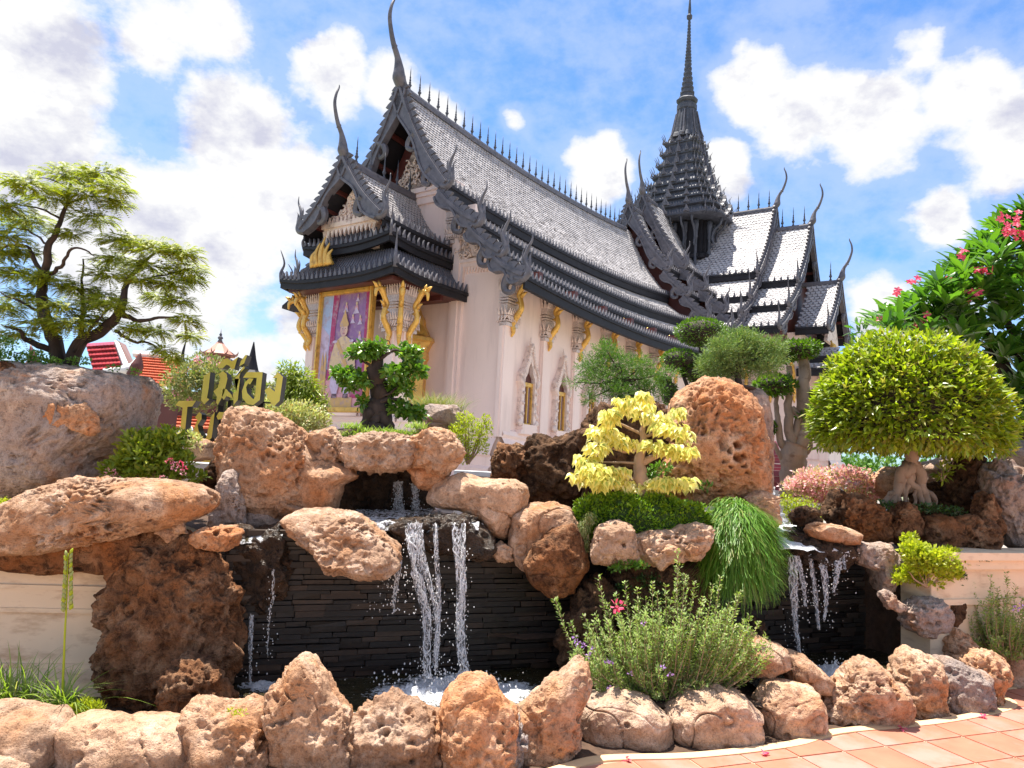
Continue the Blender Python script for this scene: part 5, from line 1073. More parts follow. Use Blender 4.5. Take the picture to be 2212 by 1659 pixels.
def sheet(name, poly, z, mat, nx=160, ny=80, wave=.006, bumps=(), clip_=None):
    P = np.array(poly); lo, hi = P.min(0), P.max(0)
    X, Y = np.meshgrid(np.linspace(lo[0], hi[0], nx), np.linspace(lo[1], hi[1], ny), indexing='ij'); V = np.stack([X.ravel(), Y.ravel(), np.full(X.size, z)], 1)
    Z = wave * fbm(V * np.array([14, 14, 1]), 4, 2)
    for (bx, by, br, bh) in bumps: d = np.hypot(V[:, 0] - bx, V[:, 1] - by) / br; Z += np.exp(-d * d) * (bh + .03 * fbm(V * np.array([45, 45, 1]), 4, 6) + .02 * fbm(V * 22, 3, 9))
    V[:, 2] += Z; idx = np.arange(nx * ny).reshape(nx, ny); q = np.stack([idx[:-1, :-1], idx[1:, :-1], idx[1:, 1:], idx[:-1, 1:]], -1).reshape(-1, 4)
    if clip_:
        ins = np.zeros(len(V), bool); j = len(clip_) - 1
        for i in range(len(clip_)):
            (xi, yi), (xj, yj) = clip_[i], clip_[j]
            ins ^= ((yi > V[:, 1]) != (yj > V[:, 1])) & (V[:, 0] < (xj - xi) * (V[:, 1] - yi) / (yj - yi + 1e-9) + xi); j = i
        q = q[ins[q].all(1)]
    g = Geo(); g.add(V, q)
    return g.build(name, mat, None, True)
pf = [gnd(x, y, .08) for x, y in ((960, 1490), (1010, 1475), (880, 1500), (1060, 1500), (565, 1480), (1100, 1490))]
wm = watermat('pool_water', (.035, .028, .012), [((pf[0][0], pf[0][1], 0.08), .42), ((pf[1][0], pf[1][1], .08), .30), ((pf[2][0], pf[2][1], .08), .28), ((pf[3][0], pf[3][1], .08), .34), ((pf[4][0], pf[4][1], .08), .16), ((pf[5][0], pf[5][1], .08), .25)], 1)
tag(sheet('pool_water', [(-1.75, 3.55), (.75, 5.2)], .08, wm, 260, 150, .007, [(pf[0][0], pf[0][1], .14, .035), (pf[1][0], pf[1][1], .10, .04), (pf[2][0], pf[2][1] - .02, .12, .02), (pf[4][0], pf[4][1], .05, .02)], [(-1.95, 3.72), (-1.2, 3.62), (-.3, 3.68), (.18, 3.8), (.42, 4.0), (.62, 5.3), (-1.75, 4.5)]), kind='structure')
rf = gnd(1805, 1455, .08); wm2 = watermat('basin_water', (.03, .025, .012), [((rf[0], rf[1], .08), .30)], 1)
tag(sheet('basin_water', [(1.5, 4.6), (3.4, 6.2)], .08, wm2, 120, 100, .006, [(rf[0], rf[1], .12, .04)], [(1.72, 4.85), (2.1, 4.62), (2.6, 4.85), (3.1, 5.05), (3.3, 5.6), (3.1, 6.2), (1.55, 5.7)]), kind='structure')
# water sliding over the upper ledges
def ledge(name, back, front, drop, mat, label):
    """sheet of water from the back edge to the lip and a little way down"""
    (bx0, by0, bz0), (bx1, by1, bz1) = back; (fx0, fy0, fz0), (fx1, fy1, fz1) = front; n = 90; rows = []
    for t in np.linspace(0, 1, 26): rows.append(((bx0 + (fx0 - bx0) * t, by0 + (fy0 - by0) * t, bz0 + (fz0 - bz0) * t ** 2), (bx1 + (fx1 - bx1) * t, by1 + (fy1 - by1) * t, bz1 + (fz1 - bz1) * t ** 2)))
    for t in np.linspace(.1, 1, 14): rows.append(((fx0, fy0 - .05 * math.sin(t * 1.57), fz0 - drop * t), (fx1, fy1 - .05 * math.sin(t * 1.57), fz1 - drop * t)))
    V = []
    for a, b in rows:
        for u in np.linspace(0, 1, n): V.append([a[i] + (b[i] - a[i]) * u for i in range(3)])
    V = np.array(V); k = len(rows)
    V += np.stack([0 * V[:, 0], -.03 * fbm(V * 7, 3, 5) , .010 * fbm(V * 16, 4, 3)], 1)
    low = np.repeat(np.arange(k) >= 26, n); V[:, 2] += np.where(low, .012 * fbm(V * np.array([12, 3, 3]), 2, 8), 0)
    F = np.array([[j * n + i, j * n + i + 1, (j + 1) * n + i + 1, (j + 1) * n + i] for j in range(k - 1) for i in range(n - 1)])
    g = Geo(); g.add(V, F); return tag(g.build(name, mat, None, True), kind='structure')
wl = watermat('ledge_water', (.06, .045, .02), [], 1, .03, 60, .42); wl2 = watermat('rushing_water', (.10, .10, .10), [], 1, .05, 70, .82)  # glitter of the rushing water is painted in with its white foam colour
A_ = at
ledge('ledge_water', (A_(700, 1102, 5.35), A_(935, 1100, 5.35)), (A_(800, 1128, 4.66), A_(1035, 1128, 4.72)), .06, wl, '')
ledge('ledge_water', (A_(520, 1139, 4.85), A_(612, 1139, 4.9)), (A_(512, 1152, 4.50), A_(612, 1152, 4.56)), .05, wl, '')
ledge('rushing_water', (A_(1672, 1132, 6.05), A_(1712, 1132, 6.1)), (A_(1670, 1176, 5.36), A_(1828, 1184, 5.46)), .03, wl2, '')
# falling water
def wmat(name, col, tr, rough):
    m, nt, p = _nodes(name); p.inputs['Base Color'].default_value = rgba(col); p.inputs['Roughness'].default_value = rough; p.inputs['Transmission Weight'].default_value = tr; p.inputs['IOR'].default_value = 1.33
    n, _ = mnoise(nt, 60, 4, .6, vec=(1, 1, .4)); bump(nt, p, n.outputs[0], 1, .015); return m
WS = wmat('falling_water', (.97, .98, 1), .35, .12); WD = wmat('water_drop', (1, 1, 1), .15, .08)
def veilmat():
    m, nt, p = _nodes('water_veil'); n, _ = mnoise(nt, 26, 6, .7, vec=(4, 4, .35)); n2, _ = mnoise(nt, 60, 3, .6, vec=(1.5, 1, .5))
    a = nt.nodes.new('ShaderNodeMath'); a.operation = 'MULTIPLY'; nt.links.new(ramp(nt, n.outputs[0], [(.44, (.08, .08, .08)), (.62, (1, 1, 1))]).outputs[0], a.inputs[0]); nt.links.new(ramp(nt, n2.outputs[0], [(.35, (.2, .2, .2)), (.6, (1, 1, 1))]).outputs[0], a.inputs[1])
    nt.links.new(a.outputs[0], p.inputs['Alpha']); p.inputs['Base Color'].default_value = (.85, .87, .92, 1); p.inputs['Roughness'].default_value = .12; bump(nt, p, n2.outputs[0], 1, .02); return m
M['veil'] = veilmat()
def drops(parent, pts, r0, name='droplets'):
    g = Geo(); D, F = ico(2)
    for p, r in pts: g.add(D * r * np.array([.8, .8, 1.25]) + p, F)
    return tag(g.build(name, WD, parent, True), kind='stuff')
def fall(label, streams, Y0, Y1, nd, spread, seed, group='streams of the waterfalls'):
    """streams: lists of D-space points (x, y, width in metres)"""
    r = np.random.default_rng(seed); e0 = at(streams[0][0][0], streams[0][0][1], Y0); e = thing('waterfall', label, 'waterfall', tuple(e0))
    allp = []
    for st in streams:
        n = len(st); base = np.array([at(x, y, Y0 + (Y1 - Y0) * min(1, i / max(1, n - 1)) ** .6) for i, (x, y, w) in enumerate(st)]); w = np.array([q[2] for q in st])
        P = smoothpath(base, 14); tq = np.linspace(0, 1, len(P)); W_ = np.interp(tq, np.linspace(0, 1, n), w)
        g = Geo(); k = 3 if W_.max() > .02 else 2
        k = 3 if W_.max() > .02 else 1
        for s_ in range(k):
            ph = r.uniform(0, 100); J = np.stack([vn(np.stack([tq * 14 + ph, tq * 0, tq * 0 + s_], 1), seed + i) for i in range(3)], 1) * W_[:, None] * np.array([1.3, .6, .2])
            rr = W_ * (.10 + .16 * vn(np.stack([tq * 34 + ph, tq * 0, tq * 0], 1), seed + 9)); rr = np.clip(rr, .0010, 1)
            g.add(*tube(P + J - e0, rr, 6))
        g.build('stream', WS, e, True); allp.append((P, W_))
        if W_.max() > .011:
            vg = Geo(); a_ = P - np.stack([W_ * 1.2, 0 * W_, 0 * W_], 1); b_ = P + np.stack([W_ * 1.2, 0 * W_, 0 * W_], 1); nn_ = 7; VV = np.concatenate([a_ + (b_ - a_) * (k_ / (nn_ - 1)) + np.stack([0 * W_, -.4 * W_ * math.sin(math.pi * k_ / (nn_ - 1)) + .012 * vn(P * 20 + k_ * 3, seed), 0 * W_], 1) for k_ in range(nn_)]) - e0; m_ = len(P)
            vg.add(VV, np.array([[k_ * m_ + i_, (k_ + 1) * m_ + i_, (k_ + 1) * m_ + i_ + 1, k_ * m_ + i_ + 1] for k_ in range(nn_ - 1) for i_ in range(m_ - 1)])); vg.build('water_veil', M['veil'], e, True)
        gs_ = Geo(); D_i, F_i = ico(1); ln = np.linalg.norm(np.diff(P, axis=0), axis=1).sum(); ph = r.uniform(0, 50)
        for _ in range(int(ln / .0024 * (.5 + W_.mean() / .02))):
            t_ = r.random(); dn_ = .5 + .5 * math.sin(t_ * 40 + ph) * math.sin(t_ * 17 + ph)
            if r.random() > .35 + .65 * dn_: continue
            i_ = int(t_ * (len(P) - 1)); w_ = W_[i_]; q_ = P[i_] + np.array([r.normal(0, w_ * .55 * (.6 + t_)), r.normal(0, w_ * .4), r.normal(0, .006)]) + .6 * w_ * vn(np.array([[t_ * 9 + ph, 0, 0]]), seed)[0] * np.array([1, .3, 0])
            s_r = r.uniform(.0007, .0021); gs_.add(D_i * s_r * np.array([1, 1, r.uniform(1, 6) * (1.3 - t_ * .6)]) + q_ - e0, F_i)
        tag(gs_.build('water_streaks', WD, e, True), kind='stuff')
    pts = []
    for _ in range(nd):
        P, W_ = allp[r.integers(len(allp))]; t = r.random() ** .6; i = int(t * (len(P) - 1)); q = P[i] + np.array([r.normal(0, spread * (.35 + t)), r.normal(0, spread * .5), r.normal(0, .02)]); pts.append((q - e0, r.uniform(.0015, .0048)))
    drops(e, pts, .004); return e
fall('main waterfall stream left of centre, braided and sparkling', [[(893, 1130, .035), (897, 1180, .03), (905, 1260, .03), (922, 1330, .024), (922, 1400, .02), (923, 1465, .02)], [(905, 1130, .02), (912, 1200, .018), (930, 1270, .016), (945, 1340, .014), (940, 1440, .012)], [(880, 1140, .012), (884, 1180, .012), (896, 1230, .01), (915, 1290, .008)]], 4.62, 4.5, 170, .05, 11)
fall('tall right hand stream of the main waterfall', [[(985, 1130, .022), (988, 1180, .024), (996, 1250, .026), (995, 1330, .022), (996, 1400, .024), (1008, 1470, .03)], [(1001, 1130, .012), (1000, 1200, .014), (998, 1290, .014), (990, 1380, .010)]], 4.64, 4.5, 90, .035, 12)
fall('thin middle stream of the main waterfall', [[(940, 1132, .014), (943, 1200, .012), (948, 1290, .013), (946, 1370, .01), (942, 1450, .01)]], 4.62, 4.5, 60, .05, 13)
fall('short drip at the corner of the tilted slab, breaking into drops', [[(862, 1210, .016), (858, 1245, .014), (852, 1290, .008), (850, 1325, .005)]], 4.5, 4.45, 120, .07, 14)
fall('thin trickle of the small side waterfall', [[(590, 1230, .008), (588, 1290, .008), (580, 1350, .006), (578, 1420, .005)], [(543, 1330, .014), (541, 1400, .010), (540, 1480, .006)]], 4.45, 4.42, 60, .03, 15)
fall('left stream of the right hand waterfall', [[(1712, 1200, .03), (1714, 1270, .026), (1718, 1340, .016), (1727, 1410, .010)], [(1722, 1200, .016), (1735, 1260, .015), (1740, 1310, .008)]], 5.38, 5.3, 110, .05, 16)
fall('right hand ragged streams of the right hand waterfall', [[(1750, 1200, .014), (1762, 1290, .014), (1768, 1360, .008)], [(1775, 1205, .03), (1782, 1250, .02), (1785, 1300, .012), (1780, 1340, .006)], [(1810, 1205, .03), (1808, 1240, .016), (1800, 1280, .008)], [(1822, 1200, .012), (1826, 1230, .01)]], 5.42, 5.34, 150, .06, 17)
fall('upper waterfall glinting inside the cave', [[(860, 1040, .03), (860, 1075, .03), (862, 1105, .035)], [(895, 1045, .022), (897, 1075, .022), (898, 1105, .03)]], 5.42, 5.4, 30, .03, 18)
fall('bright narrow cascade left of the pink flowering bush', [[(1664, 1050, .03), (1668, 1080, .04), (1674, 1110, .06), (1682, 1140, .09)]], 6.1, 6.0, 90, .04, 19)
# splash drops over the pool
sp = thing('splash', 'white spray of drops where the main waterfall hits the pool', 'splash', (pf[0][0], pf[0][1], .08)); r = np.random.default_rng(5); pts = []
for k in range(420):
    a = r.uniform(0, 6.28); d = abs(r.normal(0, .16)); pts.append((np.array([d * math.cos(a) * 1.6, d * math.sin(a) * .7, abs(r.normal(0, .05)) + .01]), r.uniform(.002, .007)))
drops(sp, pts, .004)
sp = thing('splash', 'white spray of drops below the right hand waterfall', 'splash', (rf[0], rf[1], .08)); pts = []
for k in range(160):
    a = r.uniform(0, 6.28); d = abs(r.normal(0, .09)); pts.append((np.array([d * math.cos(a), d * math.sin(a) * .7, abs(r.normal(0, .04)) + .01]), r.uniform(.002, .007)))
drops(sp, pts, .004)
# ================================================================== plants
G_ = np.random.default_rng(77)
def leafgeo(g, C, T, N, L, W, hi=False, m=0, cup=.12, shape='oval'):
    C = np.asarray(C, float); n = len(C)
    if not n: return
    T = nrm(T); Sd = nrm(np.cross(T, N)); N = np.cross(Sd, T); L = np.broadcast_to(L, (n,))[:, None]; W = np.broadcast_to(W, (n,))[:, None]
    if hi:
        tab = {'oval': [(.0, 0), (.28, .75), (.62, .95), (.88, .5), (1.0, 0)], 'heart': [(.0, .0), (.08, .85), (.34, 1.0), (.68, .48), (1.12, 0)]}[shape]
        V = []; 
        for t, w in tab:
            cz = -.22 * t * t; mid = C + T * L * t + N * L * cz
            V += [mid] if w == 0 else [mid, mid + Sd * W * .5 * w + N * W * cup, mid - Sd * W * .5 * w + N * W * cup]
        V = np.stack(V, 1).reshape(-1, 3); k = 11; b = (np.arange(n) * k)[:, None]
        F3 = [[0, 1, 2], [0, 3, 1], [7, 10, 8], [7, 9, 10]]; F4 = [[1, 4, 5, 2], [1, 3, 6, 4], [4, 7, 8, 5], [4, 6, 9, 7]]
        g.add(V, np.concatenate([b + np.array(f) for f in F3]), m); g.Fs.append((np.concatenate([b + np.array(f) for f in F4]) + g.n - len(V))); g.M.append(np.full(4 * n, m))
    else:
        V = np.stack([C, C + T * L * .45 + Sd * W * .5 + N * W * cup, C + T * L, C + T * L * .45 - Sd * W * .5 + N * W * cup], 1).reshape(-1, 3); b = (np.arange(n) * 4)[:, None]
        g.add(V, np.concatenate([b + np.array([0, 2, 1]), b + np.array([0, 3, 2])]), m)
def rdir(n): return nrm(G_.normal(size=(n, 3)))
def blob(c, r, n, shell=.6, lump=.12, sd=0, top=False):
    d = rdir(n)
    if top: d[:, 2] = np.abs(d[:, 2]) * 1.0 - .25; d = nrm(d)
    q = 1 - shell * G_.random(n) ** 1.6 if shell < 1 else G_.random(n) ** .45
    q = q * (1 + lump * vn(d * 2.6 + sd, 5) + lump * .6 * vn(d * 6 + sd, 8))
    return np.array(c) + d * q[:, None] * np.array(r), d
def px(Y): return Y / F_
def blobs_D(pads, Y, dens, ry=.9, yj=.0, shell=.6, lump=.15, top=False):
    P, D_ = [], []
    for i, (x, y, rx, rz) in enumerate(pads):
        yy = Y + (G_.uniform(-yj, yj) if yj else 0); c = at(x, y, yy); s = px(yy); n = int(dens * rx * rz)
        p, d = blob(c, (rx * s, rx * s * ry, rz * s), n, shell, lump, i * 3.1, top); P.append(p); D_.append(d)
    return np.concatenate(P), np.concatenate(D_)
def branch(e, pts, r0, r1, Y, mat, dy=None, name='branch', wob=.004, n=7, base=None):
    dy = dy or [0] * len(pts); P = smoothpath([at(x, y, Y + q) for (x, y), q in zip(pts, dy)], 5); P = P + wob * np.stack([vn(P * 22 + k * 9.1, 3) for k in range(3)], 1) * 1.5
    g = Geo(); rr = np.linspace(r0, r1, len(P)) * (1 + .12 * vn(P * 35, 4)); g.add(*tube(P - np.array(e.location), rr, n)); return g.build(name, mat, e, True)
def fol(e, g, mats, name='foliage', kind='stuff', smooth=False):
    off = np.array(e.location); g.V = [v - off for v in g.V]; return tag(g.build(name, mats, e, smooth), kind=kind)
L_ = {}
L_['yel'] = leafmat('chartreuse_leaf', [(.20, .27, .02), (.30, .36, .03), (.13, .20, .015), (.38, .40, .06)], .4, .35)
L_['feather'] = leafmat('olive_leaflet', [(.25, .30, .02), (.37, .40, .03), (.15, .21, .015), (.44, .42, .05)], .5, .4)
L_['dome'] = leafmat('dome_leaf', [(.15, .23, .012), (.26, .35, .015), (.38, .44, .03), (.10, .16, .01), (.40, .36, .09)], .35, .38, .5)
L_['green'] = leafmat('green_leaf', [(.08, .19, .02), (.14, .29, .03), (.05, .13, .015), (.22, .36, .05)], .3, .3, .6)
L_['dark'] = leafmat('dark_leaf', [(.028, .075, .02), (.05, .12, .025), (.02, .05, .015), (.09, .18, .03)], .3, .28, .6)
L_['plum'] = leafmat('long_leaf', [(.035, .10, .02), (.07, .19, .02), (.12, .27, .025), (.025, .07, .02)], .3, .35, .6)
L_['jun'] = leafmat('conifer_spray', [(.07, .17, .03), (.13, .26, .035), (.04, .11, .02), (.19, .31, .05)], .6, .25)
L_['pine'] = leafmat('fine_needle', [(.12, .22, .06), (.20, .30, .09), (.08, .15, .04), (.27, .33, .13)], .6, .25)
L_['topi'] = leafmat('topiary_leaf', [(.06, .14, .01), (.12, .23, .015), (.04, .10, .01), (.17, .28, .02)], .4, .3)
L_['var'] = leafmat('cream_yellow_leaf', [(.84, .78, .16), (.90, .86, .34), (.70, .66, .10), (.93, .90, .50)], .4, .3, trc=(1.1, 1.05, .7))
L_['varg'] = leafmat('leaf_centre_green', [(.30, .38, .05), (.42, .48, .08)], .4, .3)
L_['moss'] = leafmat('moss_leaf', [(.09, .20, .01), (.18, .32, .015), (.27, .40, .02), (.05, .13, .01)], .5, .3)
L_['hang'] = leafmat('trailing_blade', [(.09, .22, .02), (.14, .32, .03), (.06, .16, .018), (.22, .40, .05), (.12, .27, .03), (.32, .30, .10)], .45, .3)
L_['rose'] = leafmat('greygreen_leaf', [(.24, .35, .08), (.34, .46, .11), (.15, .25, .06), (.40, .44, .20)], .55, .3)
L_['bud'] = leafmat('mauve_bud', [(.34, .24, .20), (.42, .31, .26), (.30, .22, .16)], .6, .2, trc=(1, 1, 1))
L_['ylw'] = leafmat('yellowgreen_leaf', [(.34, .40, .02), (.46, .50, .04), (.22, .29, .02)], .4, .4)
L_['pale'] = leafmat('variegated_leaf', [(.45, .48, .22), (.60, .58, .34), (.26, .32, .08), (.48, .30, .18)], .45, .3)
L_['pinkf'] = leafmat('pink_petal', [(.78, .32, .42), (.86, .46, .52), (.70, .22, .34), (.85, .62, .60)], .5, .4, trc=(1.1, .9, .9))
L_['blossom'] = leafmat('pale_pink_petal', [(.88, .52, .56), (.92, .68, .66), (.84, .36, .46), (.62, .48, .30), (.90, .58, .62)], .5, .4, trc=(1.1, 1, .9))
L_['hot'] = leafmat('crimson_petal', [(.72, .05, .16), (.80, .16, .25), (.62, .03, .14)], .45, .35, trc=(1.1, .8, .8))
L_['lilac'] = leafmat('lilac_petal', [(.45, .25, .62), (.58, .38, .75)], .5, .3, trc=(1, 1, 1))
L_['grassb'] = leafmat('grass_blade', [(.20, .32, .04), (.32, .44, .07), (.13, .24, .04), (.46, .46, .2)], .5, .35)
L_['dry'] = leafmat('dry_blade', [(.36, .30, .15), (.20, .24, .07), (.12, .19, .05), (.42, .36, .2)], .6, .3)

def leaves_on(g, P, D_, L, W, up=.3, out=.6, dn=.0, rnd=.6, hi=False, m=0, cup=.12, shape='oval', jit=.3):
    n = len(P); T = nrm(D_ * out + rdir(n) * rnd + np.array([0, 0, up - dn])); N = nrm(D_ * .6 + np.array([0, 0, .8]) + rdir(n) * .5)
    s = 1 + G_.uniform(-jit, jit, n); leafgeo(g, P, T, N, L * s, W * s, hi, m, cup, shape)
def shrub(name, label, cat, pads, Y, dens, L, W, mat, ry=.8, group=None, stems=True, hi=False, flowers=None, **k):
    x0, y0 = pads[0][0], max(p[1] + p[3] for p in pads); e = thing(name, label, cat, tuple(at(x0, y0, Y)), group=group)
    P, D_ = blobs_D(pads, Y, dens, ry, k.pop('yj', 0), k.pop('shell', .7), k.pop('lump', .2), k.pop('top', False)); g = Geo(); leaves_on(g, P, D_, L, W, hi=hi, **k); fol(e, g, L_[mat])
    if stems:
        for i, (x, y, rx, rz) in enumerate(pads[:8]): branch(e, [(x0, y0), ((x0 + x) / 2 + G_.uniform(-4, 4), (y0 + y) / 2), (x, y - rz * .3)], .010, .003, Y, M['bark_tan'], name='stem', n=5)
    if flowers:
        for mt, lst, s_ in flowers:
            for (x, y, r_) in lst:
                c = at(x, y, Y - .18); p, d = blob((0, 0, 0), (r_ * px(Y),) * 3, int(9 + r_ * 3), .5, 0); gf = Geo(); leafgeo(gf, p, d, rdir(len(p)), s_, s_ * .7)
                o = gf.build('flower', L_[mt], e); o.location = tuple(c - np.array(e.location))
    return e

# ---- feathery multi trunk tree on the grey planter boulder
YT = 5.35; t = thing('bonsai_tree', 'spreading dark trunked tree with feathery olive leaves on top of the huge grey boulder', 'tree', tuple(at(140, 795, YT)))
br = [([(128, 800), (119, 745), (100, 695), (91, 654), (91, 607), (103, 567), (106, 529), (125, 492), (141, 442), (152, 400)], .085, .012, [0, 0, .02, .05, .05, 0, -.05, -.05, 0, 0]),
      ([(150, 790), (175, 738), (219, 717), (259, 676), (266, 645), (272, 614), (300, 576), (334, 548)], .08, .012, [0, -.05, -.1, -.1, -.05, 0, .05, .05]),
      ([(262, 676), (297, 692), (344, 689), (385, 684)], .03, .008, [-.1, -.15, -.2, -.2]), ([(175, 735), (178, 676), (178, 629), (180, 560)], .035, .008, [-.05, .05, .12, .15]),
      ([(119, 760), (62, 736), (44, 717), (10, 705)], .04, .012, [0, -.1, -.15, -.2]), ([(91, 600), (72, 554), (56, 532), (19, 532), (-15, 538)], .028, .007, [.05, .1, .1, .05, 0]),
      ([(100, 600), (131, 576), (147, 545), (168, 536), (205, 552)], .026, .006, [0, -.1, -.15, -.15, -.1]), ([(128, 470), (78, 448), (25, 440)], .014, .005, [-.05, -.1, -.15]),
      ([(250, 715), (281, 736), (322, 742), (362, 776)], .022, .005, [-.1, -.2, -.25, -.3]), ([(88, 673), (47, 654), (0, 629)], .02, .006, [.05, -.1, -.2]),
      ([(141, 442), (190, 425), (245, 430), (275, 450)], .012, .004, [0, 0, -.05, -.1]), ([(272, 614), (330, 600), (380, 590), (420, 575)], .014, .004, [0, -.1, -.1, -.1]),
      ([(160, 760), (205, 700), (235, 670)], .022, .006, [-.1, -.2, -.3]), ([(135, 790), (70, 770), (30, 760)], .02, .006, [-.1, -.2, -.2]), ([(106, 529), (60, 500), (20, 490)], .014, .004, [0, .1, .1]), ([(152, 400), (200, 378), (250, 370)], .008, .003, [0, .05, .05]), ([(150, 410), (100, 385), (50, 390)], .008, .003, [0, -.05, -.05])]
for i, (p, a, b, dy) in enumerate(br): branch(t, p, a * .66, b * .7, YT, M['bark_dark'], dy, 'trunk' if i < 2 else 'branch', .008)
pads = [(150, 378, 62, 13), (215, 375, 50, 11), (60, 398, 55, 13), (245, 408, 35, 13), (185, 420, 55, 12), (252, 442, 26, 10), (110, 428, 50, 10), (20, 450, 45, 13), (200, 470, 48, 13), (60, 480, 55, 17), (10, 510, 45, 15), (150, 505, 35, 9),
        (270, 522, 50, 13), (330, 536, 58, 14), (395, 548, 42, 13), (245, 562, 45, 11), (320, 577, 55, 11), (405, 583, 34, 13), (415, 605, 24, 10), (372, 612, 35, 13), (228, 592, 45, 11), (300, 603, 40, 10), (342, 642, 30, 11), (385, 652, 30, 10), (402, 692, 28, 10), (335, 716, 35, 11), (290, 712, 28, 10), (412, 727, 22, 9), (352, 757, 22, 8), (375, 772, 14, 7),
        (100, 603, 52, 14), (35, 592, 48, 16), (160, 622, 45, 13), (222, 640, 42, 12), (55, 642, 45, 14), (10, 665, 40, 13), (130, 662, 42, 11), (95, 702, 62, 10), (155, 700, 42, 10), (205, 690, 42, 10), (30, 722, 40, 11), (250, 662, 35, 10), (10, 545, 40, 14), (60, 545, 40, 12), (200, 655, 30, 12)]
g = Geo()
for i, (x, y, rx, rz) in enumerate(pads):
    yy = YT + G_.uniform(-.35, .25); s = px(yy); n = int(rx * rz * .23) + 30; c = at(x, y, yy); p, d = blob(c, (rx * s, rx * s * .8, rz * s), n, .9, .2, i)
    dh = nrm(d * np.array([1, .8, .25]) + rdir(n) * .45); L = .085 * G_.uniform(.7, 1.2, n)
    for j in range(7):     # pairs of leaflets along each arching rachis
        tt = (j + .6) / 7.5; Q = p + dh * (L * tt)[:, None] + np.array([0, 0, 1]) * (L * (.25 * tt - .55 * tt * tt))[:, None]; S2 = nrm(np.cross(dh, [0, 0, 1.])); w = .019 * math.sin(math.pi * (tt * .85 + .12))
        for sgn in (-1, 1): leafgeo(g, Q, nrm(S2 * sgn + dh * .35 + np.array([0, 0, -.15])), np.tile([0, 0, 1.], (n, 1)) + d * .3 + np.array([0, -.5, 0]), w * 1.25, .0155)
fol(t, g, L_['feather'])
shrub('creeping_plant', 'low small leaved creeper along the top of the huge grey boulder', 'plant', [(20, 775, 45, 16), (75, 772, 35, 14), (170, 780, 25, 9), (110, 782, 30, 10), (0, 745, 40, 18), (245, 795, 18, 6), (290, 803, 14, 6)], 5.0, .5, .022, .014, 'green', .6, stems=False)
# ---- black trunked bonsai above the arch
YB = 5.45; t = thing('bonsai_tree', 'small bonsai with thick black trunk and tiered green leaf pads on the stone arch', 'tree', tuple(at(815, 925, YB)))
branch(t, [(808, 940), (812, 900), (817, 865), (811, 820), (818, 775), (816, 740)], .125, .02, YB, M['bark_dark'], [0] * 6, 'trunk', .022, 12)
for p in ([(818, 890), (835, 915), (845, 935)], [(806, 890), (790, 915), (782, 935)], [(812, 900), (812, 925), (815, 940)]): branch(t, p, .05, .03, YB - .06, M['bark_dark'], None, 'root', .012)
for p, a in (([(812, 800), (780, 775), (755, 770)], .014), ([(815, 778), (850, 757), (880, 760)], .016), ([(812, 830), (780, 815), (750, 812)], .016), ([(815, 825), (845, 810), (880, 815), (905, 805)], .014), ([(818, 870), (845, 862), (880, 870), (905, 890)], .022), ([(815, 860), (850, 845), (860, 830)], .012), ([(818, 745), (835, 735), (845, 745)], .006), ([(806, 880), (790, 878), (782, 868)], .01)): branch(t, p, a, a * .3, YB - .05, M['bark_dark'], None, 'branch', .008, 6)
pads = [(792, 758, 30, 17), (765, 762, 18, 12), (812, 750, 20, 12), (868, 757, 20, 12), (888, 765, 22, 17), (893, 785, 14, 14), (754, 812, 34, 15), (735, 806, 16, 9), (775, 826, 22, 13), (755, 832, 15, 10), (852, 808, 22, 14), (872, 800, 22, 12), (903, 803, 17, 15), (858, 832, 28, 14), (838, 845, 16, 10), (880, 840, 14, 12), (882, 890, 30, 13), (862, 880, 20, 12), (905, 898, 16, 10), (782, 868, 9, 12), (832, 800, 12, 6)]
P, D_ = blobs_D(pads, YB - .05, .50, .9, .08, .95, .25); g = Geo(); leaves_on(g, P, D_, .046, .027, up=.15, hi=True); fol(t, g, L_['green'])
# grass, tuft, small plants behind the arch
def tuft(name, label, cat, pts, Y, n, L, w, mat, lean=.5, droop=.5, segs=5, sp=.03, group=None, up=1.0):
    e = thing(name, label, cat, tuple(at(pts[0][0], pts[0][1], Y)), group=group); g = Geo()
    B = np.array([at(*pts[G_.integers(len(pts))], Y) for _ in range(n)]) + G_.normal(0, sp, (n, 3)) * np.array([1, 1, .1]); a = G_.uniform(0, 6.28, n); d = np.stack([np.cos(a), np.sin(a), 0 * a], 1); ln = L * G_.uniform(.5, 1.15, n); le = lean * G_.uniform(.2, 1.3, n); dr = droop * G_.uniform(.3, 1.4, n)
    prev = None; W0 = w * G_.uniform(.6, 1.2, n); S2 = np.stack([-d[:, 1], d[:, 0], 0 * a], 1); V = []
    for k in range(segs + 1):
        t_ = k / segs; c = B + d * (ln * (le * t_ + dr * t_ * t_ * .8))[:, None] + np.array([0, 0, 1]) * (ln * (up * t_ - dr * t_ * t_))[:, None]; ww = (W0 * (1 - t_ ** 2) + .0004)[:, None]; V += [c - S2 * ww / 2, c + S2 * ww / 2]
    V = np.stack(V, 1).reshape(-1, 3); b = (np.arange(n) * (2 * segs + 2))[:, None]; g.add(V, np.concatenate([b + np.array([2 * k, 2 * k + 1, 2 * k + 3, 2 * k + 2]) for k in range(segs)])); fol(e, g, L_[mat], 'blades'); return e
tuft('grass_tuft', 'round tuft of fine dull green grass behind the bonsai, right of its trunk', 'grass tuft', [(930, 895), (915, 895), (950, 895), (970, 900)], 6.4, 900, .26, .005, 'dry', .75, .55, 5, .06)
tuft('rim_grass', 'thin low grass growing along the top of the stone arch', 'grass', [(740, 945), (770, 942), (800, 938), (840, 938), (870, 940), (895, 942), (760, 925), (900, 925)], 5.15, 900, .075, .006, 'grassb', .8, .5, 4, .035)
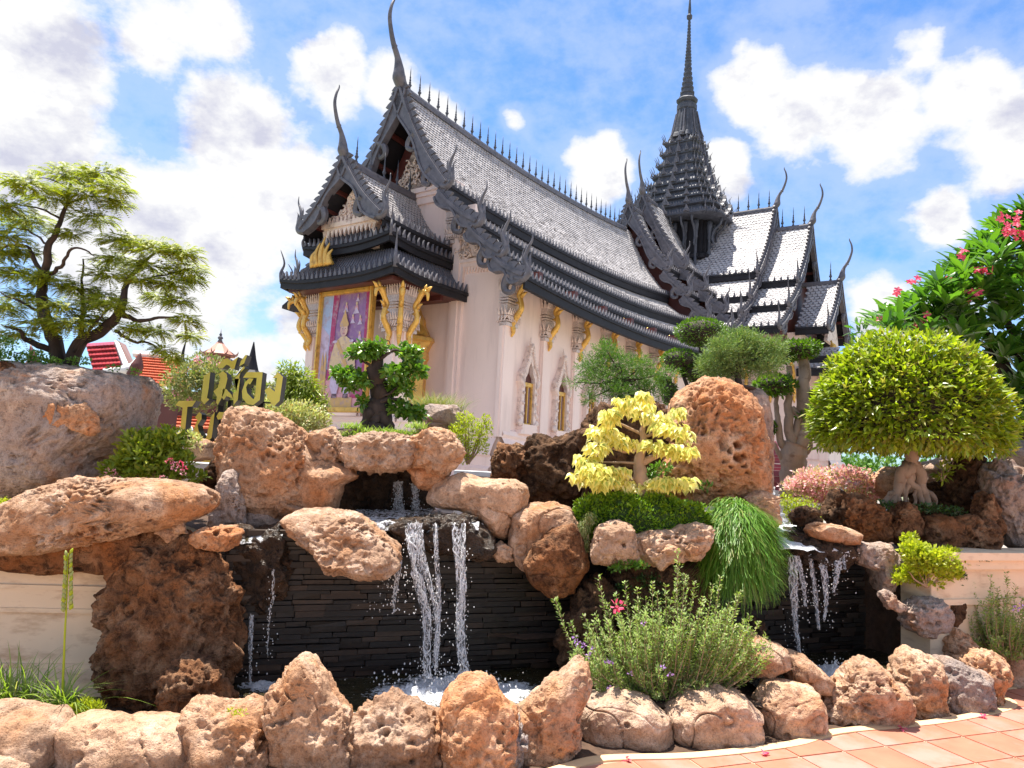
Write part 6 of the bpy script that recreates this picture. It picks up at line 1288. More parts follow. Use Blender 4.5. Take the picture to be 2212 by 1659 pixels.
shrub('yellow_green_shrub', 'bright yellow green small leaved shrub right of the stone arch', 'shrub', [(1012, 935, 34, 36), (985, 945, 22, 28), (1045, 930, 20, 22), (1005, 905, 20, 16), (1040, 965, 18, 18), (1000, 980, 24, 22), (1050, 905, 9, 10)], 5.9, .75, .020, .011, 'ylw', .8, up=.4)
# ---- shrub with pink flower heads by the flat boulder
shrub('flowering_shrub', 'glossy green shrub with round pink flower heads behind the long flat boulder', 'shrub', [(330, 985, 70, 40), (300, 960, 40, 30), (360, 955, 40, 28), (270, 1010, 40, 25), (380, 1005, 40, 28), (330, 1025, 60, 18), (240, 1020, 22, 14), (425, 1030, 22, 10)], 4.85, .42, .045, .019, 'yel', .6, hi=True, up=.5,
      flowers=[('pinkf', [(379, 1008, 9), (352, 1035, 9), (238, 1022, 10), (252, 1028, 6), (395, 1020, 5)], .012), ('hot', [(366, 996, 6), (389, 1003, 6), (398, 1012, 4)], .012)])
shrub('white_edged_shrub', 'pale leaved shrub in front of the lower gold letters', 'shrub', [(405, 945, 26, 14), (378, 955, 20, 12), (425, 958, 16, 12)], 5.9, .35, .035, .018, 'pale', .7)
shrub('green_sprig', 'small yellow green sprig at the left edge below the huge boulder', 'plant', [(8, 1092, 20, 18), (-8, 1105, 20, 15)], 4.45, 1.2, .012, .008, 'ylw', .6)
# ---- bushes behind the gold sign
shrub('round_bush', 'round olive bush with small pink blossoms behind the gold letters', 'bush', [(430, 840, 75, 55), (400, 815, 45, 35), (470, 820, 50, 45), (440, 790, 45, 25), (380, 850, 32, 32), (500, 850, 35, 45)], 9.0, .55, .05, .022, 'dry', .8, yj=.3, flowers=[('pinkf', [(400, 800, 5), (430, 782, 5), (455, 778, 5), (470, 790, 4), (372, 820, 4), (378, 850, 4), (410, 865, 4), (425, 775, 4), (393, 838, 4), (480, 785, 4)], .03)])
shrub('leafy_bush', 'light green long leaved bush just right of the gold letters', 'bush', [(640, 830, 45, 45), (625, 805, 25, 25), (665, 850, 35, 35), (610, 850, 35, 40), (690, 880, 22, 30), (650, 870, 45, 35)], 8.2, .55, .075, .017, 'yel', .8, up=-.2, dn=.3)
shrub('variegated_bush', 'cream and reddish variegated bush between the gold letters and the temple', 'bush', [(620, 895, 50, 30), (660, 900, 50, 32), (585, 880, 35, 22), (690, 915, 25, 22), (640, 925, 50, 18)], 7.2, .7, .035, .018, 'pale', .8)
shrub('low_bush', 'low green bush below the first gold letters row', 'bush', [(545, 870, 45, 20), (510, 860, 35, 18), (575, 850, 30, 22)], 7.6, .6, .04, .02, 'dry', .8)
# ---- conifers behind the yellow tree
def conifer(name, label, pads, Y, dens, L, mat, trunk, tr=.03, updir=.3):
    e = thing(name, label, 'tree', tuple(at(*trunk[0], Y))); branch(e, trunk, tr, tr * .4, Y, M['bark_dark'], None, 'trunk')
    P, D_ = blobs_D(pads, Y, dens * 1.15, .8, .1, .95, .3); n = len(P); g = Geo(); T = nrm(D_ + rdir(n) * .5 + np.array([0, 0, updir]))
    for k in range(6):
        q = P + T * (L * k / 6)[:, None] if isinstance(L, np.ndarray) else P + T * L * k / 6; leafgeo(g, q, nrm(T + rdir(n) * .8), rdir(n), L * .42, L * .10)
    for (x, y, rx, rz) in pads: branch(e, [trunk[-1], ((trunk[-1][0] + x) / 2, (trunk[-1][1] + y) / 2 + 4), (x, y)], .010, .003, Y, M['bark_dark'], n=5)
    fol(e, g, L_[mat]); return e
conifer('juniper', 'feathery dark green juniper spreading left behind the yellow leaved tree', [(1310, 756, 24, 20), (1279, 790, 32, 20), (1335, 782, 40, 22), (1387, 784, 22, 15), (1307, 820, 52, 22), (1376, 820, 50, 24), (1432, 807, 34, 9), (1335, 850, 40, 15), (1404, 846, 30, 16), (1243, 826, 18, 6), (1273, 860, 12, 13), (1350, 868, 25, 12)], 5.9, .42, .055, 'jun', [(1370, 900), (1365, 860), (1350, 820)])
conifer('fine_needled_pine', 'fan shaped fine needled conifer standing on the giant orange boulder', [(1599, 770, 55, 34), (1552, 785, 40, 24), (1648, 768, 42, 24), (1610, 738, 42, 18), (1562, 755, 30, 20), (1650, 797, 34, 14), (1570, 812, 34, 13), (1672, 750, 22, 14), (1530, 800, 18, 10), (1590, 728, 20, 12)], 5.75, .40, .07, 'pine', [(1597, 838), (1594, 815), (1600, 785)], .035, .5)
# ---- cloud pruned topiary far behind
def padtree(name, label, balls, Y, trunks, mat, dens, L, W, bark, lump=.10, ry=1.0, up=.2, shell=.16):
    e = thing(name, label, 'tree', tuple(at(*trunks[0][0][0], Y)))
    for p, a, b in trunks: branch(e, p, a, b, Y, M[bark], None, 'trunk' if a > .06 else 'branch', .01)
    for i, (x, y, rx, rz) in enumerate(balls):
        s = px(Y); p, d = blob(at(x, y, Y), (rx * s, rx * s * ry, rz * s), int(dens * rx * rz), shell, lump, i * 2.3); g = Geo(); leaves_on(g, p, d, L, W, up=up, out=.8, rnd=.6)
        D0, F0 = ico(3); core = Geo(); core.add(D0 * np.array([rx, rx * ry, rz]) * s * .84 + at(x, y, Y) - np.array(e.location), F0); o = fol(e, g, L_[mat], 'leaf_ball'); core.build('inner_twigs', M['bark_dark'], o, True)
    return e
padtree('topiary_tree', 'cloud pruned tree of clipped dark green balls in front of the temple eave', [(1514, 718, 56, 31), (1469, 778, 42, 23), (1504, 803, 34, 23), (1443, 837, 18, 17), (1449, 857, 18, 20), (1432, 822, 16, 12)], 9.5, [([(1480, 900), (1490, 850), (1512, 800), (1514, 730)], .05, .03), ([(1490, 850), (1470, 800)], .03, .02), ([(1482, 880), (1450, 855)], .03, .02)], 'topi', 1.3, .032, .018, 'bark_dark')
padtree('ficus_tree', 'pale trunked tree with flat clipped green pads right of the giant orange boulder', [(1718, 757, 44, 20), (1745, 752, 26, 18), (1690, 768, 26, 16), (1674, 832, 43, 22), (1757, 862, 18, 17), (1742, 898, 22, 13), (1666, 925, 10, 15)], 7.6,
        [([(1712, 1075), (1710, 1035), (1712, 990), (1716, 962)], .13, .14), ([(1722, 965), (1738, 930), (1735, 870), (1737, 800), (1735, 765)], .085, .055), ([(1712, 965), (1704, 920), (1702, 860), (1704, 790)], .06, .03), ([(1706, 985), (1685, 950), (1680, 900), (1677, 850)], .05, .02), ([(1725, 975), (1745, 940), (1760, 900), (1757, 870)], .04, .015), ([(1695, 1000), (1672, 960), (1662, 930)], .03, .012), ([(1715, 950), (1725, 905), (1712, 880)], .05, .03), ([(1735, 985), (1752, 960), (1745, 915)], .03, .012)],
        'topi', 1.2, .042, .022, 'bark_grey', .14, 1.0, .3, .35)
# ---- dome shaped tree
YD = 6.2; t = thing('dome_tree', 'large dome shaped yellow green tree on twisted pale roots', 'tree', tuple(at(1965, 1090, YD)))
c = at(1962, 950, YD); s = px(YD); n = 14500; d = rdir(n); low = G_.random(n) < .34; d[:, 2] = np.abs(d[:, 2]); d = nrm(d); Rx, Rz = 196 * s, 224 * s
q = (1 - .20 * G_.random(n) ** 2) * (1 + .05 * vn(d * 3.2, 3) + .055 * vn(d * 9, 4) + .03 * vn(d * 20, 5)); hz = np.clip(d[:, 2], 0, 1); rad = np.hypot(d[:, 0], d[:, 1]) + 1e-6; u = np.clip(q, 0, 1.15)
P = c + np.stack([d[:, 0] / rad * rad ** .72 * Rx * u, d[:, 1] / rad * rad ** .72 * Rx * u * .9, hz ** 1.08 * Rz * u], 1); P[:, 2] -= np.where(low, G_.random(n) * .10, 0) * (hz < .35)
g = Geo(); T = nrm(d * .75 + rdir(n) * .55 + np.array([0, 0, -.35])); leafgeo(g, P, T, nrm(d * .7 + np.array([0, 0, .6]) + rdir(n) * .45), .074 * G_.uniform(.6, 1.3, n), .030)
n2 = 1800; a = G_.uniform(0, 6.28, n2); rr = np.sqrt(G_.random(n2)) * Rx * .95; P = c + np.stack([rr * np.cos(a), rr * np.sin(a) * .9, G_.uniform(-.10, .06, n2)], 1); leafgeo(g, P, nrm(rdir(n2) * .7 + np.array([0, 0, -.9])), rdir(n2), .066, .026); fol(t, g, L_['dome'])
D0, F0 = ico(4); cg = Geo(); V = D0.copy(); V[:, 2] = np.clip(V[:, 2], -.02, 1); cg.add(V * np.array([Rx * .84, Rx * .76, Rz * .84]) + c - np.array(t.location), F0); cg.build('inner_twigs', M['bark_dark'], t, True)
for p, a, b in (([(1969, 925), (1970, 965), (1967, 1000), (1955, 1030)], .058, .05), ([(1962, 1000), (1945, 1030), (1938, 1060), (1918, 1092)], .05, .028), ([(1975, 995), (1988, 1030), (1992, 1060), (2008, 1092)], .05, .03), ([(1958, 1015), (1965, 1040), (1985, 1065), (1990, 1090)], .045, .02), ([(1980, 1010), (1968, 1040), (1958, 1065), (1955, 1090)], .03, .014), ([(1950, 1030), (1942, 1060), (1945, 1090)], .035, .02), ([(1964, 1010), (1950, 1050), (1965, 1090)], .022, .012), ([(1978, 1000), (1996, 1030), (1980, 1060), (1975, 1090)], .02, .012), ([(1990, 1050), (2015, 1075), (2025, 1092)], .03, .012), ([(1935, 1060), (1912, 1080), (1905, 1092)], .03, .012), ([(1942, 1030), (1975, 1005), (1990, 1000)], .014, .01), ([(1969, 950), (1900, 940), (1850, 945)], .03, .015), ([(1969, 950), (2040, 945), (2090, 950)], .03, .015)): branch(t, p, a, b, YD, M['bark_grey'], None, 'trunk' if a > .055 else 'root', .020, 10)
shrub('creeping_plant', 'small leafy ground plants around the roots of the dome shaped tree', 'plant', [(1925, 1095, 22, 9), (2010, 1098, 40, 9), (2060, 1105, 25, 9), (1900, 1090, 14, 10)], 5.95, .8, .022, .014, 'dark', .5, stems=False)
shrub('big_leaved_plant', 'small plant with pointed leaves right of the dome tree trunk', 'plant', [(2035, 1022, 18, 18), (2060, 1000, 20, 10)], 6.3, .16, .06, .02, 'yel', .6, hi=True)
# ---- plumeria at the right
YP = 7.3; t = thing('plumeria_tree', 'broad plumeria with long dark green leaves and pink flowers at the right edge', 'tree', tuple(at(2230, 1080, YP)))
poly = [(1885, 705), (1950, 660), (1990, 622), (2050, 590), (2085, 545), (2140, 510), (2185, 470), (2240, 455), (2330, 440), (2330, 1000), (2205, 900), (2150, 800), (2060, 745), (1950, 735)]
PP_ = np.array(poly, float)
def inpoly(x, y, P):
    c = False; j = len(P) - 1
    for i in range(len(P)):
        if (P[i][1] > y) != (P[j][1] > y) and x < (P[j][0] - P[i][0]) * (y - P[i][1]) / (P[j][1] - P[i][1]) + P[i][0]: c = not c
        j = i
    return c
ros = [(1893, 708), (1925, 690), (1960, 672), (2000, 640), (2030, 615), (2065, 600), (2095, 570), (2130, 545), (2165, 510), (2200, 485), (2235, 480), (1940, 715), (1985, 690)]
while len(ros) < 300:
    x, y = G_.uniform(1880, 2330), G_.uniform(440, 1000)
    if inpoly(x, y, poly): ros.append((x, y))
g = Geo(); allC = []; sing = 0
for i, (x, y) in enumerate(ros):
    k = G_.integers(9, 15); fr_ = i < 13; yy = YP + (G_.uniform(-.15, .15) if fr_ else G_.uniform(-.5, .7)); c = at(x, y, yy); a = np.arange(k) * 2.4 + G_.uniform(0, 6); el = G_.uniform(.1, 1.1, k)
    ax = nrm(np.array([-.5 if x < 2100 else 0, -.3, .8]) + G_.normal(0, .25, 3)); T = nrm(np.stack([np.cos(a) * np.cos(el), np.sin(a) * np.cos(el), np.sin(el)], 1) + ax * .3); N = nrm(np.tile([0, -.2, 1.], (k, 1)) + rdir(k) * .3)
    L = G_.uniform(.15, .27, k)
    if sing < 300 and y < 760:
        for j in range(k):
            if sing >= 300: break
            gl = Geo(); leafgeo(gl, np.zeros((1, 3)), T[j:j + 1], N[j:j + 1], L[j:j + 1], L[j:j + 1] * .30, True); o = gl.build('leaf', L_['plum'], t, True); o.location = tuple(c + T[j] * .02 - np.array(t.location)); sing += 1
    else: leafgeo(g, c + T * .02, T, N, L, L * .30, True)
    allC.append(c)
fol(t, g, L_['plum'], 'leaves', smooth=True)
for p, a, b in (([(2240, 1090), (2230, 950), (2200, 850), (2130, 760)], .09, .05), ([(2200, 850), (2140, 730), (2060, 690), (1980, 690)], .05, .02), ([(2215, 900), (2200, 760), (2150, 640), (2110, 580)], .05, .02), ([(2230, 950), (2250, 760), (2230, 600), (2210, 500)], .06, .02), ([(2150, 760), (2080, 720), (2000, 700), (1920, 705)], .03, .012), ([(2240, 1000), (2200, 930), (2165, 860)], .03, .015)): branch(t, p, a, b, YP + .2, M['bark_dark'], None, 'branch')
for (x, y, r_) in ((2085, 545, 9), (2072, 553, 7), (1978, 607, 9), (1966, 612, 6), (2185, 478, 15), (2200, 492, 15), (2178, 498, 13), (2212, 508, 13), (2170, 468, 10), (2100, 638, 10), (2090, 630, 7), (2124, 582, 11), (2112, 588, 8), (1985, 705, 14), (1996, 690, 9), (2112, 635, 8), (1940, 632, 7), (1905, 690, 6), (2050, 600, 6)):
    k = max(2, int(r_ / 2.5)); gf = Geo()
    for q in range(k):
        cc = G_.normal(0, r_ * px(YP) * .5, 3); ax = nrm(np.array([0, -.8, .5]) + G_.normal(0, .4, 3)); b1 = nrm(np.cross(ax, [0, 0, 1.])); b2 = np.cross(ax, b1); an = np.arange(5) * 1.2566 + G_.uniform(0, 1); T = np.cos(an)[:, None] * b1 + np.sin(an)[:, None] * b2 + ax * .25; leafgeo(gf, np.tile(cc, (5, 1)), T, np.tile(ax, (5, 1)), .042, .026, True)
    o = gf.build('flower_cluster', L_['hot'], t); o.location = tuple(at(x, y, YP - .35) - np.array(t.location))
shrub('far_plumeria', 'small pale distant plumeria rising left of the large plumeria', 'tree', [(1860, 715, 18, 18), (1875, 745, 24, 18), (1850, 745, 14, 12)], 13, .10, .16, .05, 'plum', .8, hi=True)
shrub('lime_bush', 'bright lime bush behind the right side of the dome shaped tree', 'bush', [(2190, 925, 34, 22), (2160, 940, 30, 20), (2230, 930, 30, 25)], 7.6, .7, .03, .018, 'ylw', .8)
# ---- pink flowering bush and the yellow green one below it
e = shrub('pink_flowering_bush', 'wide bush covered in pale pink blossom left of the dome tree trunk', 'bush', [(1800, 1050, 80, 38), (1760, 1045, 50, 34), (1850, 1045, 50, 32), (1720, 1060, 30, 25), (1880, 1060, 30, 26), (1790, 1090, 60, 26)], 7.0, .35, .035, .014, 'pale', .8)
P, D_ = blobs_D([(1800, 1046, 84, 38), (1755, 1036, 40, 26), (1840, 1030, 42, 24), (1718, 1055, 30, 24), (1885, 1050, 30, 22), (1790, 1085, 55, 22), (1775, 1070, 50, 26), (1860, 1075, 40, 26)], 6.95, .30, .8, 0, .8, .4, True); g = Geo(); leaves_on(g, P, D_, .034, .026, up=.3); fol(e, g, L_['blossom'], 'blossom')
shrub('yellow_green_shrub', 'airy yellow green shrub left of the flat slab above the right waterfall', 'shrub', [(1715, 1110, 26, 34), (1740, 1100, 28, 26), (1700, 1085, 16, 20), (1760, 1115, 20, 18), (1700, 1140, 14, 16)], 6.4, .8, .020, .011, 'ylw', .8, up=.4)
# ---- yellow leaved tree
YY = 5.0; t = thing('yellow_leaved_tree', 'small tree with drooping cream yellow leaves in the centre planter', 'tree', tuple(at(1375, 1090, YY)))
for p, a, b in (([(1368, 1098), (1385, 1060), (1384, 1025), (1381, 1000), (1388, 970), (1388, 935), (1392, 895)], .062, .012), ([(1372, 1085), (1400, 1078), (1435, 1068)], .03, .018), ([(1386, 1000), (1420, 985), (1450, 975)], .028, .01), ([(1388, 975), (1350, 975), (1300, 965)], .014, .006), ([(1388, 945), (1425, 930), (1460, 915)], .012, .005), ([(1390, 940), (1350, 920), (1320, 905)], .012, .005), ([(1384, 1030), (1340, 1035), (1290, 1020)], .014, .006), ([(1386, 1040), (1430, 1050), (1470, 1045)], .014, .006), ([(1388, 1000), (1340, 1000), (1270, 995)], .01, .005), ([(1392, 900), (1380, 880), (1365, 870)], .008, .004)): branch(t, p, a, b, YY, M['bark_tan'], None, 'trunk' if a > .05 else 'branch', .006, 8)
pads = [(1393, 860, 16, 9), (1352, 872, 28, 11), (1385, 882, 34, 12), (1318, 905, 26, 16), (1345, 895, 20, 10), (1412, 905, 32, 13), (1462, 895, 20, 12), (1445, 930, 42, 13), (1475, 945, 22, 10), (1305, 940, 34, 18), (1335, 955, 24, 16), (1415, 965, 30, 10), (1452, 975, 46, 14), (1485, 985, 18, 10), (1290, 972, 26, 14), (1266, 1000, 26, 14), (1285, 1020, 40, 15), (1330, 1025, 34, 15), (1250, 1038, 20, 11), (1300, 1045, 36, 15), (1360, 1050, 34, 14), (1400, 1055, 30, 14), (1440, 1048, 34, 14), (1478, 1045, 26, 12), (1380, 1068, 22, 10), (1365, 965, 12, 10)]
P, D_ = blobs_D(pads, YY - .05, .16, .9, .12, .9, .2); n = len(P); P[:, 2] += .02; T = nrm(D_ * np.array([.7, .7, .1]) + rdir(n) * .45 + np.array([0, -.1, -.75])); N = nrm(D_ * .4 + np.array([0, -.7, .6]) + rdir(n) * .4); L = .053 * G_.uniform(.7, 1.25, n)
o = np.argsort(P[:, 1]); P, T, N, L = P[o], T[o], N[o], L[o]
for j in range(min(300, n)):
    gl = Geo(); leafgeo(gl, np.zeros((1, 3)), T[j:j + 1], N[j:j + 1], L[j:j + 1], L[j:j + 1] * .82, True, 0, .14, 'heart'); leafgeo(gl, T[j:j + 1] * L[j] * .10 + N[j:j + 1] * .003, T[j:j + 1], N[j:j + 1], L[j:j + 1] * .62, L[j:j + 1] * .26, True, 1, .10, 'heart')
    ob = gl.build('leaf', [L_['var'], L_['varg']], t); ob.location = tuple(P[j] - np.array(t.location))
g = Geo(); leafgeo(g, P[300:], T[300:], N[300:], L[300:], L[300:] * .82, True, 0, .14, 'heart'); leafgeo(g, P[300::2] + T[300::2] * .006 + N[300::2] * .003, T[300::2], N[300::2], L[300::2] * .62, L[300::2] * .26, True, 1, .1, 'heart'); fol(t, g, [L_['var'], L_['varg']], 'leaves')
# moss mound and ferns in the centre planter
def carpet(name, label, pads, Y, n, L, W, mat, ry, core=True):
    e = thing(name, label, 'ground cover', tuple(at(pads[0][0], pads[0][1], Y))); g = Geo(); cg = Geo(); D0, F0 = ico(4)
    tot = sum(p[2] * p[3] for p in pads)
    for i, (x, y, rx, rz) in enumerate(pads):
        s = px(Y); c = at(x, y, Y); p, d = blob(c, (rx * s, rx * s * ry, rz * s), int(n * rx * rz / tot), .22, .26, i * 5, False); leaves_on(g, p, d, L, W, up=.35, out=.8, rnd=.9)
        V = D0 * np.array([rx, rx * ry, rz]) * s * .93; V = V * (.9 + .12 * vn(D0 * 4 + i, 3))[:, None]; cg.add(V + c - np.array(e.location), F0)
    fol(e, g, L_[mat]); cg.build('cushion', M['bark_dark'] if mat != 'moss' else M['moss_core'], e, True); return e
M['moss_core'] = simple('moss_under', (.03, .06, .01), .9)
carpet('moss_mound', 'cushion of bright green moss like ground cover under the yellow leaved tree', [(1385, 1128, 125, 50), (1305, 1120, 62, 48), (1465, 1124, 70, 44), (1272, 1112, 34, 36), (1340, 1100, 55, 32), (1425, 1106, 45, 36), (1500, 1130, 40, 36)], 4.90, 16000, .026, .013, 'moss', .24)
shrub('hanging_moss', 'yellowish trailing moss at the left end of the planter rim', 'plant', [(1262, 1140, 14, 22), (1265, 1170, 8, 28), (1275, 1118, 14, 14)], 4.75, 1.6, .02, .004, 'dry', .6, stems=False, dn=1.5)
shrub('small_fern', 'light green fern leaves under the left of the planter rim', 'fern', [(1355, 1220, 24, 8), (1330, 1228, 14, 5), (1385, 1222, 14, 6)], 4.62, .8, .022, .012, 'green', .5, stems=False)
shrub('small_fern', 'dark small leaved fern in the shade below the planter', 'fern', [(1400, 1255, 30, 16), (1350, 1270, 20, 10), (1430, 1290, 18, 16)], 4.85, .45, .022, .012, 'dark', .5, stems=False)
shrub('small_fern', 'little dark fern at the foot of the giant orange boulder', 'fern', [(1430, 1015, 26, 14), (1400, 1030, 18, 16), (1520, 1050, 22, 8)], 5.15, .4, .03, .014, 'green', .5, stems=False)
# trailing grass plant
t = thing('trailing_grass', 'shaggy mop of thin green trailing stems spilling over the right of the planter', 'plant', tuple(at(1590, 1085, 4.95))); n = 6500; g = Geo()
c0 = at(1592, 1165, 5.0); R3 = np.array([.245, .20, .29]); d0 = rdir(n); d0[:, 1] = -np.abs(d0[:, 1]) * G_.choice([1, 1, 1, -1], n); k_ = G_.random(n) < .35; d0[k_, 2] = np.abs(d0[k_, 2])
B = c0 + d0 * R3 * (G_.uniform(.70, .98, n) * (1 + .16 * vn(d0 * 2.4, 6)))[:, None]; B[:, 2] = np.maximum(B[:, 2], c0[2] - .20); out = nrm(d0 * np.array([1, 1, .0]) + rdir(n) * np.array([.5, .5, 0])); ln = G_.uniform(.09, .22, n) * np.where(d0[:, 2] < -.2, 1.3, 1); up = np.clip(d0[:, 2], 0, 1); curl = G_.uniform(-.6, 1.5, n); S2 = nrm(np.cross(out, [0, 0, 1.])); V = []
for k in range(7):
    q = k / 6; c = B + out * (ln * (.42 * q + .30 * curl * q * q))[:, None] + np.array([0, 0, 1.]) * (ln * ((.35 * up) * q - (.95 - .3 * curl) * q ** 1.7))[:, None] + .022 * q * np.stack([vn(B * 26 + q * 2 + w * 9, w) for w in range(3)], 1); ww = .0058 * (1 - .55 * q); V += [c - S2 * ww / 2, c + S2 * ww / 2]
V = np.stack(V, 1).reshape(-1, 3); b = (np.arange(n) * 14)[:, None]; g.add(V, np.concatenate([b + np.array([2 * k, 2 * k + 1, 2 * k + 3, 2 * k + 2]) for k in range(6)])); fol(t, g, L_['hang'], 'stems')
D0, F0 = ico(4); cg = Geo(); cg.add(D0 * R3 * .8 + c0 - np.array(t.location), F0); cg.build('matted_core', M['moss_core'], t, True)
# ---- greyish green bushes with small mauve buds
def stemshrub(name, label, base, tips, Y, nfill, hgt, fill, spots, group=None, seed=1, sp=.2):
    e = thing(name, label, 'shrub', tuple(at(*base, Y)), group=group); r = np.random.default_rng(seed); b0 = at(*base, Y); S_ = []
    for (x, y) in tips: S_.append((at(x, y, Y + r.uniform(-.1, .05)), 1.0))
    for _ in range(nfill): x, y = fill[r.integers(len(fill))]; S_.append((at(x + r.normal(0, 22), y + r.normal(0, 20), Y + r.uniform(-.28, .16)), .8))
    g = Geo(); gs = Geo(); gb = Geo()
    for tip, k in S_:
        st = b0 + np.array([(tip[0] - b0[0]) * .45 + r.normal(0, .03), (tip[1] - Y) * .5, r.uniform(-.02, .04)]); mid = (st + tip) / 2 + np.array([(tip[0] - b0[0]) * .10, 0, .0]); P = smoothpath([st, mid, tip], 8); gs.add(*tube(P, np.linspace(0.0035, .0012, len(P)), 4))
        ln = np.linalg.norm(tip - st); m = int(ln / .0042); q = r.random(m) ** .8; ii = q * (len(P) - 1.01); i0 = ii.astype(int); f = (ii - i0)[:, None]; C = P[i0] * (1 - f) + P[i0 + 1] * f; ax = nrm(tip - mid); dd = nrm(r.normal(size=(m, 3))); dd = nrm(dd - (dd @ ax)[:, None] * ax); C = C + dd * r.uniform(0, .012, m)[:, None]
        T = nrm(dd + ax * .7); leafgeo(g, C, T, nrm(ax + r.normal(0, .3, (m, 3))), .023 * r.uniform(.6, 1.2, m), .0105); k2 = m // 4; leafgeo(gb, C[:k2], T[:k2], dd[:k2], .011, .009)
    fol(e, g, L_['rose']); fol(e, gs, M['bark_tan'], 'stems'); fol(e, gb, L_['bud'], 'buds')
    for (x, y, mt, s_) in spots:
        gf = Geo(); p, d = blob((0, 0, 0), (s_ * .5,) * 3, 7, .5, 0); leafgeo(gf, p, d, rdir(7), s_, s_ * .6, True); o = gf.build('flower', L_[mt], e); o.location = tuple(at(x, y, Y - .27) - np.array(e.location))
    return e
tips = [(1198, 1293), (1292, 1242), (1350, 1258), (1330, 1282), (1376, 1270), (1410, 1256), (1438, 1262), (1462, 1186), (1468, 1215), (1502, 1256), (1484, 1270), (1540, 1262), (1557, 1245), (1600, 1276), (1592, 1282), (1640, 1340), (1655, 1370), (1232, 1345), (1262, 1330), (1285, 1325), (1480, 1240), (1520, 1290), (1575, 1300), (1420, 1280), (1395, 1290), (1450, 1290), (1310, 1300), (1620, 1330), (1670, 1405), (1600, 1350)]
fill = [(1290, 1390), (1270, 1370), (1330, 1350), (1360, 1340), (1400, 1340), (1440, 1330), (1480, 1330), (1520, 1340), (1560, 1330), (1590, 1350), (1610, 1390), (1560, 1390), (1500, 1390), (1450, 1390), (1400, 1400), (1350, 1410), (1300, 1430), (1320, 1460), (1380, 1460), (1440, 1460), (1490, 1460), (1540, 1430), (1290, 1460), (1350, 1480), (1430, 1490), (1480, 1480), (1580, 1420), (1630, 1410)]
stemshrub('purple_flowered_shrub', 'wide upright shrub with grey green stems, lilac flowers and one red bloom, centre front', (1430, 1500), tips, 4.42, 330, .6, fill, [(1330, 1312, 'hot', .035), (1340, 1308, 'hot', .025), (1243, 1375, 'lilac', .016), (1246, 1388, 'lilac', .018), (1262, 1395, 'lilac', .018), (1272, 1416, 'lilac', .018), (1310, 1432, 'lilac', .018), (1320, 1430, 'lilac', .014), (1390, 1346, 'lilac', .014), (1447, 1457, 'lilac', .018), (1432, 1440, 'lilac', .014), (1360, 1455, 'lilac', .014), (1313, 1482, 'lilac', .014), (1282, 1402, 'lilac', .014)], seed=3)
tips2 = [(2100, 1255), (2105, 1290), (2098, 1235), (2140, 1240), (2175, 1235), (2195, 1262), (2120, 1300), (2155, 1270), (2212, 1290), (2230, 1300), (2098, 1330)]
fill2 = [(2120, 1350), (2140, 1330), (2170, 1310), (2200, 1330), (2230, 1340), (2150, 1370), (2190, 1370), (2225, 1380), (2140, 1390), (2180, 1395), (2225, 1400)]
stemshrub('purple_flowered_shrub', 'grey green upright shrub against the cream wall at the right edge', (2170, 1415), tips2, 5.5, 150, .5, fill2, [(2195, 1315, 'lilac', .02), (2205, 1308, 'lilac', .016)], seed=7)
shrub('lime_shrub', 'bright lime green rounded shrub above the mottled boulder, right of the right waterfall', 'shrub', [(2000, 1210, 44, 30), (1975, 1190, 30, 20), (2035, 1215, 34, 24), (2050, 1195, 22, 12), (1965, 1165, 16, 12), (2010, 1245, 38, 22), (1960, 1240, 30, 16), (2060, 1235, 18, 14), (2070, 1218, 16, 5), (1940, 1250, 12, 8)], 5.35, .9, .032, .020, 'ylw', .7, shell=.95, up=.4, hi=False, yj=.08)
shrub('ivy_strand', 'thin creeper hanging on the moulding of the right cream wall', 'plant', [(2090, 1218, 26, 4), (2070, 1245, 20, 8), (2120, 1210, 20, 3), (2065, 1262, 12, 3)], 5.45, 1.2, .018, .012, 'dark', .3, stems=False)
# ---- grasses at the left
tuft('grass_clump', 'broad bladed green grass clump at the far left edge', 'grass', [(0, 1530), (30, 1530), (-20, 1530), (55, 1535)], 3.85, 170, .36, .008, 'grassb', .30, .55, 6, .03)
tuft('grass_clump', 'arching grass clump at the foot of the tall flower spike', 'grass', [(140, 1545), (155, 1548), (130, 1540)], 3.8, 120, .30, .009, 'grassb', .45, .6, 7, .018)
shrub('weed', 'low bright green feathery weed right of the grass clump', 'plant', [(180, 1535, 26, 22), (160, 1550, 18, 14), (205, 1530, 18, 12)], 3.75, .7, .028, .006, 'ylw', .7, stems=False, up=.5)
t = thing('flower_spike', 'single tall stalk with pale green seed pods against the cream wall', 'flower stalk', tuple(at(140, 1540, 3.8)))
branch(t, [(137, 1545), (136, 1470), (140, 1380), (143, 1310), (145, 1250), (147, 1195)], .0065, .003, 3.8, L_['ylw'], None, 'stalk', .001)
for i in range(26):
    q = i / 25; x, y = 147 - q * 3 + (-1) ** i * (3 + 3 * q), 1192 + q * 125; gl = Geo(); V, F = lathe([(.0005, 0), (.004 + .003 * q, .007), (.009 + .004 * q, .018), (.005, .030), (.0005, .036)], 6); gl.add(V, F); o = gl.build('seed_pod', L_['pale'] if i % 3 else L_['ylw'], t, True); o.location = tuple(at(x, y + 6, 3.79) - np.array(t.location)); o.rotation_euler = (G_.uniform(-.2, .2), (-1) ** i * .35, 0)
for (x, y) in ((1235 / 1, 1480),): pass
shrub('moss_sprig', 'few green leaves growing from the squat tan boulder', 'plant', [(518, 1540, 14, 5), (500, 1535, 7, 4)], 3.36, .6, .018, .006, 'ylw', .3, stems=False)
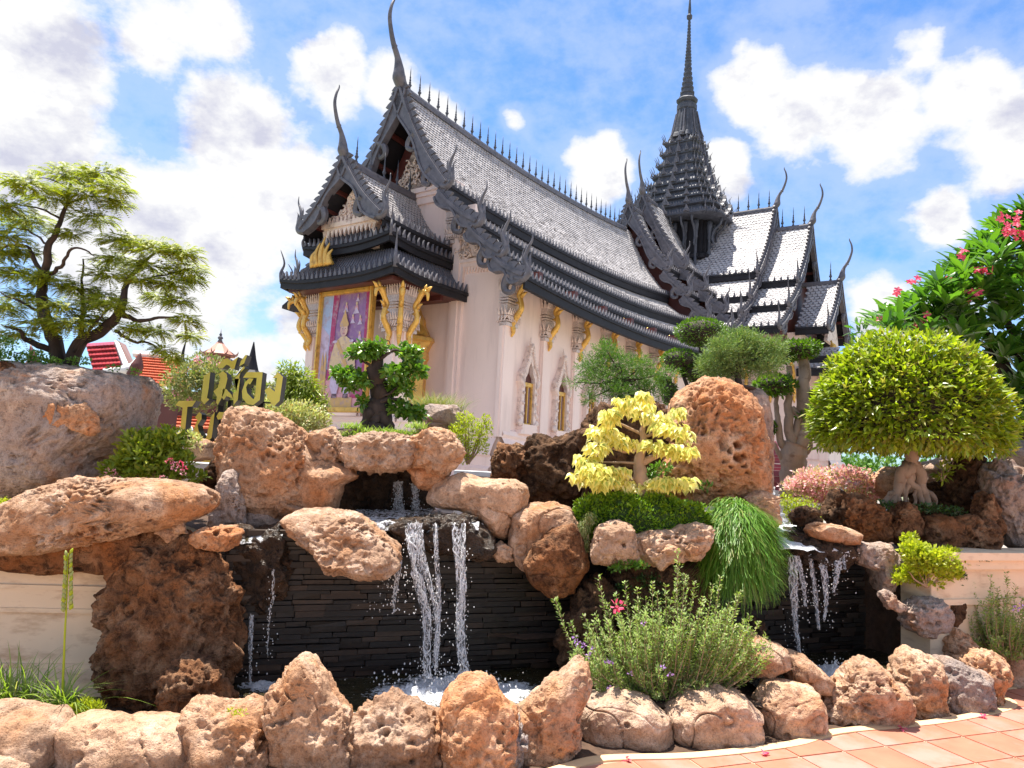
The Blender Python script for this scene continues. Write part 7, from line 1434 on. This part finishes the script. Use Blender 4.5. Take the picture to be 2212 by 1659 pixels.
# fallen blossoms on the edging and in the channel
for i, (x, y, lb) in enumerate(((1355, 1640, 'fallen crimson blossom in the channel under the boulder with the diagonal crack'), (1655, 1627, 'fallen pink petal on the edging below the smooth domed boulder'), (1950, 1573, 'fallen crimson blossom on the edging below the upright brown boulder'), (2122, 1547, 'fallen blossom at the bend of the edging near the corner boulder'))):
    p = gnd(x, y, .04); e_ = thing('fallen_flower', lb, 'flower', tuple(p)); k = 6; gf = Geo(); leafgeo(gf, G_.normal(0, .008, (k, 3)) * [1, 1, .3], nrm(rdir(k) * np.array([1, 1, .5])), np.tile([0, 0, 1.], (k, 1)), .03, .018, True); gf.build('petals', L_['hot'], e_)
for i in range(16):
    x, y = G_.uniform(1400, 2200), G_.uniform(1600, 1656)
    if y < 1660 - (x - 1300) * .05: continue
    p = gnd(x, y, .031); g = Geo(); leafgeo(g, np.zeros((1, 3)), [[math.cos(i), math.sin(i), 0]], [[0, 0, 1.]], .02, .003); tag(g.build('leaf_litter', L_['dry'], None, loc=tuple(p)), 'tiny dry leaf fragment on the terracotta paving', 'leaf', 'dry leaf fragments scattered on the paving')
# yellow leaf floating in the right basin
p = gnd(1922, 1444, .10); g = Geo(); leafgeo(g, np.zeros((1, 3)), [[1, .2, 0]], [[0, 0, 1.]], .06, .035, True); g.V = [v + p for v in g.V]; tag(g.build('floating_leaf', L_['ylw'], None, loc=tuple(p)), 'yellow leaf caught at the edge of the right basin', 'leaf')
# ================================================================== gold letter sign
sx_, sy_ = 6.4, .11
so = at(470, 1000, 6.5); sign = thing('gold_letter_sign', 'freestanding sign of big gold Thai letters with black sides on black rails', 'sign', tuple(so))
def Zp(x, y): return (x / 4.8 + 345.6, y / 4.8 + 720)
def letter(poly, dep=.10, name='letter', Y=6.5, m=('sign_gold', 'black'), par=None):
    Q = [at(*Zp(x, y), Y) for x, y in poly]; pl = [(q[0] - so[0], q[2] - so[2]) for q in Q]; n = len(pl); sh = np.array([.055, 1, -.03]) * dep
    Vf = [(u, 0, v) for u, v in pl]; Vb = [(u + sh[0], sh[1], v + sh[2]) for u, v in pl]; T_ = tri2d(pl); g = Geo()
    g.add(Vf, T_, 0); g.add(Vf + Vb, [[i, (i + 1) % n, n + (i + 1) % n, n + i] for i in range(n)] + [[i + n for i in t] for t in T_], 1)
    o = fixn(g.build(name, [M[m[0]], M[m[1]]], par or sign)); return o
LET = [[(522, 400), (455, 440), (425, 690), (458, 738), (512, 683), (488, 672), (505, 560)],
       [(608, 420), (655, 392), (690, 420), (700, 470), (668, 600), (655, 640), (600, 742), (582, 720), (590, 660), (555, 600), (600, 560), (625, 470)],
       [(655, 575), (690, 580), (745, 640), (760, 690), (742, 672), (690, 650), (660, 690), (640, 660)],
       [(770, 470), (880, 360), (870, 340), (842, 370), (790, 600), (755, 625), (765, 742), (806, 690), (830, 470)],
       [(860, 460), (900, 402), (1065, 402), (1035, 690), (968, 745), (900, 730), (855, 670), (850, 600), (880, 510), (925, 465), (970, 470), (935, 530), (912, 520), (892, 560), (905, 620), (968, 685), (985, 655), (1003, 462)],
       [(1170, 460), (1222, 402), (1275, 450), (1240, 700), (1188, 752), (1160, 740), (1085, 590), (1130, 555), (1190, 605), (1212, 465)],
       [(600, 345), (650, 272), (700, 258), (745, 290), (810, 245), (800, 270), (770, 372), (738, 365), (725, 340), (690, 325), (650, 362), (615, 365)],
       [(885, 225), (905, 225), (872, 312), (822, 342), (838, 290)],
       [(160, 745), (195, 700), (372, 700), (335, 758), (285, 762), (258, 1035), (200, 1070), (235, 770)],
       [(365, 870), (408, 815), (432, 840), (430, 890), (390, 950), (400, 1010), (455, 1095), (480, 1085), (525, 870), (568, 815), (535, 1085), (440, 1168), (370, 1135), (335, 1040), (385, 900)],
       [(585, 860), (612, 815), (775, 825), (745, 885), (690, 885), (715, 960), (690, 1010), (672, 990), (665, 900), (640, 885), (600, 895)],
       [(555, 1135), (600, 1072), (622, 1125), (655, 1128), (600, 1175)]]
for i, p in enumerate(LET): letter(p, .10)
letter([(835, 800), (900, 805), (880, 818), (810, 822)], .1)
# small gold characters on the right of the lower row
for p in ([(515, 1200), (605, 1200), (600, 1220), (510, 1220)], [(505, 1232), (592, 1232), (590, 1246), (502, 1246)], [(510, 1258), (585, 1258), (583, 1272), (508, 1272)], [(500, 1284), (575, 1284), (572, 1298), (498, 1298)], [(525, 1200), (538, 1200), (528, 1300), (515, 1300)], [(580, 1200), (594, 1200), (580, 1300), (566, 1300)], [(480, 1245), (500, 1250), (450, 1312), (440, 1300)], [(402, 1330), (450, 1308), (500, 1318), (560, 1318), (545, 1345), (420, 1345)]): letter(p, .03, 'small_character')
for (x0, y0, x1, y1) in ((555, 512, 1195, 540), (480, 690, 1235, 716), (300, 828, 700, 850), (688, 700, 712, 850), (262, 1000, 290, 1290), (560, 1150, 600, 1300)):
    a, b = at(*Zp(x0, y0), 6.6), at(*Zp(x1, y1), 6.6); g = Geo(); g.add(*box(a[0] - so[0], b[0] - so[0], .14, .18, b[2] - so[2], a[2] - so[2])); g.build('rail', M['black'], sign)
for x in (600, 1010): a = at(*Zp(x, 700), 6.66); g = Geo(); g.add(*box(a[0] - so[0], a[0] - so[0] + .05, .18, .23, -so[2], a[2] - so[2])); g.build('post', M['black'], sign)

# ================================================================== background buildings
def tiled_plane(parent, p00, p10, p01, nx, ny, mat, name='roof_tiles', th=.05):
    """tiles over the parallelogram p00 -> p10 (along), p00 -> p01 (down)"""
    p00, p10, p01 = map(np.array, (p00, p10, p01)); ex, ey = (p10 - p00) / nx, (p01 - p00) / ny; nn = nrm(np.cross(ex, ey)); nn = nn if nn[2] > 0 else -nn; g = Geo()
    for i in range(nx):
        for j in range(ny):
            a = p00 + ex * i + ey * j; V = [a, a + ex * .96, a + ex * .96 + ey * 1.15 + nn * th, a + ex * .48 + ey * 1.3 + nn * th * 1.3, a + ey * 1.15 + nn * th, a + ex * .96 + ey * 1.15, a + ey * 1.15]
            g.add(V, [[0, 4, 3, 2, 1], [2, 3, 4, 6, 5]])
    return tag(g.build(name, M[mat], parent), kind='stuff')
def quadslab(parent, pts, t, mat, name):
    P = np.array(pts, float); g = Geo(); nn = nrm(np.cross(P[1] - P[0], P[3] - P[0])); nn = nn if nn[2] > 0 else -nn; g.add(np.concatenate([P, P - nn * t]), [[0, 1, 2, 3], [7, 6, 5, 4], [0, 4, 5, 1], [1, 5, 6, 2], [2, 6, 7, 3], [3, 7, 4, 0]]); return fixn(g.build(name, M[mat], parent))
Yh = 17.0; hb = thing('tiled_roof_house', 'traditional house with orange tiled gable roof and white ridges behind the huge grey boulder', 'house', tuple(np.array([at(340, 900, Yh)[0], Yh, 0])))
H0 = np.array(hb.location); rel = lambda x, y, Y: at(x, y, Y) - H0
def hpl(a, b, c, nx, ny, m): quadslab(hb, [a, b, b + (c - a), c], .12, 'maroon', 'roof'); tiled_plane(hb, a, b, c, nx, ny, m)
hpl(rel(292, 768, 17.5), rel(392, 776, 17.5), rel(300, 838, 16.4), 20, 12, 'thai_tile'); hpl(rel(300, 845, 16.3), rel(470, 852, 16.3), rel(310, 920, 15.2), 30, 11, 'thai_tile'); hpl(rel(330, 942, 15.0), rel(460, 946, 15.0), rel(330, 975, 14.2), 24, 5, 'thai_tile')
for a, b, w in ((rel(290, 764, 17.5), rel(394, 772, 17.5), .09), (rel(300, 840, 16.3), rel(400, 842, 16.3), .07), (rel(325, 938, 15), rel(460, 943, 15), .06)): g = Geo(); g.add(*tube([a, b], w, 6)); g.build('ridge', M['white'], hb)
g = Geo(); g.add(*tube(smoothpath([rel(400, 848, 17), rel(396, 800, 17), rel(394, 770, 17.2), rel(402, 735, 17.2)], 4), np.linspace(.12,.01,13), 6)); g.build('gable_spike', M['roof_dark'], hb, True)
g = Geo(); g.add(*box(-1.0, 2.2, -1.5, 2, 0, 2.55)); g.build('wall', M['maroon'], hb)
Y2 = 12.0; hb = thing('tiled_roof_pavilion', 'glossy maroon and pink tiled pavilion roof with white bargeboard behind the boulder edge', 'pavilion', tuple(np.array([at(240, 900, Y2)[0], Y2, 0]))); H0 = np.array(hb.location)
M['glossy_tile'] = simple('glossy_maroon_tile', (.40, .06, .07), .18, 0, .3, 6, 0, spec=.8)
hpl(rel(185, 742, 12.3), rel(246, 738, 12.3), rel(205, 812, 11.7), 8, 7, 'glossy_tile')
quadslab(hb, [rel(247, 735, 12.2), rel(256, 738, 12.2), rel(283, 800, 11.6), rel(272, 802, 11.6)], .06, 'white', 'bargeboard'); quadslab(hb, [rel(257, 737, 12.25), rel(272, 745, 12.25), rel(298, 802, 11.65), rel(284, 802, 11.65)], .06, 'maroon', 'gable_edge')
P = smoothpath([rel(225, 802, 11.5), rel(262, 800, 11.5), rel(285, 795, 11.5), rel(300, 770, 11.5)], 5); g = Geo(); g.add(*tube(P, np.interp(np.linspace(0, 1, len(P)), [0, .6, 1], [.05, .10, .02]), 7)); g.build('swept_eave_end', M['white'], hb, True)
P = smoothpath([rel(284, 812, 11.45), rel(296, 790, 11.45), rel(303, 762, 11.45)], 5); g = Geo(); g.add(*tube(P, np.interp(np.linspace(0, 1, len(P)), [0, .5, 1], [.09, .10, .01]), 7)); g.build('flame_finial', M['maroon'], hb, True)
P = smoothpath([rel(60, 800, 11.5), rel(72, 780, 11.5), rel(66, 745, 11.5)], 5); g = Geo(); g.add(*tube(P, np.interp(np.linspace(0, 1, len(P)), [0, .5, 1], [.12, .08, .01]), 7)); g.build('flame_finial', M['maroon'], hb, True)
g = Geo(); g.add(*box(-1.6, .4, -.5, 1.5, 0, 2.3)); g.build('wall', M['maroon'], hb)
# pagoda roof
Y3 = 42; pc = at(472, 775, Y3); pg = thing('pagoda', 'distant pagoda top with curved orange roofs and a pale finial', 'pagoda', (pc[0], Y3, 0)); z0 = pc[2]; k = px(Y3)
def hexroof(zb, zt, rb, rt, mat, name): g = Geo(); pr = [(rb * k, zb), (rb * .72 * k, zb + (zt - zb) * .28), (rb * .45 * k, zb + (zt - zb) * .6), (rt * k, zt)]; g.add(*lathe(pr, 8, (0, 0, 0))); return g.build(name, M[mat], pg)
M['pag'] = simple('brown_timber', (.22, .09, .07), .6, 0, .2, 3); M['pagr'] = simple('pale_orange_tile', (.55, .26, .19), .6, 0, .15, 3)
hexroof(z0 - 18 * k, z0 + 0 * k, 44, 28, 'pagr', 'roof'); hexroof(z0 + 6 * k, z0 + 38 * k, 36, 4, 'pagr', 'roof'); g = Geo(); g.add(*lathe([(26 * k, z0 - 3 * k), (26 * k, z0 + 7 * k), (36 * k, z0 + 7.5 * k), (36 * k, z0 + 9 * k)], 8)); g.build('eave', M['pag'], pg)
g = Geo(); g.add(*lathe([(24 * k, 0), (24 * k, z0 - 17 * k), (46 * k, z0 - 17.5 * k), (46 * k, z0 - 16.5 * k)], 8)); g.build('tower', M['pag'], pg)
for zz, rr in ((z0 + 8 * k, 38), (z0 - 16 * k, 46)):
    for j in range(8):
        a = j * math.pi / 4; P = [(rr * k * q * math.cos(a), rr * k * q * math.sin(a), zz + h * k) for q, h in ((.85, 1), (1.0, 2), (1.1, 6), (1.08, 10))]; g = Geo(); g.add(*tube(P, [1.6 * k, 1.5 * k, 1.1 * k, .3 * k], 5)); g.build('corner_finial', M['pag'], pg)
        P = [(q * k * math.cos(a), q * k * math.sin(a), zz + h * k) for q, h in ((rr * .95, 1), (rr * .6, 9), (rr * .35, 18), (4, 30))] if rr == 38 else [(rr * .95 * k * math.cos(a), rr * .95 * k * math.sin(a), zz + k), (28 * k * math.cos(a), 28 * k * math.sin(a), zz + 16 * k)]; g = Geo(); g.add(*tube(P, 1.0 * k, 5)); g.build('hip_ridge', M['pag'], pg)
g = Geo(); g.add(*lathe([(4 * k, z0 + 37 * k), (5 * k, z0 + 40 * k), (3 * k, z0 + 42 * k), (6 * k, z0 + 45 * k), (5 * k, z0 + 48 * k), (2 * k, z0 + 50 * k), (3.4 * k, z0 + 53 * k), (1 * k, z0 + 57 * k), (.3 * k, z0 + 66 * k)], 10)); g.build('finial', M['roof_trim'], pg, True)
for x, lb in ((543, 'dark pointed spire tip just behind the last gold tone mark'),):
    c = at(x, 800, 30); e = thing('small_spire', lb, 'spire', (c[0], 30, 0)); g = Geo(); g.add(*lathe([(.5, 0), (.5, c[2] - .2), (.30, c[2]), (.16, c[2] + .5), (.02, c[2] + 1.2)], 8)); g.build('spire_tip', M['roof_dark'], e)
# garden wall and posts behind
def bwall(label, x0, x1, y0, y1, Y, hp=None):
    a, b = at(x0, y0, Y), at(x1, y1, Y); e = thing('low_wall', label, 'wall', (a[0], Y, 0)); L = b[0] - a[0]; g = Geo(); g.add(*box(0, L, 0, .2, 0, a[2] - .03)); g.build('wall_face', M['white'], e); g = Geo(); g.add(*box(-.02, L + .02, -.05, .25, a[2] - .03, a[2] + .02)); g.add(*box(0, L, -.03, -.002, a[2] - .12, a[2] - .07)); g.build('coping', M['white'], e); return e
bwall('low white wall with coping behind the flowering shrub on the left', 385, 470, 1003, 1006, 5.75); bwall('low white wall seen between the arch and the cave rocks', 985, 1100, 1020, 1028, 8.2); bwall('low white wall behind the pink flowering bush', 1690, 1770, 1045, 1049, 9.6)
pc = at(1668, 1058, 9.0); ps = thing('gate_post', 'pale post with a stepped maroon pyramid cap right of the giant boulder', 'post', (pc[0] + .03, 9.0, 0)); zt = pc[2]
g = Geo(); g.add(*box(-.12, .12, -.12, .12, 0, zt + .0)); g.build('post_shaft', M['white'], ps); g = Geo()
for r_, a, b in ((.10, 0, .10), (.17, .10, .17), (.21, .17, .24), (.15, .24, .28), (.13, .28, .32), (.17, .22, .23), (.12, .33, .36), (.09, .36, .40), (.06, .40, .44)): g.add(*box(-r_, r_, -r_, r_, zt + a, zt + b - .004))
V, F = lathe([(.05, zt + .44), (.04, zt + .49), (.055, zt + .50), (.01, zt + .60)], 8); g.add(V, F); g.build('post_cap', M['lamp_maroon'], ps)
for i, x in enumerate((395, 408)):   # small white fence pickets under the far roof
    c = at(x, 930, 10); e = thing('white_picket', ('left' if i == 0 else 'right') + ' one of two rounded white pickets left of the lower gold letters', 'fence', (c[0], 10, 0), group='white rounded pickets'); g = Geo(); g.add(*lathe([(.05, 0), (.05, c[2] - .1), (.07, c[2] - .02), (.045, c[2] + .05), (.0, c[2] + .07)], 8)); g.build('picket', M['white'], e, True)
# soil on the arch planter
g = Geo(); D0, F0 = ico(4); c = at(815, 950, 5.4); g.add(D0 * np.array([.42, .30, .09]) + c, F0); tag(g.build('planting_soil', M['soil'], None, True, loc=tuple(c)), kind='structure')
g = Geo(); c = at(1390, 1165, 5.2); g.add(D0 * np.array([.52, .38, .13]) + c, F0); tag(g.build('planting_soil', M['soil'], None, True, loc=tuple(c)), kind='structure')
g = Geo(); c = at(1596, 838, 5.72); g.add(D0 * np.array([.13, .12, .025]) + c, F0); tag(g.build('tree_soil', M['bark_dark'], None, True, loc=tuple(c)), kind='structure')
# paved terrace round the temple
g = Geo(); g.add(*box(-14, 24, 8.5, 46, -.006, -.001)); tag(g.build('terrace', simple('pale_terrace', (.30, .26, .22), .8, 0, .1, 1)), kind='structure')
# far off tree line
g = Geo(); r = np.random.default_rng(9); P = []; 
for i in range(70): c = np.array([-75 + i * 2.4 + r.normal(0, .6), 85 + r.normal(0, 4), 0]); rr = r.uniform(1.6, 3.0); p, d = blob(c + [0, 0, rr * .8], (rr * 1.3, rr, rr * 1.1), 500, .6, .25, i); leaves_on(g, p, d, .5, .35)
tag(g.build('distant_trees', L_['jun']), 'dark green far off tree line beyond the grounds', None, kind='stuff')
